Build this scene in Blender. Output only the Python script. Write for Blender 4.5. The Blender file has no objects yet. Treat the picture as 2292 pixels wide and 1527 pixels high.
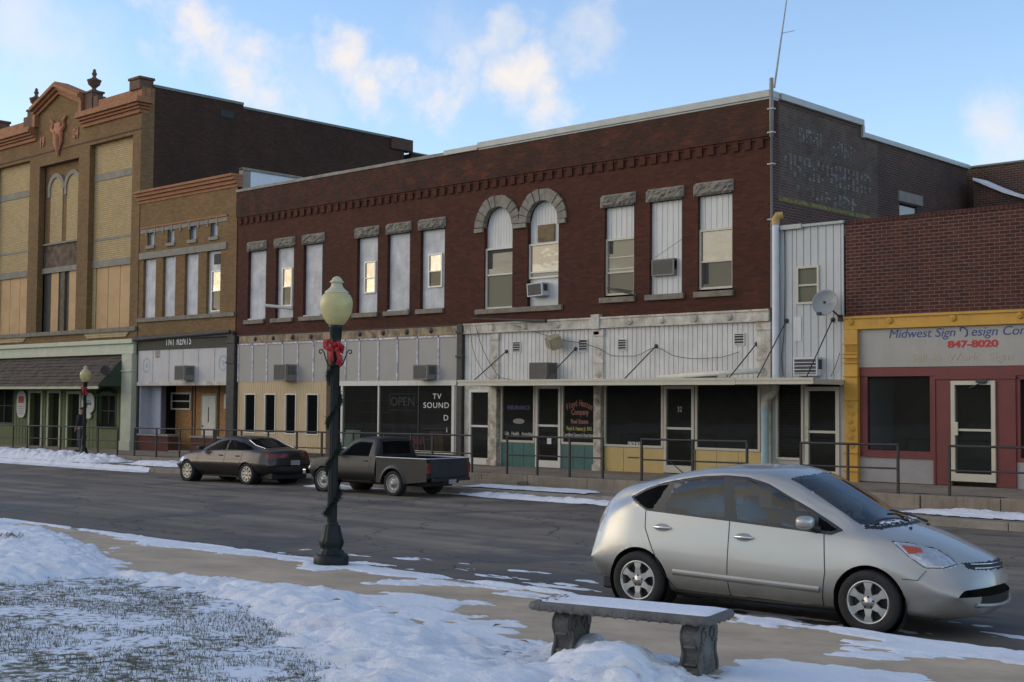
import bpy, bmesh, math, random
import numpy as np
from mathutils import Vector, Matrix
random.seed(7); rng = np.random.RandomState(7)
SC = bpy.context.scene
rad = math.radians

# ---------------------------------------------------------------- camera (calibrated from the photograph)
FPX, CX, CY, CAMH = 2950.0, 1146.0, 763.5, 2.2
def _frame():
    hx, hy, roll = -1980.0, 876.0, 0.0077
    hc = hy + roll * (CX - hx)
    v = Vector((hx - CX, -(hy - CY), FPX)).normalized()
    a = Vector((0, -(hc - CY), FPX))
    up = a.cross(v).normalized()
    if up.y < 0: up = -up
    X = -v; Y = up.cross(X)
    if Y.z < 0: Y = -Y
    return X, Y, up
_X, _Y, _U = _frame()
R3 = Matrix(((_X.x, _X.y, _X.z), (_Y.x, _Y.y, _Y.z), (_U.x, _U.y, _U.z)))   # image axes -> world
cam_d = bpy.data.cameras.new('camera'); cam = bpy.data.objects.new('camera', cam_d)
SC.collection.objects.link(cam); SC.camera = cam
cr = R3 @ Vector((1, 0, 0)); cu = R3 @ Vector((0, 1, 0)); cf = R3 @ Vector((0, 0, 1))
cam.matrix_world = Matrix(((cr.x, cu.x, -cf.x, 0), (cr.y, cu.y, -cf.y, 0), (cr.z, cu.z, -cf.z, CAMH), (0, 0, 0, 1)))
cam_d.sensor_width = 36.0; cam_d.sensor_fit = 'HORIZONTAL'; cam_d.lens = FPX / 2292 * 36.0
cam_d.clip_start = 0.1; cam_d.clip_end = 3000
SC.render.resolution_x = 1024; SC.render.resolution_y = 682

# ---------------------------------------------------------------- light
SUN_AZ = Vector((-0.80, -0.60)).normalized(); SUN_EL = rad(13.0)
sd = Vector((SUN_AZ.x * math.cos(SUN_EL), SUN_AZ.y * math.cos(SUN_EL), math.sin(SUN_EL)))
ld = bpy.data.lights.new('sun', 'SUN'); ld.energy = 0.56; ld.angle = rad(50); ld.color = (1.0, 0.78, 0.50)
lo = bpy.data.objects.new('sun', ld); SC.collection.objects.link(lo)
lo.rotation_euler = (-sd).to_track_quat('-Z', 'Y').to_euler()
SC.view_settings.view_transform = 'Standard'; SC.view_settings.look = 'None'
SC.view_settings.exposure = 0.66; SC.view_settings.gamma = 1.0

W = bpy.data.worlds.new('World'); SC.world = W; W.use_nodes = True
nt = W.node_tree; nt.nodes.clear()
def wn(t, **k):
    n = nt.nodes.new(t)
    for a, b in k.items(): setattr(n, a, b)
    return n
def wl(a, b): nt.links.new(a, b)
sky = wn('ShaderNodeTexSky', sky_type='NISHITA'); sky.sun_disc = False
sky.sun_elevation = SUN_EL; sky.sun_rotation = math.atan2(sd.x, sd.y); sky.air_density = 1.0; sky.dust_density = 0.3; sky.ozone_density = 1.6
tc = wn('ShaderNodeTexCoord')
def pixdir(px, py):
    return (R3 @ Vector((px - CX, -(py - CY), FPX))).normalized()
nz = wn('ShaderNodeTexNoise'); nz.inputs['Scale'].default_value = 14; nz.inputs['Detail'].default_value = 9; nz.inputs['Roughness'].default_value = 0.62
wl(tc.outputs['Generated'], nz.inputs['Vector'])
vs = wn('ShaderNodeVectorMath', operation='SUBTRACT'); wl(nz.outputs['Color'], vs.inputs[0]); vs.inputs[1].default_value = (.5, .5, .5)
vm = wn('ShaderNodeVectorMath', operation='SCALE'); wl(vs.outputs[0], vm.inputs[0]); vm.inputs['Scale'].default_value = 0.125
va = wn('ShaderNodeVectorMath', operation='ADD'); wl(tc.outputs['Generated'], va.inputs[0]); wl(vm.outputs[0], va.inputs[1])
def math_(op, a, b=None, clamp=False):
    n = wn('ShaderNodeMath', operation=op); n.use_clamp = clamp
    for i, v in enumerate((a, b)):
        if v is None: continue
        if hasattr(v, 'links') or hasattr(v, 'is_linked'): wl(v, n.inputs[i])
        else: n.inputs[i].default_value = v
    return n.outputs[0]
def smooth(v, lo_, hi, a=0.0, b=1.0):
    n = wn('ShaderNodeMapRange', interpolation_type='SMOOTHSTEP'); wl(v, n.inputs[0])
    n.inputs[1].default_value = lo_; n.inputs[2].default_value = hi; n.inputs[3].default_value = a; n.inputs[4].default_value = b
    return n.outputs[0]
blobs = [(440, 55, 70, 1.0), (480, 105, 66, 1.0), (530, 150, 66, .9), (600, 180, 60, .7), (800, 125, 62, .95), (865, 190, 60, .95), (985, 205, 62, .9), (1095, 90, 60, .6), (1040, 150, 62, .6),
         (1195, 165, 78, 1.0), (1245, 230, 62, .9), (1335, 78, 62, .5), (2270, 300, 85, .65), (40, 30, 110, .5), (1000, 70, 60, .25), (120, 140, 130, .22), (700, 210, 60, .2), (1050, 190, 60, .5)]
acc = None
for bx_, by_, r_, k_ in blobs:
    d = wn('ShaderNodeVectorMath', operation='DISTANCE'); wl(va.outputs[0], d.inputs[0]); d.inputs[1].default_value = pixdir(bx_, by_)
    m = smooth(d.outputs['Value'], 0.0, r_ / FPX * 1.7, k_, 0.0)
    acc = m if acc is None else math_('MAXIMUM', acc, m)
# the rest of the sky (behind the camera, seen only as light and in the panes): broken cloud bright towards the low sun
mp = wn('ShaderNodeMapping'); wl(tc.outputs['Generated'], mp.inputs[0]); mp.inputs['Scale'].default_value = (2.6, 2.6, 9)
nb = wn('ShaderNodeTexNoise'); wl(mp.outputs[0], nb.inputs['Vector']); nb.inputs['Scale'].default_value = 1.4; nb.inputs['Detail'].default_value = 7
dt = wn('ShaderNodeVectorMath', operation='DOT_PRODUCT'); wl(tc.outputs['Generated'], dt.inputs[0]); dt.inputs[1].default_value = sd
sep = wn('ShaderNodeSeparateXYZ'); wl(tc.outputs['Generated'], sep.inputs[0])
behind = smooth(sep.outputs['Y'], 0.0, -0.35)
wide = math_('MULTIPLY', smooth(nb.outputs['Fac'], 0.42, 0.6), behind)
acc2 = math_('MAXIMUM', acc, math_('MULTIPLY', wide, 0.8))
ccol = wn('ShaderNodeMixRGB'); wl(smooth(dt.outputs['Value'], 0.35, 1.0), ccol.inputs[0])
ccol.inputs[1].default_value = (0.61, 0.57, 0.55, 1); ccol.inputs[2].default_value = (0.78, 0.60, 0.30, 1)
SKYK = 0.15
skm = wn('ShaderNodeMixRGB', blend_type='MULTIPLY'); skm.inputs[0].default_value = 1.0; wl(sky.outputs[0], skm.inputs[1]); skm.inputs[2].default_value = (1.14, 1.13, 1.24, 1)
bg1 = wn('ShaderNodeBackground'); wl(skm.outputs[0], bg1.inputs[0]); bg1.inputs[1].default_value = SKYK
bg2 = wn('ShaderNodeBackground'); wl(ccol.outputs[0], bg2.inputs[0]); bg2.inputs[1].default_value = 1.0
mx = wn('ShaderNodeMixShader'); wl(acc2, mx.inputs[0]); wl(bg1.outputs[0], mx.inputs[1]); wl(bg2.outputs[0], mx.inputs[2])
wo = wn('ShaderNodeOutputWorld'); wl(mx.outputs[0], wo.inputs[0])

# ---------------------------------------------------------------- pixel -> place helpers (used once, to read the real sizes off the photograph)
D = 28.4
def ray(px, py): return R3 @ Vector((px - CX, -(py - CY), FPX))
def PY(px, py, Y=D):
    r = ray(px, py); p = r * (Y / r.y); return Vector((p.x, p.y, p.z + CAMH))
def PX(px, py, X):
    r = ray(px, py); p = r * (X / r.x); return Vector((p.x, p.y, p.z + CAMH))
def rz(x, y): return .0052 * (x + 8.5) - .0057 * (y - 11.4)
KERB = 10.85
def G(x, y):
    if y >= KERB: return rz(x, y)
    b = rz(x, KERB) + .14 + (KERB - max(y, 7.7)) * .05
    if y < 7.7: b += (7.7 - max(y, -3)) * .034
    return b
def PG(px, py, fn=G):
    r = ray(px, py); r = r / math.hypot(r.x, r.y)
    lo_, hi = 1.0, None
    t = 1.0
    while t < 90:
        if r.z * t + CAMH <= fn(r.x * t, r.y * t): hi = t; break
        lo_ = t; t += .25
    if hi is None: hi = 90
    for _ in range(18):
        m = (lo_ + hi) / 2
        if r.z * m + CAMH <= fn(r.x * m, r.y * m): hi = m
        else: lo_ = m
    return Vector((r.x * hi, r.y * hi, r.z * hi + CAMH))
WALK = 25.8
def ZW(x, y=WALK): return .1 + (x + 44) * .0074 + (y - WALK) * .027

# ---------------------------------------------------------------- materials
def mat(name, col, rough=.7, metal=0.0, noise=0.0, nscale=6.0, bump=0.0, bscale=None, spec=.5, streak=0.0, streak_col=(.2, .12, .06), stretch=(1, 1, 1), coat=0.0, col2=None, spot=0.0, emis=0.0):
    m = bpy.data.materials.new(name); m.use_nodes = True; t = m.node_tree; b = t.nodes['Principled BSDF']
    N = t.nodes.new; L = t.links.new
    b.inputs['Roughness'].default_value = rough; b.inputs['Metallic'].default_value = metal
    b.inputs['Specular IOR Level'].default_value = spec
    if coat: b.inputs['Coat Weight'].default_value = coat; b.inputs['Coat Roughness'].default_value = .06
    tcn = N('ShaderNodeTexCoord'); mp_ = N('ShaderNodeMapping'); L(tcn.outputs['Object'], mp_.inputs[0]); mp_.inputs['Scale'].default_value = stretch
    col4 = (*col, 1)
    out = None
    if noise or col2:
        n = N('ShaderNodeTexNoise'); n.inputs['Scale'].default_value = nscale; n.inputs['Detail'].default_value = 8; n.inputs['Roughness'].default_value = .65; L(mp_.outputs[0], n.inputs['Vector'])
        mr = N('ShaderNodeMapRange'); L(n.outputs['Fac'], mr.inputs[0]); mr.inputs[1].default_value = .3; mr.inputs[2].default_value = .7
        mxn = N('ShaderNodeMixRGB'); L(mr.outputs[0], mxn.inputs[0])
        mxn.inputs[1].default_value = (*[c * (1 - noise) for c in (col2 or col)], 1); mxn.inputs[2].default_value = (*[min(1, c * (1 + noise)) for c in col], 1)
        out = mxn.outputs[0]
    if streak:
        mp2 = N('ShaderNodeMapping'); L(tcn.outputs['Object'], mp2.inputs[0]); mp2.inputs['Scale'].default_value = (9, 9, .8)
        n2 = N('ShaderNodeTexNoise'); n2.inputs['Scale'].default_value = 1.3; n2.inputs['Detail'].default_value = 6; L(mp2.outputs[0], n2.inputs['Vector'])
        mr2 = N('ShaderNodeMapRange'); L(n2.outputs['Fac'], mr2.inputs[0]); mr2.inputs[1].default_value = .52; mr2.inputs[2].default_value = .75; mr2.inputs[4].default_value = streak
        mx2 = N('ShaderNodeMixRGB'); L(mr2.outputs[0], mx2.inputs[0])
        if out: L(out, mx2.inputs[1])
        else: mx2.inputs[1].default_value = col4
        mx2.inputs[2].default_value = (*streak_col, 1); out = mx2.outputs[0]
    if spot:
        n4 = N('ShaderNodeTexNoise'); n4.inputs['Scale'].default_value = 38; n4.inputs['Detail'].default_value = 4; L(tcn.outputs['Object'], n4.inputs['Vector'])
        mr4 = N('ShaderNodeMapRange'); L(n4.outputs['Fac'], mr4.inputs[0]); mr4.inputs[1].default_value = .62; mr4.inputs[2].default_value = .68; mr4.inputs[4].default_value = spot
        mx4 = N('ShaderNodeMixRGB'); L(mr4.outputs[0], mx4.inputs[0])
        if out: L(out, mx4.inputs[1])
        else: mx4.inputs[1].default_value = col4
        mx4.inputs[2].default_value = (*[c * .35 for c in col], 1); out = mx4.outputs[0]
    if out: L(out, b.inputs['Base Color'])
    else: b.inputs['Base Color'].default_value = col4
    if bump:
        n3 = N('ShaderNodeTexNoise'); n3.inputs['Scale'].default_value = bscale or nscale * 3; n3.inputs['Detail'].default_value = 6; L(mp_.outputs[0], n3.inputs['Vector'])
        bp = N('ShaderNodeBump'); bp.inputs['Strength'].default_value = min(1, bump); bp.inputs['Distance'].default_value = .02; L(n3.outputs['Fac'], bp.inputs['Height']); L(bp.outputs[0], b.inputs['Normal'])
    if emis: b.inputs['Emission Color'].default_value = col4; b.inputs['Emission Strength'].default_value = emis
    return m

def brick(name, c1, c2, mort, soot=.4, sootc=(.03, .022, .02), patch=None, bw=.21, rh=.072, ms=.009, patch_amt=.5, white=0.0, sootscale=.55, bumpd=.5):
    m = bpy.data.materials.new(name); m.use_nodes = True; t = m.node_tree; b = t.nodes['Principled BSDF']; N = t.nodes.new; L = t.links.new
    b.inputs['Roughness'].default_value = .88; b.inputs['Specular IOR Level'].default_value = .25
    g = N('ShaderNodeNewGeometry'); s = N('ShaderNodeSeparateXYZ'); L(g.outputs['Position'], s.inputs[0])
    ad = N('ShaderNodeMath'); ad.operation = 'ADD'; L(s.outputs[0], ad.inputs[0]); L(s.outputs[1], ad.inputs[1])
    cb = N('ShaderNodeCombineXYZ'); L(ad.outputs[0], cb.inputs[0]); L(s.outputs[2], cb.inputs[1])
    br = N('ShaderNodeTexBrick'); L(cb.outputs[0], br.inputs['Vector']); br.inputs['Scale'].default_value = 1
    br.inputs['Brick Width'].default_value = bw; br.inputs['Row Height'].default_value = rh; br.inputs['Mortar Size'].default_value = ms; br.inputs['Mortar Smooth'].default_value = .3
    br.inputs['Color1'].default_value = (*c1, 1); br.inputs['Color2'].default_value = (*c2, 1); br.inputs['Mortar'].default_value = (*mort, 1)
    out = br.outputs['Color']
    def nz_(scale, lo_, hi, amt, stretch=(1, 1, 1), det=7, off=0):
        mp_ = N('ShaderNodeMapping'); L(g.outputs['Position'], mp_.inputs[0]); mp_.inputs['Scale'].default_value = stretch; mp_.inputs['Location'].default_value = (off, off, off)
        n = N('ShaderNodeTexNoise'); L(mp_.outputs[0], n.inputs['Vector']); n.inputs['Scale'].default_value = scale; n.inputs['Detail'].default_value = det; n.inputs['Roughness'].default_value = .7
        mr = N('ShaderNodeMapRange'); L(n.outputs['Fac'], mr.inputs[0]); mr.inputs[1].default_value = lo_; mr.inputs[2].default_value = hi; mr.inputs[4].default_value = amt
        return mr.outputs[0]
    def mixc(fac, c, mode='MIX'):
        nonlocal out
        x = N('ShaderNodeMixRGB'); x.blend_type = mode; L(fac, x.inputs[0]); L(out, x.inputs[1]); x.inputs[2].default_value = (*c, 1); out = x.outputs[0]
    if patch: mixc(nz_(1.1, .54, .68, patch_amt, (1, 1, 2.2), off=11), patch)
    mixc(nz_(sootscale, .42, .72, soot, (1.3, 1.3, .7)), sootc)
    mixc(nz_(9, .3, .8, .35, (1, 1, 2), off=5), (.5, .5, .5), 'MULTIPLY')
    if white: mixc(nz_(5, .6, .72, white, (1, 1, 2.5), off=3), (.55, .52, .5))
    L(out, b.inputs['Base Color'])
    bp = N('ShaderNodeBump'); bp.inputs['Strength'].default_value = bumpd; bp.inputs['Distance'].default_value = .012; bp.invert = True
    L(br.outputs['Fac'], bp.inputs['Height']); L(bp.outputs[0], b.inputs['Normal'])
    return m

def glass(name, tint=(.02, .025, .025), refl=.08, trans=.6, rough=.02, wav=.12):
    """pane: fresnel-weighted mirror over a partly see-through dark sheet"""
    m = bpy.data.materials.new(name); m.use_nodes = True; t = m.node_tree; t.nodes.clear(); N = t.nodes.new; L = t.links.new
    gl = N('ShaderNodeBsdfGlossy'); gl.inputs['Roughness'].default_value = rough; gl.inputs['Color'].default_value = (1, 1, 1, 1)
    tr = N('ShaderNodeBsdfTransparent'); tr.inputs[0].default_value = (.75, .8, .8, 1)
    df = N('ShaderNodeBsdfDiffuse'); df.inputs[0].default_value = (*tint, 1)
    m1 = N('ShaderNodeMixShader'); m1.inputs[0].default_value = trans; L(df.outputs[0], m1.inputs[1]); L(tr.outputs[0], m1.inputs[2])
    fr = N('ShaderNodeFresnel'); fr.inputs[0].default_value = 1.5
    mu = N('ShaderNodeMath'); mu.operation = 'MULTIPLY_ADD'; mu.use_clamp = True; L(fr.outputs[0], mu.inputs[0]); mu.inputs[1].default_value = 1.0 if refl > .05 else .35; mu.inputs[2].default_value = refl - .04
    n = N('ShaderNodeTexNoise'); n.inputs['Scale'].default_value = 1.6; n.inputs['Detail'].default_value = 2
    bp = N('ShaderNodeBump'); bp.inputs['Strength'].default_value = wav; bp.inputs['Distance'].default_value = .02; L(n.outputs['Fac'], bp.inputs['Height']); L(bp.outputs[0], gl.inputs['Normal'])
    m2 = N('ShaderNodeMixShader'); L(mu.outputs[0], m2.inputs[0]); L(m1.outputs[0], m2.inputs[1]); L(gl.outputs[0], m2.inputs[2])
    o = N('ShaderNodeOutputMaterial'); L(m2.outputs[0], o.inputs[0])
    return m

# ---------------------------------------------------------------- mesh builder
class MB:
    def __init__(s): s.v = []; s.f = []; s.sm = []
    def add(s, vs, fs, smooth=False):
        o = len(s.v); s.v += [tuple(v) for v in vs]; s.f += [tuple(i + o for i in f) for f in fs]; s.sm += [smooth] * len(fs); return s
    def box(s, x0, x1, y0, y1, z0, z1):
        v = [(x0, y0, z0), (x1, y0, z0), (x1, y1, z0), (x0, y1, z0), (x0, y0, z1), (x1, y0, z1), (x1, y1, z1), (x0, y1, z1)]
        return s.add(v, [(0, 3, 2, 1), (4, 5, 6, 7), (0, 1, 5, 4), (1, 2, 6, 5), (2, 3, 7, 6), (3, 0, 4, 7)])
    def bbox(s, x0, x1, y0, y1, z0, z1, b=.01):
        """box with chamfered edges"""
        b = min(b, (x1 - x0) * .45, (y1 - y0) * .45, (z1 - z0) * .45)
        bm = bmesh.new(); bmesh.ops.create_cube(bm, size=1)
        for v in bm.verts: v.co = Vector(((x0 + x1) / 2 + v.co.x * (x1 - x0), (y0 + y1) / 2 + v.co.y * (y1 - y0), (z0 + z1) / 2 + v.co.z * (z1 - z0)))
        bmesh.ops.bevel(bm, geom=list(bm.edges), offset=b, segments=2, profile=.6, affect='EDGES')
        bm.verts.index_update(); vs = [v.co.copy() for v in bm.verts]; fs = [[v.index for v in f.verts] for f in bm.faces]; bm.free()
        return s.add(vs, fs)
    def quad(s, a, b, c, d): return s.add([a, b, c, d], [(0, 1, 2, 3)])
    def poly(s, pts): return s.add(pts, [tuple(range(len(pts)))])
    def tube(s, pts, r, n=8, cap=True, smooth=True):
        pts = [Vector(p) for p in pts]; rr = r if hasattr(r, '__len__') else [r] * len(pts)
        vs = []; fs = []
        up0 = None
        for i, p in enumerate(pts):
            d = (pts[min(i + 1, len(pts) - 1)] - pts[max(i - 1, 0)]).normalized()
            if up0 is None: up0 = Vector((0, 0, 1)) if abs(d.z) < .9 else Vector((1, 0, 0))
            a = d.cross(up0).normalized(); b_ = a.cross(d).normalized(); up0 = b_
            for k in range(n):
                t = 2 * math.pi * k / n; vs.append(p + a * math.cos(t) * rr[i] + b_ * math.sin(t) * rr[i])
        for i in range(len(pts) - 1):
            for k in range(n):
                fs.append((i * n + k, i * n + (k + 1) % n, (i + 1) * n + (k + 1) % n, (i + 1) * n + k))
        s.add(vs, fs, smooth)
        if cap:
            s.add(vs[:n], [tuple(range(n))]); s.add(vs[-n:], [tuple(reversed(range(n)))])
        return s
    def lathe(s, prof, c=(0, 0, 0), n=28, flute=0.0, nf=12, axis='Z', smooth=True):
        vs = []; fs = []
        for (r, z) in prof:
            for k in range(n):
                t = 2 * math.pi * k / n; q = r * (1 + flute * math.cos(nf * t)) if flute else r
                if axis == 'Z': vs.append((c[0] + q * math.cos(t), c[1] + q * math.sin(t), c[2] + z))
                elif axis == 'Y': vs.append((c[0] + q * math.cos(t), c[1] + z, c[2] + q * math.sin(t)))
                else: vs.append((c[0] + z, c[1] + q * math.cos(t), c[2] + q * math.sin(t)))
        for i in range(len(prof) - 1):
            for k in range(n): fs.append((i * n + k, i * n + (k + 1) % n, (i + 1) * n + (k + 1) % n, (i + 1) * n + k))
        return s.add(vs, fs, smooth)
    def prism(s, pts, y0, y1, axis='Y'):
        """extrude a 2D outline; axis Y: pts are (x,z); axis X: (y,z); axis Z: (x,y)"""
        n = len(pts)
        def mk(p, q):
            return (p[0], q, p[1]) if axis == 'Y' else ((q, p[0], p[1]) if axis == 'X' else (p[0], p[1], q))
        vs = [mk(p, y0) for p in pts] + [mk(p, y1) for p in pts]
        fs = [tuple(range(n)), tuple(range(2 * n - 1, n - 1, -1))] + [(i, (i + 1) % n, n + (i + 1) % n, n + i) for i in range(n)]
        return s.add(vs, fs)
    def wall(s, X0, X1, Z0, Z1, Y, holes=(), depth=.2, t=.0):
        """wall face at Y (looking -Y) with rectangular openings that have reveals going back"""
        hs = [(max(X0, a), min(X1, b), max(Z0, c), min(Z1, d)) for a, b, c, d in holes]
        xs = sorted(set([X0, X1] + [h[0] for h in hs] + [h[1] for h in hs])); zs = sorted(set([Z0, Z1] + [h[2] for h in hs] + [h[3] for h in hs]))
        for i in range(len(xs) - 1):
            for j in range(len(zs) - 1):
                cx, cz = (xs[i] + xs[i + 1]) / 2, (zs[j] + zs[j + 1]) / 2
                if any(h[0] < cx < h[1] and h[2] < cz < h[3] for h in hs): continue
                s.quad((xs[i], Y, zs[j]), (xs[i + 1], Y, zs[j]), (xs[i + 1], Y, zs[j + 1]), (xs[i], Y, zs[j + 1]))
        for a, b, c, d in hs:
            y2 = Y + depth
            s.quad((a, Y, c), (a, y2, c), (a, y2, d), (a, Y, d)); s.quad((b, Y, c), (b, Y, d), (b, y2, d), (b, y2, c))
            s.quad((a, Y, d), (a, y2, d), (b, y2, d), (b, Y, d)); s.quad((a, Y, c), (b, Y, c), (b, y2, c), (a, y2, c))
        return s
    def frame(s, x0, x1, z0, z1, w, y0, y1, wb=None):
        wb = w if wb is None else wb
        s.box(x0, x0 + w, y0, y1, z0, z1); s.box(x1 - w, x1, y0, y1, z0, z1)
        s.box(x0 + w, x1 - w, y0, y1, z1 - w, z1); s.box(x0 + w, x1 - w, y0, y1, z0, z0 + wb); return s
    def build(s, name, m, parent=None, org=None, label=None):
        if org is None: org = ORG.get(parent.name, (0, 0, 0)) if parent else (0, 0, 0)
        me = bpy.data.meshes.new(name); me.from_pydata([(v[0] - org[0], v[1] - org[1], v[2] - org[2]) for v in s.v], [], s.f); me.update()
        me.polygons.foreach_set('use_smooth', s.sm)
        bm = bmesh.new(); bm.from_mesh(me); bmesh.ops.recalc_face_normals(bm, faces=bm.faces[:]) if s.recalc else None; bm.to_mesh(me); bm.free()
        me.materials.append(m)
        o = bpy.data.objects.new(name, me); SC.collection.objects.link(o)
        if parent: o.parent = parent; ORG[o.name] = org
        else: o.location = org; ORG[o.name] = org
        if label: o['label'] = label
        return o
    recalc = True
ORG = {}
def thing(name, label, cat, loc=(0, 0, 0), rot=0, group=None, local=False):
    o = bpy.data.objects.new(name, None); SC.collection.objects.link(o); o.location = loc; o.rotation_euler = (0, 0, rot); o.empty_display_size = .2
    o['label'] = label; o['category'] = cat
    if group: o['group'] = group
    ORG[o.name] = (0, 0, 0) if local else tuple(loc)
    return o
def tag(o, label, cat, group=None):
    o['label'] = label; o['category'] = cat
    if group: o['group'] = group
    return o
def kind(o, k, label=None, cat=None):
    o['kind'] = k
    if label: o['label'] = label
    if cat: o['category'] = cat
    return o
def dup(src, loc=None, rot=None, label=None, parent=None):
    c = src.copy(); SC.collection.objects.link(c)
    if parent: c.parent = parent
    if loc is not None: c.location = loc
    if rot is not None: c.rotation_euler = (0, 0, rot)
    if label: c['label'] = label
    for ch in list(src.children): dup(ch, parent=c)
    return c
def text(name, body, size, m, loc, parent=None, rot=(rad(90), 0, 0), ext=.006, align='CENTER', bold=0.0, sx=1.0, shear=0.0, space=1.0, outline=False):
    cu_ = bpy.data.curves.new(name, 'FONT'); cu_.body = body; cu_.size = size; cu_.extrude = ext; cu_.align_x = align; cu_.align_y = 'CENTER'; cu_.offset = bold; cu_.shear = shear; cu_.space_character = space
    if outline: cu_.fill_mode = 'NONE'; cu_.bevel_depth = .012; cu_.extrude = 0
    t = bpy.data.objects.new('tmp', cu_); SC.collection.objects.link(t)
    dg = bpy.context.evaluated_depsgraph_get(); me = bpy.data.meshes.new_from_object(t.evaluated_get(dg)); me.name = name
    bpy.data.objects.remove(t); bpy.data.curves.remove(cu_)
    o = bpy.data.objects.new(name, me); SC.collection.objects.link(o); me.materials.clear(); me.materials.append(m)
    M = Matrix.Rotation(rot[2], 4, 'Z') @ Matrix.Rotation(rot[1], 4, 'Y') @ Matrix.Rotation(rot[0], 4, 'X') @ Matrix.Diagonal((sx, 1, 1, 1))
    me.transform(M)
    if parent:
        og = ORG.get(parent.name, (0, 0, 0)); me.transform(Matrix.Translation(Vector(loc) - Vector(og))); o.parent = parent; ORG[o.name] = og
    else: o.location = loc
    return o

# ---------------------------------------------------------------- numpy value noise
_P = rng.rand(256, 256)
def vnoise(x, y):
    xi = np.floor(x).astype(int); yi = np.floor(y).astype(int); fx = x - xi; fy = y - yi
    fx = fx * fx * (3 - 2 * fx); fy = fy * fy * (3 - 2 * fy)
    a = _P[xi % 256, yi % 256]; b = _P[(xi + 1) % 256, yi % 256]; c = _P[xi % 256, (yi + 1) % 256]; d = _P[(xi + 1) % 256, (yi + 1) % 256]
    return (a * (1 - fx) + b * fx) * (1 - fy) + (c * (1 - fx) + d * fx) * fy
def fbm(x, y, o=5, g=.5):
    s = 0; a = 1; t = 0
    for i in range(o): s = s + a * vnoise(x * 2 ** i + 17 * i, y * 2 ** i + 31 * i); t += a; a *= g
    return s / t
def polydist(px, py, poly):
    """signed distance (positive inside) of arrays of points to a polygon"""
    inside = np.zeros(px.shape, bool); dmin = np.full(px.shape, 1e9); n = len(poly)
    for i in range(n):
        x0, y0 = poly[i]; x1, y1 = poly[(i + 1) % n]
        cond = ((y0 > py) != (y1 > py)) & (px < (x1 - x0) * (py - y0) / (y1 - y0 + 1e-12) + x0); inside ^= cond
        dx, dy = x1 - x0, y1 - y0; t = np.clip(((px - x0) * dx + (py - y0) * dy) / (dx * dx + dy * dy + 1e-12), 0, 1)
        dmin = np.minimum(dmin, np.hypot(px - x0 - t * dx, py - y0 - t * dy))
    return np.where(inside, dmin, -dmin)
def gridmesh(name, X, Y, Z, m, keep=None, smooth=True):
    ny, nx = X.shape; V = np.stack([X.ravel(), Y.ravel(), Z.ravel()], 1)
    idx = np.arange(nx * ny).reshape(ny, nx); q = np.stack([idx[:-1, :-1], idx[:-1, 1:], idx[1:, 1:], idx[1:, :-1]], -1).reshape(-1, 4)
    if keep is not None:
        q = q[keep.ravel()]; used = np.unique(q); mp_ = np.full(nx * ny, -1); mp_[used] = np.arange(len(used)); V = V[used]; q = mp_[q]
    me = bpy.data.meshes.new(name); me.vertices.add(len(V)); me.vertices.foreach_set('co', V.ravel().astype(np.float32))
    me.loops.add(q.size); me.loops.foreach_set('vertex_index', q.ravel().astype(np.int32)); me.polygons.add(len(q))
    me.polygons.foreach_set('loop_start', np.arange(0, q.size, 4, dtype=np.int32)); me.polygons.foreach_set('loop_total', np.full(len(q), 4, np.int32))
    me.polygons.foreach_set('use_smooth', np.full(len(q), smooth)); me.update(calc_edges=True); me.validate(); me.materials.append(m)
    o = bpy.data.objects.new(name, me); SC.collection.objects.link(o); return o
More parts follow.
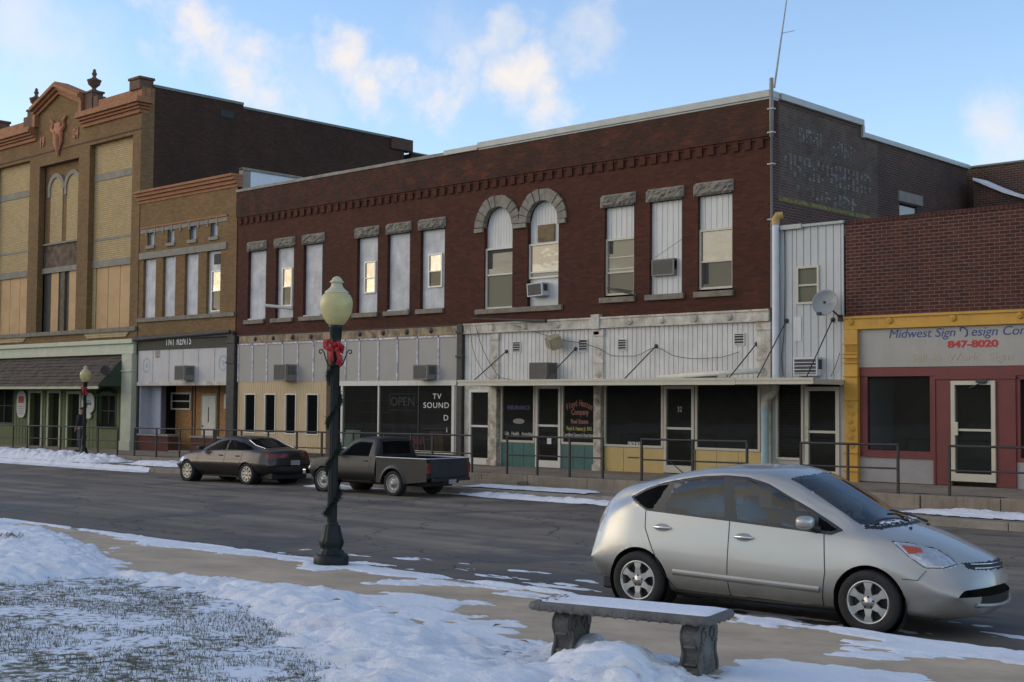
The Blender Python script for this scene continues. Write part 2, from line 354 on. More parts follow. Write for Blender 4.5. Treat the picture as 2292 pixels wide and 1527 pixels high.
# ================================================================ GROUND, ROAD, SNOW
def asphalt():
    m = bpy.data.materials.new('asphalt'); m.use_nodes = True; t = m.node_tree; b = t.nodes['Principled BSDF']; N = t.nodes.new; L = t.links.new
    g = N('ShaderNodeNewGeometry')
    def nz_(scale, stretch, det=6, r=.6):
        mp_ = N('ShaderNodeMapping'); L(g.outputs['Position'], mp_.inputs[0]); mp_.inputs['Scale'].default_value = stretch
        n = N('ShaderNodeTexNoise'); L(mp_.outputs[0], n.inputs['Vector']); n.inputs['Scale'].default_value = scale; n.inputs['Detail'].default_value = det; n.inputs['Roughness'].default_value = r; return n.outputs['Fac']
    def mr(v, a, b_, c=0., d=1.):
        n = N('ShaderNodeMapRange'); L(v, n.inputs[0]); n.inputs[1].default_value = a; n.inputs[2].default_value = b_; n.inputs[3].default_value = c; n.inputs[4].default_value = d; return n.outputs[0]
    def mix(f, a, b_):
        n = N('ShaderNodeMixRGB'); L(f, n.inputs[0])
        for i, v in ((1, a), (2, b_)):
            if isinstance(v, tuple): n.inputs[i].default_value = (*v, 1)
            else: L(v, n.inputs[i])
        return n.outputs[0]
    c = mix(mr(nz_(.8, (.12, 1.6, 1)), .32, .68), (.105, .084, .062), (.265, .215, .158))       # long tyre-polished lanes
    c = mix(mr(nz_(.5, (1, 1, 1), 8), .50, .60, 0, .8), c, (.068, .060, .052))                  # damp dark patches
    c = mix(mr(nz_(2.2, (.3, 3, 1), 8), .55, .7, 0, .5), c, (.20, .18, .15))
    c = mix(mr(nz_(60, (1, 1, 1), 3), .35, .75, 0, .35), c, (.24, .22, .19))
    s = N('ShaderNodeSeparateXYZ'); L(g.outputs['Position'], s.inputs[0])
    c = mix(mr(s.outputs[1], 14.6, 12.0, 0, .5), c, (.062, .056, .050))                         # wet gutter side
    wv = N('ShaderNodeTexNoise'); L(g.outputs['Position'], wv.inputs['Vector']); wv.inputs['Scale'].default_value = 1.3; wv.inputs['Detail'].default_value = 5
    ad = N('ShaderNodeMixRGB'); ad.blend_type = 'ADD'; ad.inputs[0].default_value = .8; L(g.outputs['Position'], ad.inputs[1]); L(wv.outputs['Color'], ad.inputs[2])
    mpc = N('ShaderNodeMapping'); L(ad.outputs[0], mpc.inputs[0]); mpc.inputs['Scale'].default_value = (.28, .5, 1)
    vo = N('ShaderNodeTexVoronoi'); vo.feature = 'DISTANCE_TO_EDGE'; L(mpc.outputs[0], vo.inputs['Vector']); vo.inputs['Scale'].default_value = 1
    cr_ = mr(vo.outputs['Distance'], .0, .012, .8, 0)
    c = mix(cr_, c, (.018, .018, .018))
    L(c, b.inputs['Base Color']); b.inputs['Specular IOR Level'].default_value = .35
    L(mr(nz_(.5, (1, 1, 1), 8), .52, .66, .85, .5), b.inputs['Roughness'])
    bp = N('ShaderNodeBump'); bp.inputs['Strength'].default_value = .5; bp.inputs['Distance'].default_value = .01; L(nz_(45, (1, 1, 1), 4, .8), bp.inputs['Height']); L(bp.outputs[0], b.inputs['Normal'])
    return m
M_ASPH = asphalt()
def snowmat(name='snow', dirty=0.4):
    m = mat(name, (.83, .84, .86), .75, noise=.05, nscale=3, spec=.3)
    t = m.node_tree; b = t.nodes['Principled BSDF']; N = t.nodes.new; L = t.links.new
    g = N('ShaderNodeNewGeometry'); n = N('ShaderNodeTexNoise'); L(g.outputs['Position'], n.inputs['Vector']); n.inputs['Scale'].default_value = 2.3; n.inputs['Detail'].default_value = 9
    r = N('ShaderNodeMapRange'); L(n.outputs['Fac'], r.inputs[0]); r.inputs[1].default_value = .52; r.inputs[2].default_value = .75; r.inputs[4].default_value = dirty
    x = N('ShaderNodeMixRGB'); L(r.outputs[0], x.inputs[0]); x.inputs[1].default_value = (.84, .85, .87, 1); x.inputs[2].default_value = (.56, .53, .48, 1); L(x.outputs[0], b.inputs['Base Color'])
    n2 = N('ShaderNodeTexNoise'); L(g.outputs['Position'], n2.inputs['Vector']); n2.inputs['Scale'].default_value = 14; n2.inputs['Detail'].default_value = 8; n2.inputs['Roughness'].default_value = .7
    bp = N('ShaderNodeBump'); bp.inputs['Strength'].default_value = .75; bp.inputs['Distance'].default_value = .05; L(n2.outputs['Fac'], bp.inputs['Height']); L(bp.outputs[0], b.inputs['Normal'])
    return m
M_SNOW = snowmat(); M_SNOWD = snowmat('dirty_snow', .75)
M_CONC = mat('sidewalk_concrete', (.50, .375, .245), .85, noise=.16, nscale=1.3, col2=(.40, .30, .20), bump=.25, bscale=60, spot=.12)
M_CONC2 = mat('old_concrete', (.25, .205, .155), .9, noise=.3, nscale=1.2, bump=.4, bscale=30, spot=.3, streak=.5, streak_col=(.08, .07, .055))
M_KERB = mat('kerb_stone', (.27, .235, .19), .9, noise=.3, nscale=2.5, bump=.5, bscale=25, spot=.2)

def lawnmat():
    m = bpy.data.materials.new('snowy_lawn'); m.use_nodes = True; t = m.node_tree; b = t.nodes['Principled BSDF']; N = t.nodes.new; L = t.links.new
    g = N('ShaderNodeNewGeometry')
    def nz_(scale, det=6, r=.6):
        n = N('ShaderNodeTexNoise'); L(g.outputs['Position'], n.inputs['Vector']); n.inputs['Scale'].default_value = scale; n.inputs['Detail'].default_value = det; n.inputs['Roughness'].default_value = r; return n.outputs['Fac']
    def mr(v, a, b_, c=0., d=1.):
        n = N('ShaderNodeMapRange'); L(v, n.inputs[0]); n.inputs[1].default_value = a; n.inputs[2].default_value = b_; n.inputs[3].default_value = c; n.inputs[4].default_value = d; return n.outputs[0]
    x = N('ShaderNodeMixRGB'); L(mr(nz_(9), .35, .65), x.inputs[0]); x.inputs[1].default_value = (.075, .085, .045, 1); x.inputs[2].default_value = (.17, .135, .075, 1)
    mm = N('ShaderNodeMath'); mm.operation = 'ADD'; L(nz_(11, 9, .75), mm.inputs[0]); L(mr(nz_(.9, 3), .3, .7, -.06, .06), mm.inputs[1])
    f = mr(mm.outputs[0], .42, .51)
    y = N('ShaderNodeMixRGB'); L(f, y.inputs[0]); L(x.outputs[0], y.inputs[1]); y.inputs[2].default_value = (.80, .83, .88, 1); L(y.outputs[0], b.inputs['Base Color']); b.inputs['Roughness'].default_value = .85
    bp = N('ShaderNodeBump'); bp.inputs['Strength'].default_value = .8; bp.inputs['Distance'].default_value = .03; L(mm.outputs[0], bp.inputs['Height']); L(bp.outputs[0], b.inputs['Normal'])
    return m
M_LAWN = lawnmat()

# one ground sheet to the horizon, under everything
far = MB(); far.quad((-900, -900, -1.2), (900, -900, -1.2), (900, 900, -1.2), (-900, 900, -1.2))
kind(far.build('ground', mat('frozen_ground', (.10, .095, .07), .9, noise=.3, nscale=.1)), 'structure')
def sheet(name, x0, x1, y0, y1, fn, m, nx=60, ny=20):
    X, Y = np.meshgrid(np.linspace(x0, x1, nx), np.linspace(y0, y1, ny)); Z = np.vectorize(fn)(X, Y)
    return kind(gridmesh(name, X, Y, Z, m), 'structure')
XL, XR = -110, 60
sheet('road', XL, XR, KERB - .02, 23.85, rz, M_ASPH, 60, 14)
sheet('sidewalk', XL, XR, 7.4, KERB - .16, lambda x, y: G(x, y) if y < KERB else 0, M_CONC, 60, 8)
sheet('lawn', XL, XR, -60, 7.62, lambda x, y: G(x, y) + .012, M_LAWN, 80, 90)
# near kerb with joints
def kerbrun(name, y0, y1, ztop, zbot, m, seg=3.0, x0=-70, x1=12, jit=.012):
    b = MB(); x = x0
    while x < x1:
        dz = random.uniform(-jit, jit); dy = random.uniform(-jit, jit) * .6
        b.bbox(x + .006, x + seg - .006, y0 + dy, y1 + dy, zbot(x), ztop(x + seg / 2) + dz * .5, .02); x += seg
    return b.build(name, m)
kind(kerbrun('kerb', KERB - .16, KERB, lambda x: G(x, KERB - .01) + .004, lambda x: rz(x, KERB) - .3, M_KERB), 'structure')
kind(kerbrun('kerb', 23.8, 24.0, lambda x: rz(x, 23.8) + .15, lambda x: rz(x, 23.8) - .3, M_KERB, 2.4), 'structure')
sheet('verge', XL, XR, 23.99, WALK - .02, lambda x, y: rz(x, 23.8) + .135 + (y - 24) * .01, M_CONC2, 60, 4)
# raised walk in front of the shops: edge slabs and deck
b = MB(); x = -75.0
k = 0
while x < 14:
    L_ = [2.1, 2.6, 1.7][k % 3]; k += 1
    b.bbox(x + .008, x + L_ - .008, WALK + random.uniform(-.02, .02), WALK + .5, rz(x, 24) - .3, ZW(x + L_ / 2) + .004 + random.uniform(-.008, .008), .018); x += L_
kind(b.build('kerb', M_CONC2), 'structure')
X, Y = np.meshgrid(np.linspace(XL, XR, 80), np.linspace(WALK + .45, D + 3.0, 12)); kind(gridmesh('pavement', X, Y, np.vectorize(ZW)(X, Y), M_CONC2), 'structure')
# lower step in front of the raised walk (px 1100-1240)
b = MB(); a0 = PY(1085, 1080, 25.6).x; a1 = PY(1170, 1080, 25.6).x
b.bbox(a0, a1, WALK - .42, WALK - .03, rz(a0, 25) - .1, ZW(a0) - .13, .02)
kind(b.build('step', M_CONC2), 'structure')

# snow lying on the near sidewalk and lawn
def topoly(pts): return [tuple(PG(x, y).xy) for x, y in pts]
bank = [  # (outline in photo, max depth, edge noise, slope)
 ([(-70, 1180), (28, 1172), (60, 1190), (140, 1198), (195, 1222), (240, 1256), (262, 1276), (205, 1296), (100, 1304), (-90, 1316)], .11, .12, .25),
 ([(240, 1285), (330, 1288), (480, 1293), (540, 1290), (565, 1304), (640, 1316), (720, 1318), (790, 1334), (865, 1362), (960, 1394), (1050, 1430), (1120, 1462), (1170, 1486),
   (1215, 1450), (1250, 1436), (1310, 1442), (1345, 1434), (1420, 1462), (1500, 1480), (1555, 1512), (1570, 1600), (560, 1600), (700, 1560), (690, 1500), (640, 1450), (600, 1400), (520, 1350), (430, 1325), (330, 1305)], .095, .30, .16),
 ([(1195, 1500), (1235, 1448), (1300, 1436), (1380, 1450), (1470, 1474), (1545, 1506), (1560, 1600), (1100, 1600)], .17, .06, .4),
]
thin = [
 [(-60, 1168), (60, 1166), (170, 1170), (280, 1190), (400, 1207), (560, 1232), (700, 1251), (700, 1262), (560, 1246), (440, 1232), (330, 1222), (270, 1204), (170, 1186), (60, 1172), (-60, 1176)],
 [(780, 1262), (900, 1276), (1000, 1301), (1140, 1318), (1250, 1332), (1280, 1342), (1110, 1332), (1150, 1322), (960, 1310), (800, 1308), (930, 1298), (830, 1286), (760, 1274), (700, 1278), (670, 1274), (690, 1262)],
 [(800, 1336), (870, 1326), (950, 1333), (1085, 1352), (1060, 1358), (950, 1361), (1085, 1378), (1050, 1391), (1010, 1394), (1175, 1389), (1120, 1404), (1150, 1426), (1225, 1436), (1215, 1446), (1100, 1446), (1105, 1464), (1185, 1466), (1150, 1500), (1050, 1450), (940, 1400), (850, 1365)],
 [(1640, 1378), (1800, 1394), (1950, 1402), (2100, 1422), (2292, 1452), (2400, 1470), (2400, 1500), (2200, 1476), (2080, 1470), (1990, 1462), (1860, 1442), (1960, 1432), (1870, 1416), (1780, 1404), (1660, 1400)],
 [(1660, 1482), (1760, 1476), (1880, 1488), (1960, 1500), (2060, 1506), (2100, 1530), (2100, 1600), (1560, 1600), (1600, 1520)],
 [(1900, 1452), (1990, 1460), (2120, 1468), (2090, 1476), (1960, 1476), (1880, 1466)],
 [(200, 1244), (255, 1228), (262, 1234), (240, 1250), (300, 1262), (290, 1268), (240, 1264)],
]
x0, x1, y0, y1, st = -25.0, -1.5, 2.5, KERB + .06, .028
gx = np.arange(x0, x1, st); gy = np.arange(y0, y1, st); X, Y = np.meshgrid(gx, gy)
n1 = fbm(X * 1.3 + 5, Y * 1.3, 5, .6); n2 = fbm(X * 7, Y * 7 + 9, 4); n3 = fbm(X * 2.2 + 40, Y * 5.0, 5, .62)
T = np.full(X.shape, -1.0); rs0 = np.random.RandomState(12)
for pts, dep, en, sl in bank:
    dd = polydist(X, Y, topoly(pts)) + (n1 - .5) * en * 2 + (n3 - .5) * .25 + (n2 - .5) * .40 - .03
    n4 = fbm(X * 3.1 + 70, Y * 3.1 + 4, 5, .6)
    T = np.maximum(T, np.minimum(dep, np.maximum(dd, -.05) * sl) * (.35 + .7 * n1 + .6 * n4) + np.where(dd > 0, (n2 - .5) * .05, 0))
for i_ in range(26):                                         # footprints trodden in the bank
    a_ = rs0.uniform(0, 6.28) if i_ % 2 else .45; fx_, fy_ = rs0.uniform(-13.5, -5.0), rs0.uniform(5.2, 8.3); c_, s_ = math.cos(a_), math.sin(a_)
    u_ = ((X - fx_) * c_ + (Y - fy_) * s_) / .15; v_ = (-(X - fx_) * s_ + (Y - fy_) * c_) / .055; q_ = np.sqrt(u_ ** 2 + v_ ** 2)
    T = T - np.where(T > 0, .035 * np.exp(-q_ ** 4), 0) + np.where(T > 0, .012 * np.exp(-((q_ - 1.35) / .3) ** 2), 0)
for pts in thin:
    dd = polydist(X, Y, topoly(pts)) + (n3 - .5) * .60 + (n2 - .5) * .24 - .025
    T = np.maximum(T, np.minimum(.016, np.maximum(dd, -.05) * .22) + np.where(dd > .03, (n2 - .5) * .008, 0))
# dotted kerb-line snow
kd = .06 - np.abs(Y - (KERB - .04)) + (n3 - .5) * .26 + (fbm(X * .7, Y * 0, 3) - .5) * .22
T = np.maximum(T, np.minimum(.03, kd * .35))
kd = .16 - np.abs(Y - (KERB + .12)) + (n3 - .5) * .3 + (fbm(X * .5 + 50, Y * 0, 3) - .5) * .35
Tg = np.minimum(.05, kd * .4)
Gv = np.vectorize(G)
Z = Gv(X, Y); Zs = np.where((Y > KERB - .17) & (Y < KERB), Z + .004, Z) + np.where(Y < 7.64, .012, 0)
Z2 = Zs + np.maximum(T, -.010) + .001
kq = (T[:-1, :-1] > 0) | (T[1:, 1:] > 0) | (T[1:, :-1] > 0) | (T[:-1, 1:] > 0)
o = gridmesh('snow', X, Y, Z2, M_SNOW, kq); kind(o, 'stuff', 'uneven melting snow lying over the near sidewalk and lawn edge', 'snow')
# gutter snow against the near kerb, on the road
gx = np.arange(-24, -1, .03); gy = np.arange(KERB - .03, KERB + .75, .03); X, Y = np.meshgrid(gx, gy)
n3 = fbm(X * 2.4 + 8, Y * 3, 5, .6); n2 = fbm(X * 9, Y * 9, 3)
dd = .17 - (Y - KERB) + (n3 - .5) * .75 + (fbm(X * .45 + 3, Y * 0, 2) - .5) * .35
T = np.minimum(.1, dd * .32) + np.where(dd > 0, (n2 - .5) * .03, 0)
kq = (T[:-1, :-1] > 0) | (T[1:, 1:] > 0) | (T[1:, :-1] > 0) | (T[:-1, 1:] > 0)
kind(gridmesh('snow', X, Y, np.vectorize(rz)(X, Y) + np.maximum(T, -.01) + .002, M_SNOW, kq), 'stuff', 'ragged line of crusted snow in the near gutter', 'snow')
gx = np.arange(-16, -2, .03); gy = np.arange(KERB + .15, KERB + 2.2, .03); X, Y = np.meshgrid(gx, gy)
T = (fbm(X * 1.5 + 31, Y * 4.5 + 7, 5, .62) - .60 - .035 * (Y - KERB)) * .06; kq = (T[:-1, :-1] > 0) | (T[1:, 1:] > 0) | (T[1:, :-1] > 0) | (T[:-1, 1:] > 0)
kind(gridmesh('snow', X, Y, np.vectorize(rz)(X, Y) + np.maximum(T, -.006) + .001, M_SNOWD, kq), 'stuff', 'thin icy scraps of snow on the wet road by the near kerb', 'snow')
# far side: ploughed ridges (px ranges on the photo turned into street positions)
def farsnow(label, pxa, pxb, ya, yb, hgt, fn, m=M_SNOWD, ylow=None):
    xa = PY(pxa, 1060, ya).x; xb = PY(pxb, 1090, ya).x
    gx = np.arange(xa - .3, xb + .3, .045); gy = np.arange(ya, yb, .045); X, Y = np.meshgrid(gx, gy)
    n1 = fbm(X * 1.1 + hgt * 50, Y * 1.3, 4, .6); n2 = fbm(X * 5, Y * 5, 4, .6)
    u = np.minimum((X - xa), (xb - X)) ; v = np.minimum(Y - ya, yb - Y) / ((yb - ya) / 2)
    dd = np.minimum(u * .8, 1) * .0 + np.minimum(1, np.maximum(u, -.2) * 1.2) * np.clip(v * 1.6, 0, 1) + (n1 - .5) * 1.1 - .12
    T = dd * hgt * (.4 + 1.2 * n2)
    T = np.minimum(T, hgt * 1.3); kq = (T[:-1, :-1] > 0) | (T[1:, 1:] > 0) | (T[1:, :-1] > 0) | (T[:-1, 1:] > 0)
    Z = np.vectorize(fn)(X, Y) + np.maximum(T, -.01) + .003
    kind(gridmesh('snow', X, Y, Z, m, kq), 'stuff', label, 'snow')
vz = lambda x, y: rz(x, 23.8) + .16 + (y - 24) * .01
farsnow('high dirty snow ridge along the far kerb before the green shop', -120, 215, 24.0, 25.75, .27, vz, M_SNOW)
farsnow('flat grey slush on the road beside the far snow ridge', -60, 320, 23.35, 23.95, .05, lambda x, y: rz(x, y) + (.14 if y > 23.8 else 0))
farsnow('low white snow heap right of the far lamp base', 262, 405, 24.3, 25.6, .17, vz, M_SNOW)
farsnow('small snow remnant between lamp base and walkway edge', 196, 240, 24.6, 25.7, .16, vz, M_SNOW)
farsnow('lumpy dirty snow along the gutter behind the pickup', 1010, 1420, 23.15, 23.85, .09, lambda x, y: rz(x, y))
farsnow('broken snow scraps on the strip under the raised walk', 1030, 1300, 24.1, 25.2, .035, vz)
farsnow('clean snow strip between the two kerbs at right', 1990, 2420, 24.3, 25.45, .08, vz, M_SNOW)
farsnow('snow under the pickup near the far kerb', 660, 780, 22.6, 23.6, .08, lambda x, y: rz(x, y))

# grass blades poking through the snow on the lawn
# unseen screen of trees, added behind the camera to darken reflections and low sky
def tree_screen():
    a = np.linspace(rad(168), rad(330), 500); r0 = 88 + 10 * fbm(a * 9, a * 0, 3); h = 6 + 9 * fbm(a * 40, a * 0 + 3, 5, .5); k = np.linspace(0, 1, 9)
    A, K_ = np.meshgrid(a, k); R_ = np.broadcast_to(r0, A.shape) + 14 * (1 - np.sqrt(np.clip(1 - K_ ** 2, 0, 1))) + 3 * fbm(A * 120, K_ * 7, 3)
    H_ = np.broadcast_to(h, A.shape) * K_ - 1.3
    X2 = np.concatenate([R_ * np.cos(A), ((R_ + 30) * np.cos(A))[::-1]]); Y2 = np.concatenate([R_ * np.sin(A), ((R_ + 30) * np.sin(A))[::-1]]); Z2_ = np.concatenate([H_, H_[::-1]])
    kind(gridmesh('tree_screen', X2, Y2, Z2_, mat('dark_tree_screen', (.055, .045, .035), .95, noise=.5, nscale=.6)), 'stuff', 'added unseen screen of bare trees behind the square, darkening reflections', 'wood')
tree_screen()
def grass():
    n = 19000; poly = topoly([(-60, 1300), (200, 1296), (330, 1305), (520, 1352), (620, 1410), (700, 1480), (740, 1600), (-100, 1600)])
    xs = rng.uniform(-16, -5, n * 4); ys = rng.uniform(2.6, 8.0, n * 4)
    d = polydist(xs, ys, poly); nn = fbm(xs * 2.5, ys * 2.5, 4)
    k = ((d > 0) | (rng.rand(n * 4) < np.exp(np.minimum(d, 0) * 3) * .25)) & (nn > .47) & (ys < 7.6); xs = xs[k][:n]; ys = ys[k][:n]
    V = []; F = []
    for i, (x, y) in enumerate(zip(xs, ys)):
        z = G(x, y) + .01; h = random.uniform(.012, .045); a = random.uniform(0, 6.28); lx, ly = math.cos(a), math.sin(a); w = .003; l = random.uniform(.2, 1.0) * h
        V += [(x - ly * w, y + lx * w, z), (x + ly * w, y - lx * w, z), (x + lx * l, y + ly * l, z + h)]; F.append((3 * i, 3 * i + 1, 3 * i + 2))
    b = MB(); b.v = V; b.f = F; b.sm = [False] * len(F); b.recalc = False
    kind(b.build('grass', mat('winter_grass', (.13, .12, .06), .9, noise=.5, nscale=5, col2=(.07, .08, .035))), 'stuff', 'short winter grass poking through thin snow on the lawn', 'grass')
grass()
# ================================================================ BUILDINGS
B_RED = brick('dark_red_brick', (.105, .033, .019), (.062, .021, .014), (.060, .032, .022), soot=.45, sootc=(.030, .015, .010), ms=.007, bumpd=.25)
B_REDTOP = brick('weathered_parapet_brick', (.12, .036, .020), (.065, .024, .016), (.045, .036, .028), soot=.8, sootc=(.024, .018, .013), patch=(.26, .065, .03), patch_amt=.42, ms=.012, sootscale=.9, bumpd=.8)
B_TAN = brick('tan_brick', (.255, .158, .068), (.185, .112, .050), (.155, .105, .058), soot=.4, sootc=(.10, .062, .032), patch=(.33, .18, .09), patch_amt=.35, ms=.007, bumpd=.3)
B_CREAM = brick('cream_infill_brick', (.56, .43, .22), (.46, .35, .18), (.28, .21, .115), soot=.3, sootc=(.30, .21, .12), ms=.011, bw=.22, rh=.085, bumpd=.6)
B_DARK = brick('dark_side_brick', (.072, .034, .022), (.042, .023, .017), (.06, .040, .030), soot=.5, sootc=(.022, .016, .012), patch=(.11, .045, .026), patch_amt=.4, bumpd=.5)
B_SIDE = brick('old_side_brick', (.11, .048, .032), (.058, .034, .027), (.15, .115, .092), soot=.55, sootc=(.045, .036, .034), patch=(.22, .085, .05), patch_amt=.4, ms=.012, bumpd=.6, white=.1)
B_RIGHT = brick('maroon_brick_pale_joints', (.105, .034, .024), (.058, .023, .020), (.19, .135, .105), soot=.3, sootc=(.04, .022, .02), ms=.0085, bw=.235, rh=.083, white=.35, bumpd=.4)
B_BULK = brick('red_bulkhead_brick', (.16, .05, .04), (.12, .04, .03), (.09, .06, .05), soot=.3)
M_STONE = mat('rough_limestone', (.21, .19, .155), .92, noise=.3, nscale=5, bump=1, bscale=16, spot=.4)
M_STONE2 = mat('smooth_limestone', (.24, .22, .18), .9, noise=.2, nscale=3, bump=.3, bscale=20, streak=.35, streak_col=(.1, .09, .075))
M_SILL = mat('sill_stone', (.20, .175, .135), .9, noise=.3, nscale=4, bump=.4, streak=.35, streak_col=(.1, .08, .06))
M_TERRA = mat('terracotta', (.29, .125, .055), .8, noise=.25, nscale=3, bump=.3, streak=.4, streak_col=(.13, .055, .035))
M_TERRAD = mat('sooty_terracotta', (.12, .065, .042), .85, noise=.4, nscale=3, bump=.4)
M_BOARD = mat('weathered_white_board', (.54, .54, .54), .85, noise=.24, nscale=2.2, bump=.3, spot=.35, streak=.35, streak_col=(.30, .30, .36))
M_SIDING = mat('white_ribbed_siding', (.60, .60, .57), .6, noise=.07, nscale=2, streak=.35, streak_col=(.42, .38, .32))
M_SIDING2 = mat('shopfront_ribbed_siding', (.57, .56, .53), .6, noise=.12, nscale=2, streak=.5, streak_col=(.36, .31, .25))
M_TANBOARD = mat('tan_plywood', (.50, .32, .155), .8, noise=.12, nscale=1.5, streak=.2, streak_col=(.36, .2, .09))
M_GREYPANEL = mat('grey_panel', (.37, .345, .305), .8, noise=.05, nscale=1.2, streak=.3, streak_col=(.34, .31, .27))
M_BATTEN = mat('peeling_white_batten', (.62, .61, .64), .8, noise=.3, nscale=6, col2=(.3, .28, .28))
M_CREAMSID = mat('cream_grooved_siding', (.54, .41, .24), .8, noise=.08, nscale=2, streak=.3, streak_col=(.42, .31, .19))
M_WHITE = mat('white_paint', (.62, .59, .51), .6, noise=.08, nscale=4, streak=.3, streak_col=(.45, .38, .28))
M_WHITEP = mat('peeling_white_iron', (.55, .52, .45), .75, noise=.22, nscale=3, col2=(.40, .35, .28), streak=.6, streak_col=(.30, .18, .10), bump=.3)
M_ALU = mat('aluminium_frame', (.50, .46, .36), .45, noise=.08, nscale=4)
M_BRIGHT = mat('white_vinyl_frame', (.80, .77, .68), .5)
M_DKIRON = mat('dark_iron', (.045, .042, .038), .7, noise=.4, nscale=5, bump=.3)
M_RUSTBEAM = mat('rusty_yellow_beam', (.33, .25, .15), .85, noise=.45, nscale=2.6, col2=(.16, .11, .07), bump=.4, streak=.5, streak_col=(.07, .045, .03))
M_BLACK = mat('black_paint', (.02, .02, .02), .7, noise=.3)
M_DARKIN = mat('dark_interior', (.05, .045, .038), .95, noise=.4, nscale=1.2)
M_YELLOW = mat('mustard_paint', (.52, .28, .035), .6, noise=.12, nscale=3, bump=.15, streak=.3, streak_col=(.30, .15, .04))
M_MAROON = mat('maroon_paint', (.145, .028, .026), .6, noise=.12, nscale=3, streak=.15, streak_col=(.1, .03, .03))
M_GREYSIGN = mat('grey_sign_board', (.35, .335, .30), .7, noise=.08, nscale=1.5, streak=.35, streak_col=(.33, .30, .24), spot=.1)
M_TEAL = mat('teal_tile', (.05, .13, .115), .3, noise=.15, nscale=4)
M_YTILE = mat('yellow_tile', (.50, .36, .13), .4, noise=.1, nscale=2)
M_GROUT = mat('grout', (.5, .5, .46), .9)
M_GREEN = mat('green_clapboard', (.11, .13, .05), .75, noise=.14, nscale=3, streak=.3, streak_col=(.09, .12, .06))
M_GREENTRIM = mat('pale_green_trim', (.40, .42, .27), .7, noise=.12, nscale=3, streak=.3, streak_col=(.22, .22, .13))
M_DKGREEN = mat('dark_green_panel', (.035, .06, .035), .7, noise=.1)
M_SHAKE = mat('brown_shake', (.085, .065, .05), .9, noise=.4, nscale=3, bump=.7)
M_OSB = mat('particle_board', (.42, .21, .07), .8, noise=.4, nscale=26, col2=(.22, .11, .04), stretch=(1, 1, 1))
M_SNOWCAP = M_SNOW
M_COPING = mat('metal_coping', (.36, .38, .36), .45, noise=.15, nscale=2)
M_COPG = mat('green_grey_coping', (.16, .18, .16), .7, noise=.2, nscale=2)
M_ROOF = mat('tar_roof', (.05, .05, .05), .9, noise=.2)
G_DARK = glass('shop_window_glass', (.045, .045, .038), .035, .62)
G_REFL = glass('sky_reflecting_glass', (.16, .14, .09), .21, .0, .015, .3)
G_REFLB = glass('evening_sky_pane', (.13, .12, .085), .085, .0, .015, .3)
G_MID = glass('dull_reflecting_glass', (.09, .085, .065), .04, .0, .03)
G_LOW = glass('screened_glass', (.012, .014, .012), .0, .35, .08)
M_SHADE = mat('yellowed_blind', (.42, .38, .27), .85, noise=.1, nscale=3)

fx = lambda x, y, Y=D: PY(x, y, Y).x
fz = lambda x, y, Y=D: PY(x, y, Y).z
def RW(xl, xr, yt, yb, Y=D):
    """opening read off the photo: left/right px at mid height, top/bottom px at its left edge -> metres"""
    ym = (yt + yb) / 2
    a = PY(xl, ym, Y).x; b = PY(xr, ym, Y).x
    return (a, b, PY(xl, yb, Y).z, PY(xl, yt, Y).z)
def bar_groove(mb, x0, x1, z0, z1, Y, pitch=.16, rib=.014, w=.5):
    """vertical ribbed sheet as real relief"""
    x = x0
    pts = []
    while x < x1 - 1e-6:
        xe = min(x + pitch, x1)
        pts += [(x, Y), (x + (xe - x) * .86, Y), (x + (xe - x) * .89, Y + rib), (x + (xe - x) * .97, Y + rib)]
        x = xe
    pts.append((x1, Y))
    for (a, ya), (b, yb) in zip(pts[:-1], pts[1:]):
        mb.quad((a, ya, z0), (b, yb, z0), (b, yb, z1), (a, ya, z1))
def body(parent, x0, x1, zr, mside, yb, z0=-1.0, Y=D, left=True, right=True, org=None):
    """side walls, back wall and flat roof behind a front"""
    b = MB()
    if left: b.quad((x0, Y, z0), (x0, yb, z0), (x0, yb, zr), (x0, Y, zr))
    if right: b.quad((x1, Y, z0), (x1, Y, zr), (x1, yb, zr), (x1, yb, z0))
    b.quad((x0, yb, z0), (x1, yb, z0), (x1, yb, zr), (x0, yb, zr)); b.recalc = False
    b.build('side_wall', mside, parent)
    r = MB(); r.quad((x0, Y, zr - .55), (x1, Y, zr - .55), (x1, yb, zr - .55), (x0, yb, zr - .55)); r.build('roof', M_ROOF, parent)

def window_sash(parent, x0, x1, z0, z1, Y, mf, top_m, low_m, fw=.05, split=.5, depth=.05, label=None):
    f = MB(); f.frame(x0, x1, z0, z1, fw, Y - depth, Y + .01); zm = z0 + (z1 - z0) * split
    f.box(x0 + fw, x1 - fw, Y - depth * .8, Y + .01, zm - fw * .4, zm + fw * .4)
    fo = f.build('window', mf, parent, label=label)
    p = MB(); p.quad((x0 + fw, Y - .012, zm + fw * .4), (x1 - fw, Y - .012, zm + fw * .4), (x1 - fw, Y - .012, z1 - fw), (x0 + fw, Y - .012, z1 - fw)); p.recalc = False; p.build('pane', top_m, fo, ORG[parent.name])
    p = MB(); p.quad((x0 + fw, Y - .006, z0 + fw), (x1 - fw, Y - .006, z0 + fw), (x1 - fw, Y - .006, zm - fw * .4), (x0 + fw, Y - .006, zm - fw * .4)); p.recalc = False; p.build('pane', low_m, fo, ORG[parent.name])
    return fo
def slabz(mb, px0, px1, y0, y1, pr, Yb=D, over=.0):
    a, b_, c, d = RW(px0, px1, y0, y1); mb.bbox(a, b_, Yb - pr, Yb + .05, c, d, .012); return a, b_, c, d

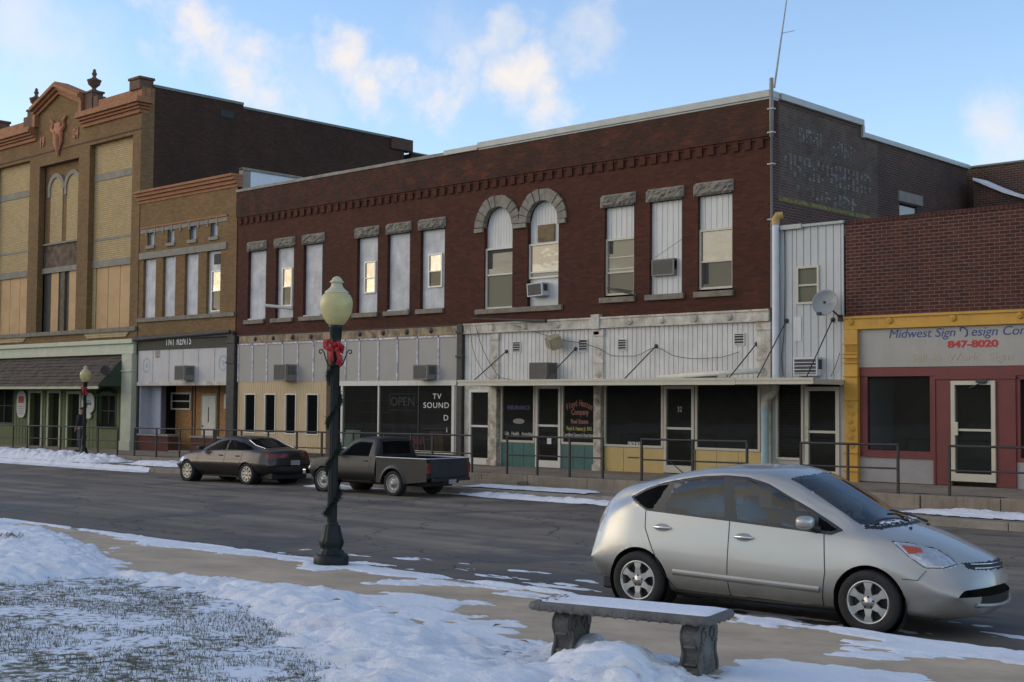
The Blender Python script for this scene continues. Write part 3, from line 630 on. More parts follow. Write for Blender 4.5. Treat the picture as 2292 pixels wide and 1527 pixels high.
# ---------------------------------------------------------------- red two-storey brick block
RX0, RX1 = fx(533, 450), fx(1727, 450)
ZT = 9.95; ZST = 4.56
red = thing('brick_building', 'long dark red two-storey brick block with boarded and arched upper windows', 'building', (RX0, D, 0))
ups = {}
boards = dict(w1=(555, 595, 551, 706), w2=(617, 657, 543, 703), w3=(679, 721, 533, 700), w4=(799, 845, 517, 692), w5=(867, 917, 508, 685), w6=(941, 995, 498, 683),
              a1=(1084, 1147, 463, 670), a2=(1181, 1250, 449, 668), w7=(1353, 1419, 444, 652), w8=(1454, 1526, 429, 645), w9=(1562, 1639, 416, 637))
sillz, topz = 5.12, 7.82
holes = []
for k, v in boards.items():
    a, b_, c, d = RW(*v)
    if k[0] == 'w': c, d = sillz + (.0 if k != 'w7' else -.0), topz - .18
    ups[k] = [a, b_, c, d]
# arched pair: springing line and crown
for k, crown in (('a1', 463), ('a2', 449)):
    a, b_, c, d = ups[k]; xm = (a + b_) / 2; r = (b_ - a) / 2; zc = PY((boards[k][0] + boards[k][1]) / 2, crown).z
    ups[k] = [a, b_, 5.0, zc, zc - r]
for k, v in ups.items(): holes.append(tuple(v[:4]))
zcor = 8.95                                                  # top of dentils
w = MB(); w.wall(RX0, RX1, ZST, zcor + .02, D, holes, .16)
for k in ('a1', 'a2'):                                       # brick spandrels beside the arch crowns
    a, b_, c, d, zs = ups[k]; r = (b_ - a) / 2; xm = (a + b_) / 2
    for s_ in (-1, 1):
        pts = [(xm + s_ * r, D, d)] + [(xm + s_ * r * math.cos(t), D, zs + (d - zs) * math.sin(t)) for t in np.linspace(0, math.pi / 2, 12)]
        w.poly(pts)
wallo = w.build('wall', B_RED, red)
p = MB()                                                     # corbelled parapet band and dentils
p.box(RX0 + .004, RX1 + .006, D - .085, D + .3, zcor, ZT - .06)
p.build('parapet', B_REDTOP, red)
p = MB(); x = RX0 + .1
while x < RX1 - .35:
    p.box(x, x + .20, D - .055, D + .01, zcor - .27, zcor + .001)
    p.box(x + .21, x + .375, D - .04, D + .01, zcor - .07, zcor + .001); x += .375
p.build('corbel_table', B_RED, red)
c1 = fx(1000, 335); c2 = fx(1075, 325)
p = MB()
x = RX0
while x < c1: p.bbox(x, min(x + 1.2, c1), D - .12, D + .36, ZT - .06, ZT + .05 + random.uniform(-.01, .01), .015); x += 1.2
p.build('coping', mat('stained_coping', (.23, .22, .19), .8, noise=.35, nscale=2, bump=.3), red, label='stained grey coping along the left half of the parapet')
p = MB(); p.bbox(c1, c2, D - .14, D + .36, ZT - .06, ZT + .10, .015); p.bbox(c2, RX1 + .03, D - .14, D + .36, ZT - .02, ZT + .16, .015); p.bbox(c2, RX1 + .02, D - .10, D + .30, ZT - .07, ZT - .021, .01)
p.build('coping', M_COPING, red, label='bright metal coping along the right half of the parapet')
# lintels, sills
LZ0, LZ1 = topz - .18, topz + .17
def lintel(px0, px1, yr):
    a = fx(px0, yr); b_ = fx(px1, yr)
    bm = bmesh.new(); bmesh.ops.create_grid(bm, x_segments=14, y_segments=6, size=.5)
    vs = []; 
    b = MB(); n = 16; mrow = 6; rs = np.random.RandomState(int(px0))
    H = rs.rand(mrow + 1, n + 1) * .07
    V = []; F = []
    for j in range(mrow + 1):
        for i in range(n + 1):
            e = 0 if (i in (0, n) or j in (0, mrow)) else 1
            V.append((a + (b_ - a) * i / n, D - .03 - e * (.03 + H[j, i]), LZ0 + (LZ1 - LZ0) * j / mrow))
    for j in range(mrow):
        for i in range(n): q = j * (n + 1) + i; F.append((q, q + 1, q + n + 2, q + n + 1))
    b.add(V, F); b.box(a, b_, D - .03, D + .15, LZ0, LZ1); bm.free(); b.build('lintel', M_STONE, red)
for q in [(554, 598, 540), (615, 662, 533), (677, 728, 525), (795, 850, 508), (865, 922, 498), (937, 999, 487), (1345, 1424, 428), (1447, 1532, 414), (1553, 1643, 399)]: lintel(*q)
def sill(px0, px1, yr, z=sillz, mm=M_SILL):
    b = MB(); b.bbox(fx(px0, yr), fx(px1, yr), D - .08, D + .14, z - .15, z, .012); b.build('sill', mm, red)
for q in [(548, 592, 710), (608, 656, 707), (671, 729, 702), (790, 846, 695), (860, 918, 688), (933, 994, 686), (1344, 1422, 656), (1446, 1532, 650), (1555, 1643, 643)]: sill(*q)
sill(1066, 1260, 676, 5.0)
# boarded windows
YB = D + .14
for k in ('w1', 'w2', 'w3', 'w4', 'w5', 'w6'):
    a, b_, c, d = ups[k]; p = MB(); p.box(a, b_, YB - .015, YB, c, d); bo = p.build('board', M_BOARD, red)
    p = MB(); p.box(a + .05, b_ - .08, D - .02, D + .05, c + .001, c + .05)
    if k in ('w1', 'w3', 'w5'): p.build('board', M_BOARD, red, label='split white strip lying on the sill')
def sub(k, q, split, top, low, mf=M_BRIGHT, label=None):
    a, b_, c, d = RW(*q); return window_sash(red, a, b_, c, d, YB - .016, mf, top, low, .045, split, .05, label)
M_CURT = mat('tan_curtain_pane', (.35, .22, .12), .4, noise=.1)
sub('w2', (627, 649, 600, 686), .5, G_REFL, G_MID); sub('w4', (811, 836, 586, 657), .47, G_REFL, glass('amber_reflecting_glass', (.30, .17, .07), .25, .0)); sub('w6', (954, 985, 569, 644), .48, G_REFL, G_MID)
# arched windows: stone rings, siding panels, frames
for k in ('a1', 'a2'):
    a, b_, c, d, zs = ups[k]; r = (b_ - a) / 2; xm = (a + b_) / 2; ry = d - zs
    b = MB(); n = 11; rs = np.random.RandomState(5)
    for i in range(n):
        t0 = math.pi * i / n + .012; t1 = math.pi * (i + 1) / n - .012; pr = .05 + rs.rand() * .06
        def pt(t, q): return (xm + (r + q) * math.cos(t), zs + (ry + q) * math.sin(t))
        T_ = np.linspace(t0, t1, 5)
        q = .36 - .03 * rs.rand()
        if k == 'a1' and i == 0: q = .30
        if k == 'a2' and i == n - 1: q = .30
        b.prism([pt(t, 0) for t in T_] + [pt(t, q) for t in T_[::-1]], D - pr, D + .1)
    b.build('stone_arch', M_STONE, red)
    p = MB(); 
    if k == 'a1': zlow = fz(1084, 557)
    else: zlow = fz(1181, 547)
    # ribbed panel under the crown
    x = a
    while x < b_ - 1e-6:
        xe = min(x + .115, b_)
        def zt(xx): u = max(-1, min(1, (xx - xm) / r)); return zs + ry * math.sqrt(1 - u * u)
        p.quad((x, YB, zlow), (xe - .015, YB, zlow), (xe - .015, YB, zt(xe - .015)), (x, YB, zt(x)))
        p.quad((xe - .015, YB, zlow), (xe, YB + .012, zlow), (xe, YB + .012, zt(xe)), (xe - .015, YB, zt(xe - .015))); x = xe
    p.build('siding_panel', M_SIDING, red)
for q in [(1064, 1083, 516, 5.0), (1149, 1179, 504, 5), (1251, 1267, 492, 5)]:
    b = MB(); zz = ups['a1'][4]; b.bbox(fx(q[0], q[2]), fx(q[1], q[2]), D - .07, D + .1, zz - .14, zz - .01, .01); b.build('impost', M_STONE2, red)
def bigwin(k, zlow, zhi, mf, label=None, split=.5, top=G_REFLB, low=G_REFLB, px=None, back=None):
    a, b_ = ups[k][:2]
    return window_sash(red, a + .0, b_ - .0, zlow, zhi, YB - .02, mf, top, low, .055, split, .06, label)
G_CUR = glass('pane_before_pale_curtain', (.20, .195, .145), .05, .0, .02, .25)
G_CUR2 = glass('pane_before_grey_curtain', (.13, .13, .095), .03, .0, .05)
z1 = fz(1084, 557)
wo_ = bigwin('a1', ups['a1'][2], z1, M_WHITE, 'half-open sash with drawn blind under the left arch', .56, G_CUR, G_CUR2)
b = MB(); a, b_ = ups['a1'][:2]; b.box(a + .06, a + .26, YB - .035, YB - .033, z1 - .62, z1 - .06); b.box(a + .06, b_ - .06, YB - .036, YB - .033, z1 - .16, z1 - .06); b.build('opening', M_BLACK, wo_, ORG[red.name])
z2 = fz(1181, 547); zb2 = fz(1181, 625)
b = MB(); a, b_ = ups['a2'][:2]; b.box(a, b_, YB - .01, YB, ups['a2'][2], zb2); b.build('siding_panel', M_SIDING, red, label='white board filling the lower half under the right arch')
wo_ = bigwin('a2', zb2, z2, M_WHITE, 'short sash with bright cloud reflection under the right arch', .18, G_REFLB, G_CUR)
q = RW(1198, 1236, 504, 542); b = MB(); b.bbox(q[0], q[1], YB - .04, YB + .005, q[2], q[3], .006); b.build('patch_board', mat('rusty_brown_board', (.16, .11, .055), .8, noise=.4, nscale=6), red)
# right three windows
M_W7 = M_ALU
for k, py in (('w7', 535), ('w8', None), ('w9', 514)):
    a, b_, c, d = ups[k]; zl = c if py is None else fz(boards[k][0], py)
    p = MB(); bar_groove(p, a, b_, zl, d, YB - .03, .18, .014); p.box(a, b_, YB - .0, YB + .01, zl, d); p.build('siding_panel', M_SIDING, red)
zl = fz(1353, 535); wo_ = bigwin('w7', ups['w7'][2] + .06, zl - .01, M_ALU, 'sash with cracked yellow sky reflections, left of the boarded window', .40, G_CUR, G_MID)
b = MB(); a, b_ = ups['w7'][:2]
b.box(a + .08, b_ - .05, YB - .05, YB - .045, 5.90, 5.93); b.box(a + .08, b_ - .05, YB - .05, YB - .045, 6.22, 6.25); b.build('muntin', M_ALU, wo_, ORG[red.name])
b = MB(); b.box(a + .10, a + .22, YB - .042, YB - .04, zl - .42, zl - .08); b.build('opening', M_BLACK, wo_, ORG[red.name])
zl = fz(1562, 514); wo_ = bigwin('w9', ups['w9'][2] + .06, zl - .01, M_ALU, 'sash reflecting streaky evening cloud, nearest the building corner', .46, G_REFLB, G_MID)
b = MB(); a, b_ = ups['w9'][:2]; b.box(a + .10, a + .26, YB - .03, YB - .028, ups['w9'][2] + .2, ups['w9'][2] + .95); b.box(a + .10, b_ - .06, YB - .031, YB - .028, ups['w9'][2] + .92, ups['w9'][2] + 1.0); b.build('opening', M_BLACK, wo_, ORG[red.name])
# fallen dark pole leaning under w7/w8 sills
# side wall with stepped coping and faded painted sign
S1, S2 = PX(1928, 265, RX1).y, PX(2165, 370, RX1).y
zs2 = 9.62
b = MB(); yw0, yw1, zw0, zw1 = PX(2013, 455, RX1).y, PX(2053, 460, RX1).y, 7.2, 8.06
def sidewall(b, X, segs, holes=()):
    ys = sorted(set([s[0] for s in segs] + [s[1] for s in segs] + [h[0] for h in holes] + [h[1] for h in holes]))
    for i in range(len(ys) - 1):
        cy = (ys[i] + ys[i + 1]) / 2; zt_ = [s[2] for s in segs if s[0] <= cy <= s[1]][0]
        zz = [-1.] + sorted(sum([[h[2], h[3]] for h in holes if h[0] < cy < h[1]], [])) + [zt_]
        for j in range(0, len(zz), 2): b.quad((X, ys[i], zz[j]), (X, ys[i + 1], zz[j]), (X, ys[i + 1], zz[j + 1]), (X, ys[i], zz[j + 1]))
    for h in holes:
        for (ya, za, yb_, zb_) in ((h[0], h[2], h[0], h[3]), (h[1], h[2], h[1], h[3]), (h[0], h[3], h[1], h[3]), (h[0], h[2], h[1], h[2])):
            b.quad((X, ya, za), (X, yb_, zb_), (X - .15, yb_, zb_), (X - .15, ya, za))
sidewall(b, RX1, [(D, S1, ZT - .03), (S1, S2, zs2)], [(yw0, yw1, 6.2, zw1)])
so = b.build('side_wall', B_SIDE, red)
def ghost(name):
    """faded painted advert: pale worn paint with broken, unreadable letter-sized blocks"""
    m = B_SIDE.copy(); m.name = name; t = m.node_tree; N = t.nodes.new; L = t.links.new; bb = t.nodes['Principled BSDF']
    src = bb.inputs['Base Color'].links[0].from_socket; g = N('ShaderNodeNewGeometry'); s = N('ShaderNodeSeparateXYZ'); L(g.outputs['Position'], s.inputs[0])
    n = N('ShaderNodeTexNoise'); L(g.outputs['Position'], n.inputs['Vector']); n.inputs['Scale'].default_value = 3.5; n.inputs['Detail'].default_value = 9; n.inputs['Roughness'].default_value = .8
    r = N('ShaderNodeMapRange'); L(n.outputs['Fac'], r.inputs[0]); r.inputs[1].default_value = .38; r.inputs[2].default_value = .66; r.inputs[4].default_value = .7
    x = N('ShaderNodeMixRGB'); L(r.outputs[0], x.inputs[0]); L(src, x.inputs[1]); x.inputs[2].default_value = (.15, .135, .10, 1); L(x.outputs[0], bb.inputs['Base Color']); return m
b = MB(); b.quad((RX1 + .004, D + .35, 7.35), (RX1 + .004, S1 + .9, 7.35), (RX1 + .004, S1 + .9, 9.55), (RX1 + .004, D + .35, 9.55)); b.quad((RX1 + .004, D + .35, 9.551), (RX1 + .004, S1 - .1, 9.551), (RX1 + .004, S1 - .1, 9.8), (RX1 + .004, D + .35, 9.8))
gs = b.build('painted_sign', ghost('faded_advert_paint'), red, label='faded weathered painted advert on the side wall')
M_GL = mat('worn_white_paint', (.20, .185, .165), .95, noise=.5, nscale=9, col2=(.085, .07, .06)); M_GY = mat('worn_yellow_paint', (.20, .17, .05), .95, noise=.5, nscale=8, col2=(.09, .07, .04))
b = MB(); rs = np.random.RandomState(3)
def blockrow(y0, y1, z0, z1, n, sl=.0):
    w_ = (y1 - y0) / n
    for i in range(n):
        a = y0 + i * w_; X_ = RX1 + .009; st = w_ * .22
        k = rs.randint(4); dz = sl * i
        segs = [(a, a + st, z0, z1)]
        if k != 1: segs.append((a + w_ * .55, a + w_ * .55 + st, z0 + (.0 if k else .1), z1))
        if k in (0, 2): segs.append((a + st, a + w_ * .55, z1 - .1, z1))
        if k in (1, 3): segs.append((a + st, a + w_ * .6, z0 + (z1 - z0) * .45, z0 + (z1 - z0) * .6))
        for q in segs:
            zz = q[2]
            while zz < q[3] - .02:                       # paint survives brick by brick
                if rs.rand() < .6: b.quad((X_, q[0], zz + dz), (X_, q[1], zz + dz), (X_, q[1], min(zz + .06, q[3]) + dz), (X_, q[0], min(zz + .06, q[3]) + dz))
                zz += .072
blockrow(D + 1.3, D + 2.7, 9.02, 9.38, 4); blockrow(D + 2.95, D + 4.3, 8.9, 9.30, 4); blockrow(D + .6, D + 5.2, 8.05, 8.62, 10); blockrow(D + 1.2, D + 4.5, 7.50, 7.85, 7)
b.recalc = False; b.build('faded_letters', M_GL, gs, ORG[red.name])
b = MB(); b.quad((RX1 + .01, D + .3, 7.36), (RX1 + .01, D + 5.3, 7.36), (RX1 + .01, D + 5.3, 7.46), (RX1 + .01, D + .3, 7.46)); b.build('faded_stripe', M_GY, gs, ORG[red.name])
b = MB(); b.bbox(RX1 - .3, RX1 + .08, D + .36, S1 + .04, ZT - .02, ZT + .15, .015); b.bbox(RX1 - .3, RX1 + .08, S1 - .04, S1 + .06, zs2 - .02, ZT - .021, .01); b.bbox(RX1 - .3, RX1 + .08, S1 + .061, S2 + .05, zs2, zs2 + .14, .015)
b.build('coping', M_COPING, red, label='stepped metal coping down the side wall')
b = MB(); b.box(RX1 - .1, RX1 - .08, yw0, yw1, 6.2, 8.0); b.build('window', M_SIDING, red, label='small white boarded opening in the side wall')
b = MB(); b.bbox(RX1 - .05, RX1 + .05, yw0 - .1, yw1 + .3, zw1 + .03, zw1 + .33, .02); b.build('lintel', M_STONE2, red)
b = MB(); b.quad((RX0, D, ZST), (RX0, S2, ZST), (RX0, S2, ZT - .05), (RX0, D, ZT - .05)); b.quad((RX0, S2, -1), (RX1, S2, -1), (RX1, S2, zs2), (RX0, S2, zs2)); b.recalc = False; b.build('back_wall', B_DARK, red)
b = MB(); b.quad((RX0, D + .3, ZT - .6), (RX1, D + .3, ZT - .6), (RX1, S2, ZT - 1), (RX0, S2, ZT - 1)); b.build('roof', M_ROOF, red)
b = MB()
for y0_, m_ in ((D + 1.8, 0),): b.quad((RX0, y0_, -1), (RX1, y0_, -1), (RX1, y0_, ZST), (RX0, y0_, ZST))
b.quad((RX0, D, ZST - .02), (RX1, D, ZST - .02), (RX1, D + 1.8, ZST - .02), (RX0, D + 1.8, ZST - .02)); b.recalc = False
b.build('interior', M_DARKIN, red)

# ---- shop front, left half of the red block (grey panels, cream siding, TV shop)
SX = [fx(p_, 800) for p_ in (533, 1027)]
zp0 = 2.86
b = MB(); b.bbox(SX[0] + .12, SX[1], D - .06, D + .1, 4.27, ZST - .02, .01); sbm = b.build('beam', M_RUSTBEAM, red, label='rusty yellow iron beam with dark rosettes')
for i, px in enumerate([575, 615, 658, 700, 762, 809, 861, 914, 968]):
    b = MB(); b.lathe([(.0, -.05), (.045, -.05), (.05, -.03), (.075, -.028), (.085, 0)], (fx(px, 745), D - .062, 4.415), 14, axis='Y'); b.build('rosette', M_DKIRON, sbm, ORG[red.name])
b = MB(); b.box(SX[0], SX[1], D - .02, D + .1, zp0, 4.27); b.build('panel', M_GREYPANEL, red, label='grey panels with peeling battens above the left shops')
b = MB()
for px in [535, 567, 599, 634, 668, 703, 738, 775, 806, 848, 891, 936, 983]:
    x = fx(px, 800); b.box(x - .03, x + .03, D - .045, D - .019, zp0, 4.26)
b.box(SX[0], SX[1], D - .045, D - .019, 4.20, 4.265); b.build('batten', M_BATTEN, red)
b = MB(); b.bbox(SX[0], SX[1], D - .07, D + .1, ZST - .02, ZST + .02, .004); b.build('ledge', M_BLACK, red)
# cream siding with four slit windows
cx0, cx1 = fx(532, 930), fx(737, 930); zb = ZW(-38, D) + .18
slits = [RW(*q) for q in [(548, 573, 881, 969), (593, 618, 881, 971), (639, 664, 880, 973), (686, 714, 880, 975)]]
z_t, z_b = slits[0][3], slits[0][2]
slits = [(q[0], q[1], z_b, z_t) for q in slits]
b = MB()
xs_ = sorted([cx0, cx1] + sum([[q[0], q[1]] for q in slits], []))
for i in range(len(xs_) - 1):
    inside = any(q[0] - 1e-4 <= xs_[i] and xs_[i + 1] <= q[1] + 1e-4 for q in slits)
    for (za, zb_) in ([(zb, z_b), (z_t, zp0)] if inside else [(zb, zp0)]): bar_groove(b, xs_[i], xs_[i + 1], za, zb_, D - .01, .13, .01)
b.build('siding_panel', M_CREAMSID, red, label='cream grooved siding with four slit windows')
b = MB(); b.box(cx0, cx1, D - .005, D + .1, 0, zb); b.build('plinth', M_DKIRON, red)
for q in slits:
    f = MB(); f.frame(q[0], q[1], q[2], q[3], .045, D - .04, D + .05); fo = f.build('window', M_WHITE, red)
    g_ = MB(); g_.quad((q[0] + .04, D + .01, q[2]), (q[1] - .04, D + .01, q[2]), (q[1] - .04, D + .01, q[3]), (q[0] + .04, D + .01, q[3])); g_.recalc = False; g_.build('pane', G_LOW, fo, ORG[red.name])
b = MB(); b.bbox(fx(735, 850), fx(748, 850), D - .08, D + .1, 0, 4.27, .01); b.build('pilaster', mat('brown_iron', (.10, .06, .035), .8, noise=.4), red, label='brown iron post behind the lamp')
# TV shop window
tx0, tx1 = fx(765, 930), fx(1016, 930); tz0 = ZW(-34, D) + .33
b = MB(); b.box(tx0 - .25, fx(1027, 930), D - .05, D + .1, 2.70, zp0 - .002); b.box(tx0 - .02, tx0 + .07, D - .04, D + .06, tz0, 2.70); b.box(tx1 - .07, tx1 + .05, D - .04, D + .06, tz0, 2.70); b.box(tx0 + .07, tx1 - .07, D - .04, D + .06, tz0, tz0 + .07)
x = fx(848, 930); b.box(x - .03, x + .03, D - .035, D + .05, tz0 + .07, 2.70); b.box(tx1 + .05, fx(1028, 930), D - .0, D + .1, 0.2, 2.70)
swf = b.build('window', M_WHITE, red, label='wide white framed shop window with white lettering')
b = MB(); b.quad((tx0 + .07, D, tz0 + .07), (tx1 - .07, D, tz0 + .07), (tx1 - .07, D, 2.70), (tx0 + .07, D, 2.70)); b.recalc = False; b.build('pane', G_DARK, swf, ORG[red.name])
b = MB(); x = fx(937, 930); b.box(x - .015, x + .015, D - .02, D + .02, tz0 + .07, 2.70); b.build('mullion', M_DKIRON, swf, ORG[red.name])
b = MB(); b.box(fx(748, 930), tx1 + .1, D - .01, D + .1, 0, tz0); b.build('plinth', M_DKIRON, red)
M_LET = mat('white_lettering', (.62, .62, .60), .6)
for body_, px, py, sz in [('TV', 978, 888, .215), ('SOUND', 976, 908, .215), ('D', 998, 936, .215), ('i', 1000, 963, .215)]:
    P_ = PY(px, py, D - .012); text('lettering', body_, sz * 1.15, M_LET, P_, red, bold=.0, sx=1.25, ext=.002, space=1.15)
# things inside the shop
b = MB(); yy = D + .9
def room(b, x0, x1, z0=None):
    pass
M_SHELF = mat('shelf_brown', (.10, .055, .035), .8, noise=.3); M_GOODS = mat('stock_grey', (.12, .12, .12), .7, noise=.5, nscale=8, col2=(.04, .03, .03))
b = MB(); b.box(tx0, tx1, D + .03, D + 1.7, 0.2, tz0 - .02); b.build('window_floor', mat('window_floor', (.12, .10, .08), .8), swf, ORG[red.name])
def item(name, label, cat, build, m, group=None):
    b = MB(); build(b); o = b.build(name, m, None, org=tuple(b.v[0])); return tag(o, label, cat, group)
def sh(b):
    x0 = fx(785, 930, D + 1.0); 
    for zz in (.6, 1.0, 1.4, 1.8, 2.2): b.box(x0, x0 + 2.1, D + 1.1, D + 1.45, zz, zz + .03)
    for xx in (x0, x0 + 1.05, x0 + 2.07): b.box(xx, xx + .03, D + 1.1, D + 1.45, .4, 2.3)
item('shelf_unit', 'dark brown shelf unit behind the left pane of the TV shop window', 'shelves', sh, M_SHELF)
def sh2(b):
    x0 = fx(952, 930, D + 1.0)
    for zz in (.6, .95, 1.3): b.box(x0, x0 + 1.1, D + .9, D + 1.25, zz, zz + .03)
    b.box(x0 + .5, x0 + 1.1, D + .75, D + 1.2, .45, 1.25)
item('shelf_unit', 'low brown cabinet and rack under the SOUND lettering', 'shelves', sh2, mat('cabinet_wood', (.17, .085, .04), .7, noise=.3))
def neon(b):
    q = RW(872, 931, 882, 918, D + .12); y = D + .12
    b.tube([(q[0], y, q[2]), (q[1], y, q[2]), (q[1], y, q[3]), (q[0], y, q[3]), (q[0], y, q[2])], .012, 6)
ne = item('open_sign', 'unlit neon OPEN sign hanging in the TV shop window', 'sign', neon, mat('unlit_neon', (.16, .17, .17), .4))
P_ = PY(901, 900, D + .12); t_ = text('lettering', 'OPEN', .40, mat('unlit_neon_letters', (.15, .155, .16), .4), (0, 0, 0), None, ext=.008, sx=1.15); t_.parent = ne; t_.location = P_ - Vector(ORG[ne.name])
def gs_(b):
    q = RW(769, 801, 962, 1003, D + .25); b.add([(q[0], D + .2, q[2]), (q[1] + .1, D + .2, q[2]), (q[1], D + .35, q[3]), (q[0], D + .35, q[3]), (q[0], D + .22, q[2]), (q[1] + .1, D + .22, q[2]), (q[1], D + .37, q[3]), (q[0], D + .37, q[3])], [(0, 1, 2, 3), (7, 6, 5, 4), (0, 4, 5, 1), (1, 5, 6, 2), (2, 6, 7, 3), (3, 7, 4, 0)])
item('placard', 'pale green placard leaning inside the left of the TV shop window', 'placard', gs_, mat('pale_green_card', (.34, .46, .33), .7, noise=.1, nscale=6))
ch = thing('folding_chair', 'red folding chair with white tube frame in the TV shop window', 'chair', tuple(PY(934, 1000, D + .3)))
q = RW(923, 947, 978, 1012, D + .3); b = MB(); b.bbox(q[0] + .03, q[1] - .03, D + .28, D + .31, q[2] + .25, q[3] - .05, .01); b.build('backrest', mat('red_cloth', (.45, .04, .04), .8), ch)
b = MB(); b.tube([(q[0], D + .45, .4), (q[0], D + .3, q[3]), (q[1], D + .3, q[3]), (q[1], D + .45, .4)], .014, 6); b.tube([(q[0], D + .1, .4), (q[0], D + .4, q[2] + .15)], .012, 6); b.build('frame', M_WHITE, ch)
b = MB(); b.bbox(q[0] + .02, q[1] - .02, D + .1, D + .42, q[2] + .12, q[2] + .15, .01); b.build('seat', bpy.data.materials['red_cloth'], ch)
# dark iron pilasters either side
for px0, px1, lab in ((514, 531, 'dark rusty iron column at the left end of the grey panels'), (1029, 1041, 'dark iron column between the two shop fronts')):
    b = MB(); x0_, x1_ = fx(px0, 800), fx(px1, 800); b.bbox(x0_, x1_, D - .14, D + .05, .1, 4.58, .015); b.bbox(x0_ - .03, x1_ + .03, D - .17, D - .0, 3.55, 3.62, .01); b.bbox(x0_ - .03, x1_ + .03, D - .17, D, 4.3, 4.38, .01); b.bbox(x0_ - .02, x1_ + .02, D - .17, D, .15, .5, .01)
    b.build('pilaster', M_DKIRON, red, label=lab)

# ---- shop front, right half (white beam, ribbed siding, canopy)
QX0, QX1 = fx(1042, 800), fx(1727, 800)
xm_ = fx(1339, 710)
for x0_, x1_, pxs in ((QX0, xm_ - .14, (1107, 1179, 1253)), (xm_ + .14, QX1 - .02, (1415, 1486, 1560, 1637))):
    b = MB(); b.bbox(x0_, x1_, D - .10, D + .1, 4.27, ZST + .02, .012); b.box(x0_, x1_, D - .13, D - .10, 4.27, 4.31); b.box(x0_, x1_, D - .13, D - .1, 4.53, 4.58); bo = b.build('beam', M_WHITEP, red, label=None)
    for px in pxs:
        b = MB(); b.lathe([(.0, -.07), (.02, -.07), (.03, -.045), (.05, -.06), (.085, -.05), (.10, 0)], (fx(px, 735), D - .10, 4.42), 16, axis='Y'); b.build('rosette', M_WHITEP, bo, ORG[red.name])
b = MB(); b.bbox(xm_ - .15, xm_ + .15, D - .16, D + .1, 4.25, ZST + .10, .015); b.bbox(xm_ - .13, xm_ + .13, D - .11, D + .1, 4.08, 4.249, .015); b.build('beam_block', M_WHITEP, red)
b = MB(); b_x = QX0; bar_groove(b, QX0, QX1, 2.74, 4.27, D - .03, .155, .02); b.box(QX0, QX1, D - .005, D + .1, 2.74, 4.27); b.build('siding_panel', M_SIDING2, red, label='white ribbed siding above the canopy')
for px, w_ in ((1111, .16), (1344, .16), (1713, .2)):
    x = fx(px, 790); b = MB(); b.bbox(x - w_, x + w_, D - .08, D + .05, 2.78, 4.26, .02); b.bbox(x - w_ - .02, x + w_ + .02, D - .11, D, 4.05, 4.2, .015)
    b.bbox(x - w_ - .01, x + w_ + .01, D - .10, D, 3.3, 3.36, .01)
    for zz in (3.6, 3.0): b.lathe([(.0, -.03), (.05, -.03), (.07, -.01), (.09, -.03), (.11, 0)], (x, D - .08, zz), 14, axis='Y')
    b.build('pilaster', M_WHITEP, red, label=None)
for px0, px1, y0_, y1_ in [(1149, 1168, 765, 790), (1297, 1318, 760, 788), (1385, 1405, 759, 786), (1645, 1669, 746, 774)]:
    q = RW(px0, px1, y0_, y1_); f = MB(); f.frame(q[0], q[1], q[2], q[3], .025, D - .06, D - .0); z_ = q[2] + .04
    f.box(q[0] + .02, q[1] - .02, D - .034, D - .03, q[2], q[3]) if False else None
    while z_ < q[3] - .04: f.add([(q[0] + .02, D - .055, z_), (q[1] - .02, D - .055, z_), (q[1] - .02, D - .035, z_ + .035), (q[0] + .02, D - .035, z_ + .035)], [(0, 1, 2, 3)]); z_ += .07
    f.recalc = False; vo = f.build('vent', M_SIDING2, red); f = MB(); f.box(q[0] + .01, q[1] - .01, D - .045, D - .034, q[2] + .01, q[3] - .01); f.build('vent_back', M_BLACK, vo, ORG[red.name])

# ground floor right: measured openings
def door(parent, px0, px1, py0, py1, mf=M_ALU, gm=G_DARK, rail=.52, Y=D, fw=.085, label=None, kick=.2, handle=True):
    a, b_, c, d = RW(px0, px1, py0, py1, Y); c = ZW((a + b_) / 2, Y) + .02
    f = MB(); f.frame(a, b_, c, d, fw, Y - .06, Y + .05, kick); zr = c + (d - c) * rail - .05; f.box(a + fw, b_ - fw, Y - .05, Y + .04, zr, zr + .06)
    fo = f.build('door', mf, parent, label=label)
    g_ = MB(); g_.quad((a + fw, Y - .005, c + kick), (b_ - fw, Y - .005, c + kick), (b_ - fw, Y - .005, d - fw), (a + fw, Y - .005, d - fw)); g_.recalc = False; g_.build('pane', gm, fo, ORG[parent.name])
    if handle: h_ = MB(); h_.tube([(a + fw * .6, Y - .1, zr - .12), (a + fw * .6, Y - .13, zr - .1), (a + fw * .6, Y - .13, zr + .14), (a + fw * .6, Y - .1, zr + .16)], .012, 6); h_.build('handle', M_ALU, fo, ORG[parent.name])
    return fo
def shopwin(parent, px0, px1, py0, py1, z_low, mf=M_ALU, gm=G_DARK, Y=D, fw=.06, label=None, ztop=None):
    a, b_, c, d = RW(px0, px1, py0, py1, Y); c = z_low; d = ztop or d
    f = MB(); f.frame(a, b_, c, d, fw, Y - .05, Y + .05); fo = f.build('window', mf, parent, label=label)
    g_ = MB(); g_.quad((a + fw, Y, c + fw), (b_ - fw, Y, c + fw), (b_ - fw, Y, d - fw), (a + fw, Y, d - fw)); g_.recalc = False; g_.build('pane', gm, fo, ORG[parent.name])
    return fo, (a, b_, c, d)
ZC = 2.74
door(red, 1052, 1100, 872, 1038, M_WHITE, G_DARK, label='white framed glass door beside the peeling pilaster')
kz = 1.02
f1, q1 = shopwin(red, 1123, 1199, 864, 1005, kz, M_ALU, ztop=ZC); door(red, 1201, 1257, 864, 1045, M_WHITE, label='glass door between the two teal tiled bays')
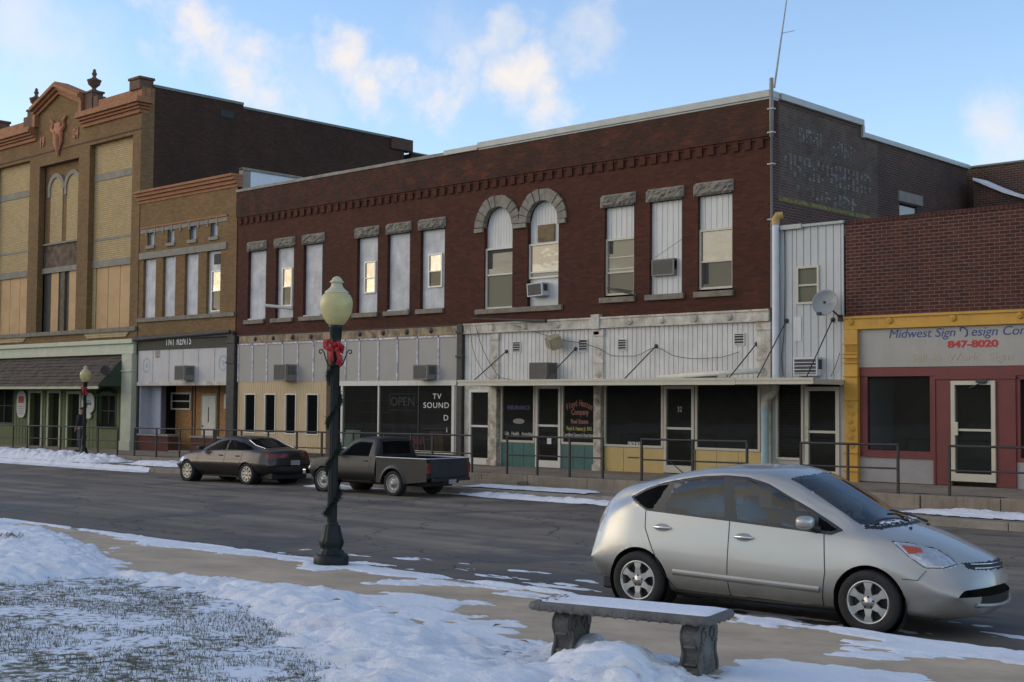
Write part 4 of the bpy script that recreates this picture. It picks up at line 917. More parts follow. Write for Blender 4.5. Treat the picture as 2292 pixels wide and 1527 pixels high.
f2, q2 = shopwin(red, 1259, 1335, 864, 1006, kz, M_ALU, ztop=ZC)
f3, q3 = shopwin(red, 1354, 1486, 864, 1010, kz - .02, M_ALU, ztop=ZC, label='wide shop window above yellow tiles with small white arrow'); door(red, 1488, 1556, 864, 1055, M_ALU, label='glass door with small number between the yellow tiled bays')
f4, q4 = shopwin(red, 1558, 1703, 864, 1020, kz - .02, M_ALU, ztop=ZC)
def tiles(q, m, lab, pitch=.42):
    b = MB(); b.box(q[0], q[1], D + .0, D + .06, .1, q[2] - .002); to = b.build('tile_base', M_GROUT, red)
    b = MB(); n = max(1, round((q[1] - q[0]) / pitch)); w_ = (q[1] - q[0]) / n; z0 = ZW(q[0], D) - .02
    for i in range(n): b.bbox(q[0] + i * w_ + .006, q[0] + (i + 1) * w_ - .006, D - .018, D + .01, z0, q[2] - .02, .003)
    b.build('tiles', m, to, ORG[red.name], label=lab)
tiles((q1[0], q1[1], kz), M_TEAL, 'teal tiles left of the door'); tiles((q2[0], q2[1], kz), M_TEAL, 'teal tiles right of the door')
tiles((q3[0], q3[1], kz - .02), M_YTILE, 'yellow tiles under the left wide window', .75); tiles((q4[0], q4[1], kz - .02), M_YTILE, 'yellow tiles under the right wide window', .75)
M_PEEL = mat('flaking_white_column', (.55, .50, .42), .85, noise=.35, nscale=5, col2=(.30, .23, .16), spot=.9, bump=.5, streak=.3)
for px0, px1 in ((1100, 1119), (1336, 1352)):
    b = MB(); b.bbox(fx(px0, 960), fx(px1, 960), D - .16, D + .05, ZW(-22, D) - .03, ZC, .012); b.bbox(fx(px0, 960) - .03, fx(px1, 960) + .02, D - .19, D + .0, ZW(-22, D) - .03, ZW(-22, D) + .16, .012); b.build('pilaster', M_PEEL, red, label=None)
b = MB(); b.box(QX0, fx(1052, 960), D - .03, D + .05, .1, ZC); b.box(fx(1119, 960), q1[0], D - .0, D + .1, .1, ZC); b.box(fx(1703, 960), QX1, D - .02, D + .1, .1, ZC); b.box(QX0 + .1, fx(1100, 900), D - .02, D + .06, fz(1052, 872), ZC); b.build('wall', M_WHITEP, red, label='white painted strips between the shop windows')
# window lettering
M_RLET = mat('red_lettering', (.34, .13, .11), .6); M_YLET = mat('yellow_lettering', (.42, .34, .09), .6); M_BLET = mat('faded_blue_lettering', (.035, .045, .12), .6); M_WLET = mat('pale_lettering', (.38, .37, .34), .6)
YL = D - .012
def wtext(body_, px, py, sz, m, **k): text('lettering', body_, sz, m, PY(px, py, YL), red, ext=.002, **k)
for i, ch_ in enumerate('Floyd Heaton'):                     # arched shop name
    t = (i - 5.5) / 5.5; px = 1297 + t * 27; py = 903 + abs(t) ** 2 * 9
    if ch_ != ' ': wtext(ch_, px, py, .25, M_RLET, bold=.004, sx=.62, rot=(rad(90), rad(t * 16), 0))
wtext('Company', 1298, 923, .23, M_RLET, bold=.003, sx=.72); wtext('Real Estate', 1297, 944, .17, M_RLET, bold=.003, sx=.85)
wtext('Floyd A. Heaton Jr. IFAS', 1296, 960, .15, M_YLET, bold=.003, sx=.63); wtext('Certified General Appraiser', 1295, 974, .14, M_WLET, bold=.003, sx=.72)
wtext('Life   Health   Annuities', 1161, 971, .15, M_WLET, bold=.003, sx=.78); wtext('INSURANCE', 1160, 913, .17, M_BLET, bold=.004, sx=1.0)
P_ = PY(1161, 943, YL); b = MB(); b.lathe([(.0, 0), (.235, 0)], (0, 0, 0), 28, axis='Y'); b.v = [(P_.x + v[0], P_.y, P_.z + v[2] * .33) for v in b.v]; b.build('oval_emblem', mat('dull_silver_oval', (.22, .19, .17), .6), red)
b = MB(); P_ = PY(1229, 987, D - .02); b.box(P_.x - .08, P_.x + .08, D - .018, D - .012, P_.z - .09, P_.z + .09); b.build('notice', mat('paper_notice', (.62, .62, .6), .8), red)
wtext('M', 1229, 987, .12, M_BLACK)
wtext('DROP BOX', 1421, 994, .14, M_LET, bold=.004, sx=.68); P_ = PY(1421, 1006, YL); b = MB(); b.prism([(P_.x - .035, P_.z), (P_.x, P_.z - .07), (P_.x + .035, P_.z), (P_.x + .015, P_.z), (P_.x + .015, P_.z + .06), (P_.x - .015, P_.z + .06), (P_.x - .015, P_.z)], YL, YL + .003); b.build('arrow', M_LET, red)
wtext('32', 1521, 917, .20, M_WLET, sx=.8)
b = MB(); b.box(fx(1406, 1023), fx(1432, 1023), D - .022, D - .015, fz(1420, 1026), fz(1420, 1023)); b.build('letter_slot', M_DKIRON, red)

# canopy
CYF = D - 1.5
def canopy(x0, x1, z0, z1, name, lab, parent, endcap=True):
    b = MB(); b.bbox(x0, x1, CYF, D - .03, z1 - .05, z1 - .0, .004); b.bbox(x0, x1, CYF - .03, CYF + .04, z0, z1 + .03, .008); b.box(x0, x1, CYF - .05, CYF - .031, z1 - .03, z1 + .03); b.box(x0, x1, CYF - .045, CYF - .031, z0, z0 + .03)
    b.box(x1 - .04, x1 + .0, CYF + .04, D - .03, z0, z1 - .05); b.box(x0, x0 + .04, CYF + .04, D - .03, z0, z1 - .05)
    return b.build(name, M_ALU, parent, label=lab)
canx0 = fx(1026, 858, CYF); canm = fx(1647, 855, CYF); canx1 = fx(1822, 855, CYF)
ca = canopy(canx0, canm, 2.66, 2.80, 'canopy', 'long flat canopy over the right shop doors', red)
def rod(parent, px, py, pxf, pyf):
    A = PY(px, py, D - .05); Bp = PY(pxf, pyf, CYF + .05); Bp.z = 2.83; b = MB(); b.tube([A, Bp], .016, 6); b.lathe([(0, -.02), (.06, -.02), (.06, .0)], (A.x, D - .03, A.z), 10, axis='Y'); b.build('rod', M_DKIRON, parent, ORG[red.name] if parent is ca else None)
for q in [(1133, 787, 1062, 850), (1288, 781, 1222, 850), (1468, 775, 1398, 850), (1693, 770, 1632, 848)]: rod(ca, *q)

# ---------------------------------------------------------------- white sided infill between the brick buildings
AX0, AX1 = RX1 + .02, fx(1890, 650)
ann = thing('infill_building', 'narrow white sided infill between two brick buildings with a small sash window', 'building', (AX0, D, 0))
zat = 6.55
wq = RW(1785, 1835, 598, 682)
b = MB(); xs_ = [AX0, wq[0], wq[1], AX1]
for i in range(3):
    for (za, zb_) in ([(ZC, wq[2]), (wq[3], zat)] if i == 1 else [(ZC, zat)]): bar_groove(b, xs_[i], xs_[i + 1], za, zb_, D - .02, .2, .02)
b.box(AX0 + .02, AX1, D + .05, D + .15, zat - .3, zat - .02)
b.build('siding_panel', mat('bluish_white_siding', (.46, .475, .47), .55, noise=.08, nscale=1.5, streak=.25, streak_col=(.42, .40, .36)), ann)
window_sash(ann, wq[0], wq[1], wq[2], wq[3], D - .0, M_ALU, G_CUR2, G_CUR2, .05, .5, .06)
b = MB(); b.bbox(AX0, AX1 + .02, D - .10, D + .15, zat, zat + .07, .01); b.bbox(AX0 + .3, AX0 + .9, D - .12, D - .09, zat - .03, zat + .09, .01); b.build('coping', M_COPING, ann)
b = MB(); b.quad((AX0, D + .15, zat + .05), (AX1, D + .15, zat + .02), (AX1, D + 9, zat + .25), (AX0, D + 9, zat + .25)); b.build('roof', M_SNOW, ann, label='snow covered roof')
b = MB(); b.box(AX0, AX1, D + 8.9, D + 9, -1, zat + .2); b.build('back_wall', B_DARK, ann)
shopwin(ann, 1738, 1800, 866, 1026, ZW(-16, D) + .45, M_ALU, ztop=ZC); door(ann, 1804, 1881, 866, 1050, M_ALU, fw=.1, label='glass door with bright bar beside the yellow pilaster')
b = MB(); b.box(AX0, fx(1738, 960), D - .02, D + .1, .2, ZC); b.box(fx(1800, 960), fx(1804, 960), D - .02, D + .1, .2, ZC); b.box(fx(1881, 960), AX1, D - .02, D + .1, .2, ZC); b.box(fx(1738, 960), fx(1800, 960), D - .01, D + .08, .2, ZW(-16, D) + .45); b.build('wall', mat('grey_metal_trim', (.40, .39, .36), .6, noise=.1), ann)
b = MB(); b.quad((AX0, D + 1.8, -1), (AX1, D + 1.8, -1), (AX1, D + 1.8, ZC), (AX0, D + 1.8, ZC)); b.quad((AX0, D, ZC), (AX1, D, ZC), (AX1, D + 1.8, ZC), (AX0, D + 1.8, ZC)); b.recalc = False; b.build('interior', M_DARKIN, ann)
ca2 = canopy(canm + .01, canx1, 2.67, 2.79, 'canopy', 'short end section of the flat canopy', ann)
for q in [(1760, 718, 1695, 845), (1863, 716, 1805, 848)]:
    A = PY(q[0], q[1], D - .05); Bp = PY(q[2], q[3], CYF + .05); Bp.z = 2.83; b = MB(); b.tube([A, Bp], .016, 6); b.lathe([(0, -.02), (.06, -.02), (.06, .0)], (A.x, D - .02, A.z), 10, axis='Y'); b.build('rod', M_DKIRON, ca2, ORG[ann.name])
b = MB(); b.box(fx(1778, 770), fx(1795, 770), D - .035, D - .03, fz(1780, 812) if False else 3.75, 4.35); b.build('patch_panel', M_SIDING, ann)

# ---------------------------------------------------------------- sign shop at right
NX0, NX1 = fx(1893, 650), 4.0
ns = thing('shop_building', 'low maroon brick shop with mustard iron frame and grey sign board', 'building', (NX0, D, 0))
zn = 6.52; zy = 4.30
b = MB(); b.wall(NX0, NX1, zy, zn, D); b.build('wall', B_RIGHT, ns)
b = MB(); x = NX0
while x < NX1: b.box(x, x + .095, D - .015, D + .3, zn, zn + .10); x += .105
b.build('coping', brick('coping_brick', (.12, .04, .032), (.07, .028, .025), (.1, .06, .05), soot=.5), ns)
b = MB(); b.quad((NX0, D, zy), (NX0, D + 14, zy), (NX0, D + 14, zn), (NX0, D, zn)); b.quad((NX0, D + 14, -1), (NX1, D + 14, -1), (NX1, D + 14, zn), (NX0, D + 14, zn)); b.quad((NX1, D, -1), (NX1, D + 14, -1), (NX1, D + 14, zn), (NX1, D, zn)); b.recalc = False; b.build('side_wall', B_SIDE, ns)
b = MB(); b.quad((NX0, D + .3, zn - .4), (NX1, D + .3, zn - .4), (NX1, D + 14, zn - .6), (NX0, D + 14, zn - .6)); b.build('roof', M_ROOF, ns)
pz = 3.98
b = MB(); b.bbox(NX0 + .02, NX1, D - .12, D + .1, pz, zy - .002, .012); b.box(NX0 + .02, NX1, D - .16, D - .12, zy - .06, zy - .01); yb_ = b.build('beam', M_YELLOW, ns, label='mustard iron beam with round rosettes')
x = fx(1910, 716); step = fx(1998, 712) - fx(1910, 716)
xs_ = [fx(1910, 716), fx(1997, 712), fx(2139, 706), fx(2288, 700)]; xs_ += [xs_[-1] + 1.45 * i for i in range(1, 7)]
for x in xs_: b = MB(); b.lathe([(.0, -.06), (.02, -.06), (.03, -.035), (.045, -.05), (.07, -.04), (.08, 0)], (x, D - .12, (pz + zy) / 2 + .02), 16, axis='Y'); b.build('rosette', M_YELLOW, yb_, ORG[ns.name])
px0_, px1_ = fx(1895, 900), fx(1926, 900)
for k_, off in ((0, 0), (1, 7.2)):
    b = MB(); a_, c_ = px0_ + off, px1_ + off; b.bbox(a_ + .01, c_, D - .14, D + .05, .3, pz - .002, .012)
    for zz, hh in ((3.62, .05), (3.40, .03), (3.30, .03), (3.18, .03), (2.86, .03), (1.05, .04), (.62, .04), (2.3, .02)): b.bbox(a_ - .01, c_ + .02, D - .18, D - .1, zz, zz + hh, .008)
    for i in range(6): b.box(a_ + .05 + i * .05, a_ + .075 + i * .05, D - .16, D - .1, 3.45, 3.60)
    for i in range(6): b.box(a_ + .05 + i * .05, a_ + .075 + i * .05, D - .16, D - .1, 3.21, 3.29)
    for i, zz in enumerate(np.linspace(1.25, 2.2, 6)): b.lathe([(0, -.03), (.04, -.02), (.05, -.005), (.075, -.03), (.09, 0)], (a_ + .19 + .02 * (-1) ** i, D - .14, zz), 12, axis='Y')
    b.build('pilaster', M_YELLOW, ns)
gx0 = px1_ + .0; gz0 = 3.07
b = MB(); b.box(gx0, px0_ + 7.2, D - .03, D + .1, gz0 + .01, pz - .002); sg = b.build('sign_board', M_GREYSIGN, ns, label='grey sign board with blue and red lettering')
M_BLUE = mat('blue_lettering', (.035, .06, .22), .6); M_REDL = mat('red_sign_lettering', (.42, .03, .03), .6); M_FADE = mat('faded_tan_lettering', (.40, .355, .26), .8)
YS = D - .032
def stext(body_, px, py, sz, m, **k):
    P_ = PY(px, py, YS); return text('lettering', body_, sz, m, P_, sg, ext=.004, **k)
stext('Midwest Sign', 1988, 749, .285, M_BLUE, align='LEFT', bold=.0, shear=.25, sx=1.08); 
stext('esign Company', 2172, 743.5, .285, M_BLUE, align='LEFT', bold=.0, shear=.25, sx=1.08)
P_ = PY(2157, 744, YS); b = MB(); r_ = .085
pts = [(P_.x - .10 + .02, P_.z + .10), (P_.x - .0, P_.z + .11), (P_.x + .075, P_.z + .05), (P_.x + .085, P_.z - .05), (P_.x + .03, P_.z - .10)]
b.tube([(u, YS, v) for u, v in pts], .015, 6); b.tube([(P_.x - .085, YS, P_.z + .09), (P_.x - .07, YS, P_.z + .03)], .014, 6); b.build('lettering', M_BLUE, sg, ORG[ns.name], label='damaged letter D, only its bow left')
stext('847-8020', 2177, 770.5, .21, M_REDL, bold=.009, sx=1.45)
stext('Sell  &  Work   Signs', 2150, 800, .25, M_FADE, bold=.002, shear=.15, sx=1.15)
M_GREYK = mat('grey_stall_panel', (.30, .285, .27), .8, noise=.1, nscale=3, spot=.2)
def rbay(x_off):
    b = MB()
    o_ = x_off
    X_ = lambda px, py=940: fx(px, py) + o_
    zt_ = gz0; zb_ = ZW(-11, D) + .0
    W1 = (X_(1943), X_(2083), fz(1943, 1007), fz(1943, 843)); Dr = (X_(2133), X_(2232), zb_ + .1, fz(2135, 853))
    b = MB(); b.box(X_(1926), X_(2300), D - .05, D + .05, fz(1943, 843), gz0)            # head rail
    b.box(X_(1926), W1[0], D - .03, D + .05, .98, fz(1943, 843)); b.box(W1[1], X_(2094), D - .03, D + .05, .98, fz(1943, 843)); b.box(W1[0], W1[1], D - .03, D + .05, .98, W1[2]); b.box(W1[0] - .1, W1[1] + .1, D - .07, D - .03, .98, 1.06)
    b.box(X_(2094), Dr[0], D - .06, D + .05, zb_, Dr[3]); b.box(Dr[1], X_(2276), D - .06, D + .05, zb_, Dr[3]); b.box(X_(2094), X_(2276), D - .06, D + .05, Dr[3], fz(1943, 843) - .001)
    b.box(X_(2094), X_(2278), D - .09, D - .06, Dr[3] + .04, Dr[3] + .10); b.box(X_(2092), X_(2097), D - .08, D - .06, zb_, Dr[3] + .04)
    b.build('shopfront', M_MAROON, ns, label='maroon painted timber shopfront')
    b = MB(); b.box(X_(1926), X_(2094), D - .02, D + .05, zb_ - .02, .98); b.build('stall_panel', M_GREYK, ns)
    g_ = MB(); g_.quad((W1[0], D + .03, W1[2]), (W1[1], D + .03, W1[2]), (W1[1], D + .03, W1[3]), (W1[0], D + .03, W1[3])); g_.recalc = False; g_.build('window', G_DARK, ns)
    b = MB(); b.quad((W1[0] + .02, D + .05, W1[2]), (W1[0] + .02, D + .05, W1[3]), (W1[0] + .02, D + 1.2, W1[3]), (W1[0] + .02, D + 1.2, W1[2])); b.recalc = False; b.build('inner_partition', mat('grey_partition', (.30, .33, .35), .8), ns)
    a, b2, c, d = Dr
    f = MB(); f.frame(a, b2, c, d, .09, D - .11, D + .05, .17); zr = c + (d - c) * .5; f.box(a + .09, b2 - .09, D - .10, D + .04, zr, zr + .05); fo = f.build('door', M_ALU, ns, label='pale framed glass door in the maroon shopfront')
    g_ = MB(); g_.quad((a + .09, D - .05, c + .17), (b2 - .09, D - .05, c + .17), (b2 - .09, D - .05, d - .09), (a + .09, D - .05, d - .09)); g_.recalc = False; g_.build('pane', G_DARK, fo, ORG[ns.name])
    h_ = MB(); h_.bbox(a + .10, a + .17, D - .14, D - .09, zr - .1, zr + .2, .01); h_.build('handle', M_ALU, fo, ORG[ns.name])
    h_ = MB(); h_.tube([(a + .45, D - .14, d - .16), (a + .72, D - .16, d - .05), (b2 - .2, D - .13, d - .06)], .014, 6); h_.bbox(a + .6, a + .85, D - .17, D - .11, d - .04, d + .03, .01); h_.build('door_closer', M_DKIRON, fo, ORG[ns.name])
    return X_(2276)
xe = rbay(0)
b = MB(); b.frame(xe, xe + 1.3, .98, fz(1943, 843), .09, D - .03, D + .05); b.build('shopfront', M_MAROON, ns, label='maroon window frame cut by the right edge'); b = MB(); b.box(xe, xe + 1.3, D - .02, D + .05, .35, .98); b.build('stall_panel', M_GREYK, ns)
g_ = MB(); g_.quad((xe + .09, D + .03, 1.07), (xe + 1.21, D + .03, 1.07), (xe + 1.21, D + .03, 2.8), (xe + .09, D + .03, 2.8)); g_.recalc = False; g_.build('window', G_DARK, ns)
b = MB(); b.box(xe + 1.3, px0_ + 7.2, D - .02, D + .1, .2, gz0); b.box(px1_ + 7.2, NX1, D - .02, D + .1, .2, pz - .002); b.build('wall', B_RIGHT, ns, label='brick beyond the frame edge')
b = MB(); b.box(fx(1926, 1075), NX1, D - .06, D + .2, ZW(-12, D) - .3, ZW(-12, D) + .0, ); b.build('plinth', M_DKIRON, ns)
b = MB(); b.quad((NX0, D + 1.9, -1), (NX1, D + 1.9, -1), (NX1, D + 1.9, gz0), (NX0, D + 1.9, gz0)); b.quad((NX0, D, gz0), (NX1, D, gz0), (NX1, D + 1.9, gz0), (NX0, D + 1.9, gz0)); b.recalc = False; b.build('interior', M_DARKIN, ns)

# building behind, at the right horizon
P0 = PY(2100, 380, S2 + .4); bk = thing('rear_building', 'weathered brick rear building rising behind the low sign shop roof', 'building', (P0.x, S2, 0))
b = MB(); za = PY(2170, 375, S2 + .4).z; zb_ = PY(2292, 360, S2 + .4).z
b.quad((P0.x, S2 + .4, -1), (8, S2 + .4, -1), (8, S2 + .4, zb_), (P0.x, S2 + .4, za)); b.quad((8, S2 + .4, -1), (8, S2 + 12, -1), (8, S2 + 12, zb_), (8, S2 + .4, zb_)); b.quad((P0.x, S2 + 12, -1), (8, S2 + 12, -1), (8, S2 + 12, zb_), (P0.x, S2 + 12, za))
b.recalc = False; b.build('wall', B_SIDE, bk); b = MB(); b.bbox(P0.x, 8, S2 + .35, S2 + .7, zb_ - .03, zb_ + .03, .01); b.build('coping', M_COPG, bk)
ls = thing('shed', 'low lean-to with a snow edged curved roof behind the sign shop', 'shed', (PX(2180, 405, RX1).x, S2 - 1, 0))
b = MB(); pts = [(2180, 404), (2215, 419), (2250, 433), (2292, 445), (2340, 457)]; PP = [PY(x_, y_, S2 - .6) for x_, y_ in pts]
for A, Bp in zip(PP[:-1], PP[1:]): b.quad((A.x, A.y, 4), (Bp.x, Bp.y, 4), (Bp.x, Bp.y, Bp.z), (A.x, A.y, A.z))
b.recalc = False; b.build('wall', B_SIDE, ls); b = MB()
for A, Bp in zip(PP[:-1], PP[1:]): b.add([(A.x, A.y - .1, A.z), (Bp.x, Bp.y - .1, Bp.z), (Bp.x, Bp.y + .9, Bp.z + .05), (A.x, A.y + .9, A.z + .05), (A.x, A.y - .1, A.z + .07), (Bp.x, Bp.y - .1, Bp.z + .07), (Bp.x, Bp.y + .9, Bp.z + .12), (A.x, A.y + .9, A.z + .12)], [(0, 1, 5, 4), (4, 5, 6, 7), (0, 3, 2, 1), (3, 7, 6, 2)])
b.build('roof', M_SNOW, ls)

# ---------------------------------------------------------------- TNT rental shop (narrow tan building)
TX0, TX1 = fx(313, 560), RX0 - .01
tn = thing('shop_building', 'narrow two-storey tan brick shop between the theatre and the red block', 'building', (TX0, D, 0))
ztop = 10.55
hs = []
small = [RW(*q) for q in [(331, 346, 521, 551), (376, 391, 513, 544), (425, 440, 505, 538), (472, 488, 496, 532)]]; s0, s1 = small[0][2], small[0][3]
tall = [RW(*q) for q in [(321, 349, 584, 713), (365, 393, 576, 711), (414, 444, 568, 706), (463, 494, 562, 702)]]; t0, t1 = tall[1][2] + .02, tall[1][3]
hs = [(q[0], q[1], s0, s1) for q in small] + [(q[0], q[1], t0, t1) for q in tall]
zsh = 5.0 - .1
b = MB(); b.wall(TX0, TX1, 4.55, ztop - .3, D - .02, hs, .16); b.bbox(TX0 + .0, TX0 + .12, D - .1, D, 4.6, 9.9, .01) if False else None
b.build('wall', B_TAN, tn)
b = MB()
for dz, pr, h_ in ((-.42, .06, .12), (-.30, .14, .14), (-.16, .24, .12), (-.04, .32, .10)): b.bbox(TX0 - .1, TX1 + .02, D - pr, D + .2, ztop + dz, ztop + dz + h_ - .001, .015)
b.build('cornice', M_TERRA, tn)
zl = fz(313, 513) ; b = MB(); b.bbox(TX0 + .1, TX1 - .6, D - .08, D, zl - .04, zl + .03, .01); b.build('moulding', M_TERRA, tn); b = MB(); b.bbox(TX0 + .1, TX1 - .6, D - .04, D, zl - .22, zl - .042, .01); x = TX0 + .5
while x < TX1 - .8: b.box(x, x + .08, D - .06, D, zl - .33, zl - .04); x += .62
b.build('stone_band', M_STONE2, tn)
b = MB(); b.bbox(TX0 + .05, TX1 - .62, D - .07, D + .1, t1, t1 + .27, .012); b.build('lintel', M_STONE2, tn); b = MB(); b.bbox(TX0, TX1, D - .10, D + .1, t0 - .16, t0, .012); b.build('sill', M_SILL, tn)
for q in small:
    b = MB(); b.bbox(q[0] - .08, q[1] + .08, D - .08, D + .1, s0 - .13, s0, .01); b.build('sill', M_STONE2, tn)
    f = MB(); f.frame(q[0], q[1], s0, s1, .045, D + .06, D + .13); fo = f.build('window', mat('blue_grey_frame', (.17, .20, .24), .7), tn); g_ = MB(); g_.quad((q[0], D + .1, s0), (q[1], D + .1, s0), (q[1], D + .1, s1), (q[0], D + .1, s1)); g_.recalc = False; g_.build('pane', mat('blue_grey_board', (.26, .30, .36), .5, noise=.1), fo, ORG[tn.name])
for i, q in enumerate(tall):
    b = MB(); b.box(q[0], q[1], D + .10, D + .12, t0, t1); b.build('board', M_BOARD, tn)
q = RW(470, 492, 607, 698); window_sash(tn, q[0], q[1], q[2], q[3], D + .095, M_BRIGHT, G_REFL, G_MID, .045, .5, .05, 'bright vinyl sash in the right boarded window')
q = RW(475, 489, 569, 592); b = MB(); b.box(q[0], q[1], D + .085, D + .1, q[2], q[3]); b.build('opening', M_BLACK, tn)
zb0, zb1 = 4.16, 4.56
b = MB(); b.box(TX0 + .1, TX1 - .28, D - .06, D + .1, zb0, zb1); b.build('fascia', mat('mossy_black_fascia', (.045, .045, .032), .85, noise=.5, nscale=4, col2=(.10, .09, .06)), tn)
b = MB(); b.tube([(TX0 - .1, D - .18, 4.60), (TX1 - .1, D - .18, 4.72)], .07, 12); b.bbox(TX0 - .05, TX1, D - .14, D, 4.56, 4.74, .01); b.build('rolled_awning', M_DKIRON, tn)
b = MB(); b.quad((TX0, D - .01, 4.56), (TX1, D - .01, 4.56), (TX1, D - .01, 4.62), (TX0, D - .01, 4.62)); b.build('ledge', M_DKIRON, tn)
P_ = PY(399, 764, D - .07); text('lettering', 'TNT RENTS', .46, M_LET, P_, tn, bold=.007, sx=.68, ext=.012, space=1.15)
zpan = fz(309, 856); b = MB(); b.box(TX0 + .12, TX1 - .3, D - .03, D + .1, zpan, zb0); b.build('panel', mat('light_grey_panel', (.52, .50, .48), .8, noise=.08, nscale=1.5, streak=.25, streak_col=(.38, .35, .32)), tn)
b = MB()
for px in (344, 380, 411, 446, 482): x = fx(px, 810); b.box(x - .012, x + .012, D - .038, D - .029, zpan, zb0)
b.build('batten', mat('rust_seam', (.42, .38, .35), .8, noise=.3, col2=(.2, .15, .12)), tn)
M_RING = mat('faded_blue_emblem', (.30, .36, .44), .8, noise=.3, nscale=8, col2=(.45, .45, .46))
for px, py in ((328, 818), (499, 813)):
    P_ = PY(px, py, D - .034); b = MB(); b.lathe([(.20, 0), (.27, 0)], (0, 0, 0), 24, axis='Y'); b.lathe([(.0, 0), (.10, 0)], (0.02, 0, 0), 6, axis='Y'); b.v = [(P_.x + v[0] * 1.05, P_.y, P_.z + v[2] * 1.15) for v in b.v]; b.recalc = False; b.build('round_emblem', M_RING, tn, label='faded round blue emblem painted on the panel')
q = RW(348, 358, 780, 801, D - .035); b = MB(); b.box(q[0], q[1], D - .04, D - .03, q[2], q[3]); b.build('poster', mat('torn_poster', (.33, .30, .24), .8, noise=.6, nscale=12, col2=(.1, .09, .06)), tn)
b = MB(); b.bbox(TX0 + .1, TX1 - .28, D - .08, D + .1, zpan - .14, zpan, .012); b.build('trim', M_WHITEP, tn)
# recessed entry
RY = D + 1.25; rx0, rx1 = TX0 + .12, TX1 - .3; fl = ZW(-43, D) + .03
b = MB(); b.box(TX0 + .02, rx0, D - .02, D + .2, .05, zb0 + .4); b.build('pilaster', M_DKIRON, tn, label='narrow dark post beside the cream column')
b = MB(); b.box(rx0, rx0 + .08, D + .05, RY, .05, zpan); xw = fx(366, 930, D + .7); b.box(rx0 + .08, xw, D + .55, D + .6, .7, zpan); b.build('side_panel', mat('blue_white_partition', (.42, .43, .48), .8, noise=.1), tn)
b = MB(); b.box(xw, rx1, RY, RY + .05, .05, zpan); b.build('back_panel', M_OSB, tn, label='raw particle board wall of the recessed entry')
b = MB(); b.box(rx0, rx1, D + .1, RY + .1, zpan + .02, zpan + .06); b.box(rx1, rx1 + .05, D + .05, RY, .05, zpan); b.build('soffit', M_DKIRON, tn)
q = RW(385, 429, 879, 917, RY); window_sash(tn, q[0], q[1], q[2], q[3], RY - .02, M_WHITE, G_LOW, G_LOW, .06, .5, .04, 'small white slider window in the recessed entry')
q = RW(455, 484, 886, 984, RY); b = MB(); b.bbox(q[0], q[1], RY - .06, RY - .02, fl, q[3], .006); do = b.build('door', M_WHITE, tn, label='plain white door in the recessed entry'); b = MB(); b.box(q[0] - .1, q[0], RY - .05, RY, fl, q[3] + .1); b.box(q[1], q[1] + .08, RY - .05, RY, fl, q[3] + .1); b.box(q[0], q[1], RY - .05, RY, q[3], q[3] + .1); b.build('door_frame', mat('khaki_trim', (.34, .30, .19), .7), do, ORG[tn.name])
b = MB(); xm2 = (q[0] + q[1]) / 2; b.box(xm2 - .03, xm2 + .03, RY - .067, RY - .061, fl + 1.1, fl + 1.7); b.build('door_light', M_BLACK, do, ORG[tn.name]); b = MB(); b.lathe([(0, -.05), (.03, -.04), (.03, 0)], (q[0] + .07, RY - .06, fl + .95), 8, axis='Y'); b.build('handle', M_DKIRON, do, ORG[tn.name])
b = MB(); 
for px in (372, 431, 437, 490): x = fx(px, 930, RY); b.box(x - .03, x + .03, RY - .03, RY, .1, zpan)
b.build('stud', M_SHELF, tn)
q = RW(503, 514, 882, 915, RY); b = MB(); b.box(q[0], q[1], RY - .04, RY - .0, q[2], q[3]); b.build('window', M_WHITE, tn, label='narrow window edge beside the iron column')
zk = .82
for a_, b2 in ((rx0, fx(376, 990)), (fx(426, 990), rx1)):
    b = MB(); b.box(a_, b2, D, D + .5, .0, zk - .08); b.build('bulkhead', B_BULK, tn); b = MB(); b.bbox(a_ - .02, b2 + .02, D - .05, D + .5, zk - .079, zk, .01); b.build('sill', M_STONE2, tn)
b = MB(); b.box(rx0, rx1, D + .02, RY, -.2, fl); b.build('threshold', M_CONC2, tn)
# body
yb2 = PX(672, 390, RX0).y
b = MB(); b.quad((TX0, D, 4), (TX1, D, 4), (TX1, D + 12, 4), (TX0, D + 12, 4)); b.quad((TX0, D + 12, 0), (TX1, D + 12, 0), (TX1, D + 12, 10.2), (TX0, D + 12, 10.2)); b.recalc = False; b.build('back_wall', B_DARK, tn)
b = MB(); b.box(TX1 - .25, TX1, D + .2, D + .55, 9.6, 10.85); b.build('parapet_end', M_STONE2, tn, label='crumbling stone end of the parapet')
b = MB(); b.box(TX1 - .2, TX1, D + .55, yb2, 9.2, 10.78); b.build('side_parapet', mat('white_roof_membrane', (.62, .66, .72), .6, noise=.05), tn, label='white painted side parapet above the red block roof'); b = MB(); b.bbox(TX1 - .25, TX1 + .05, D + .2, yb2 + .1, 10.78, 10.88, .015); b.build('coping', M_STONE2, tn)
b = MB(); b.quad((TX0, D + .2, 10.1), (TX1, D + .2, 10.1), (TX1, D + 12, 9.9), (TX0, D + 12, 9.9)); b.build('roof', M_ROOF, tn)

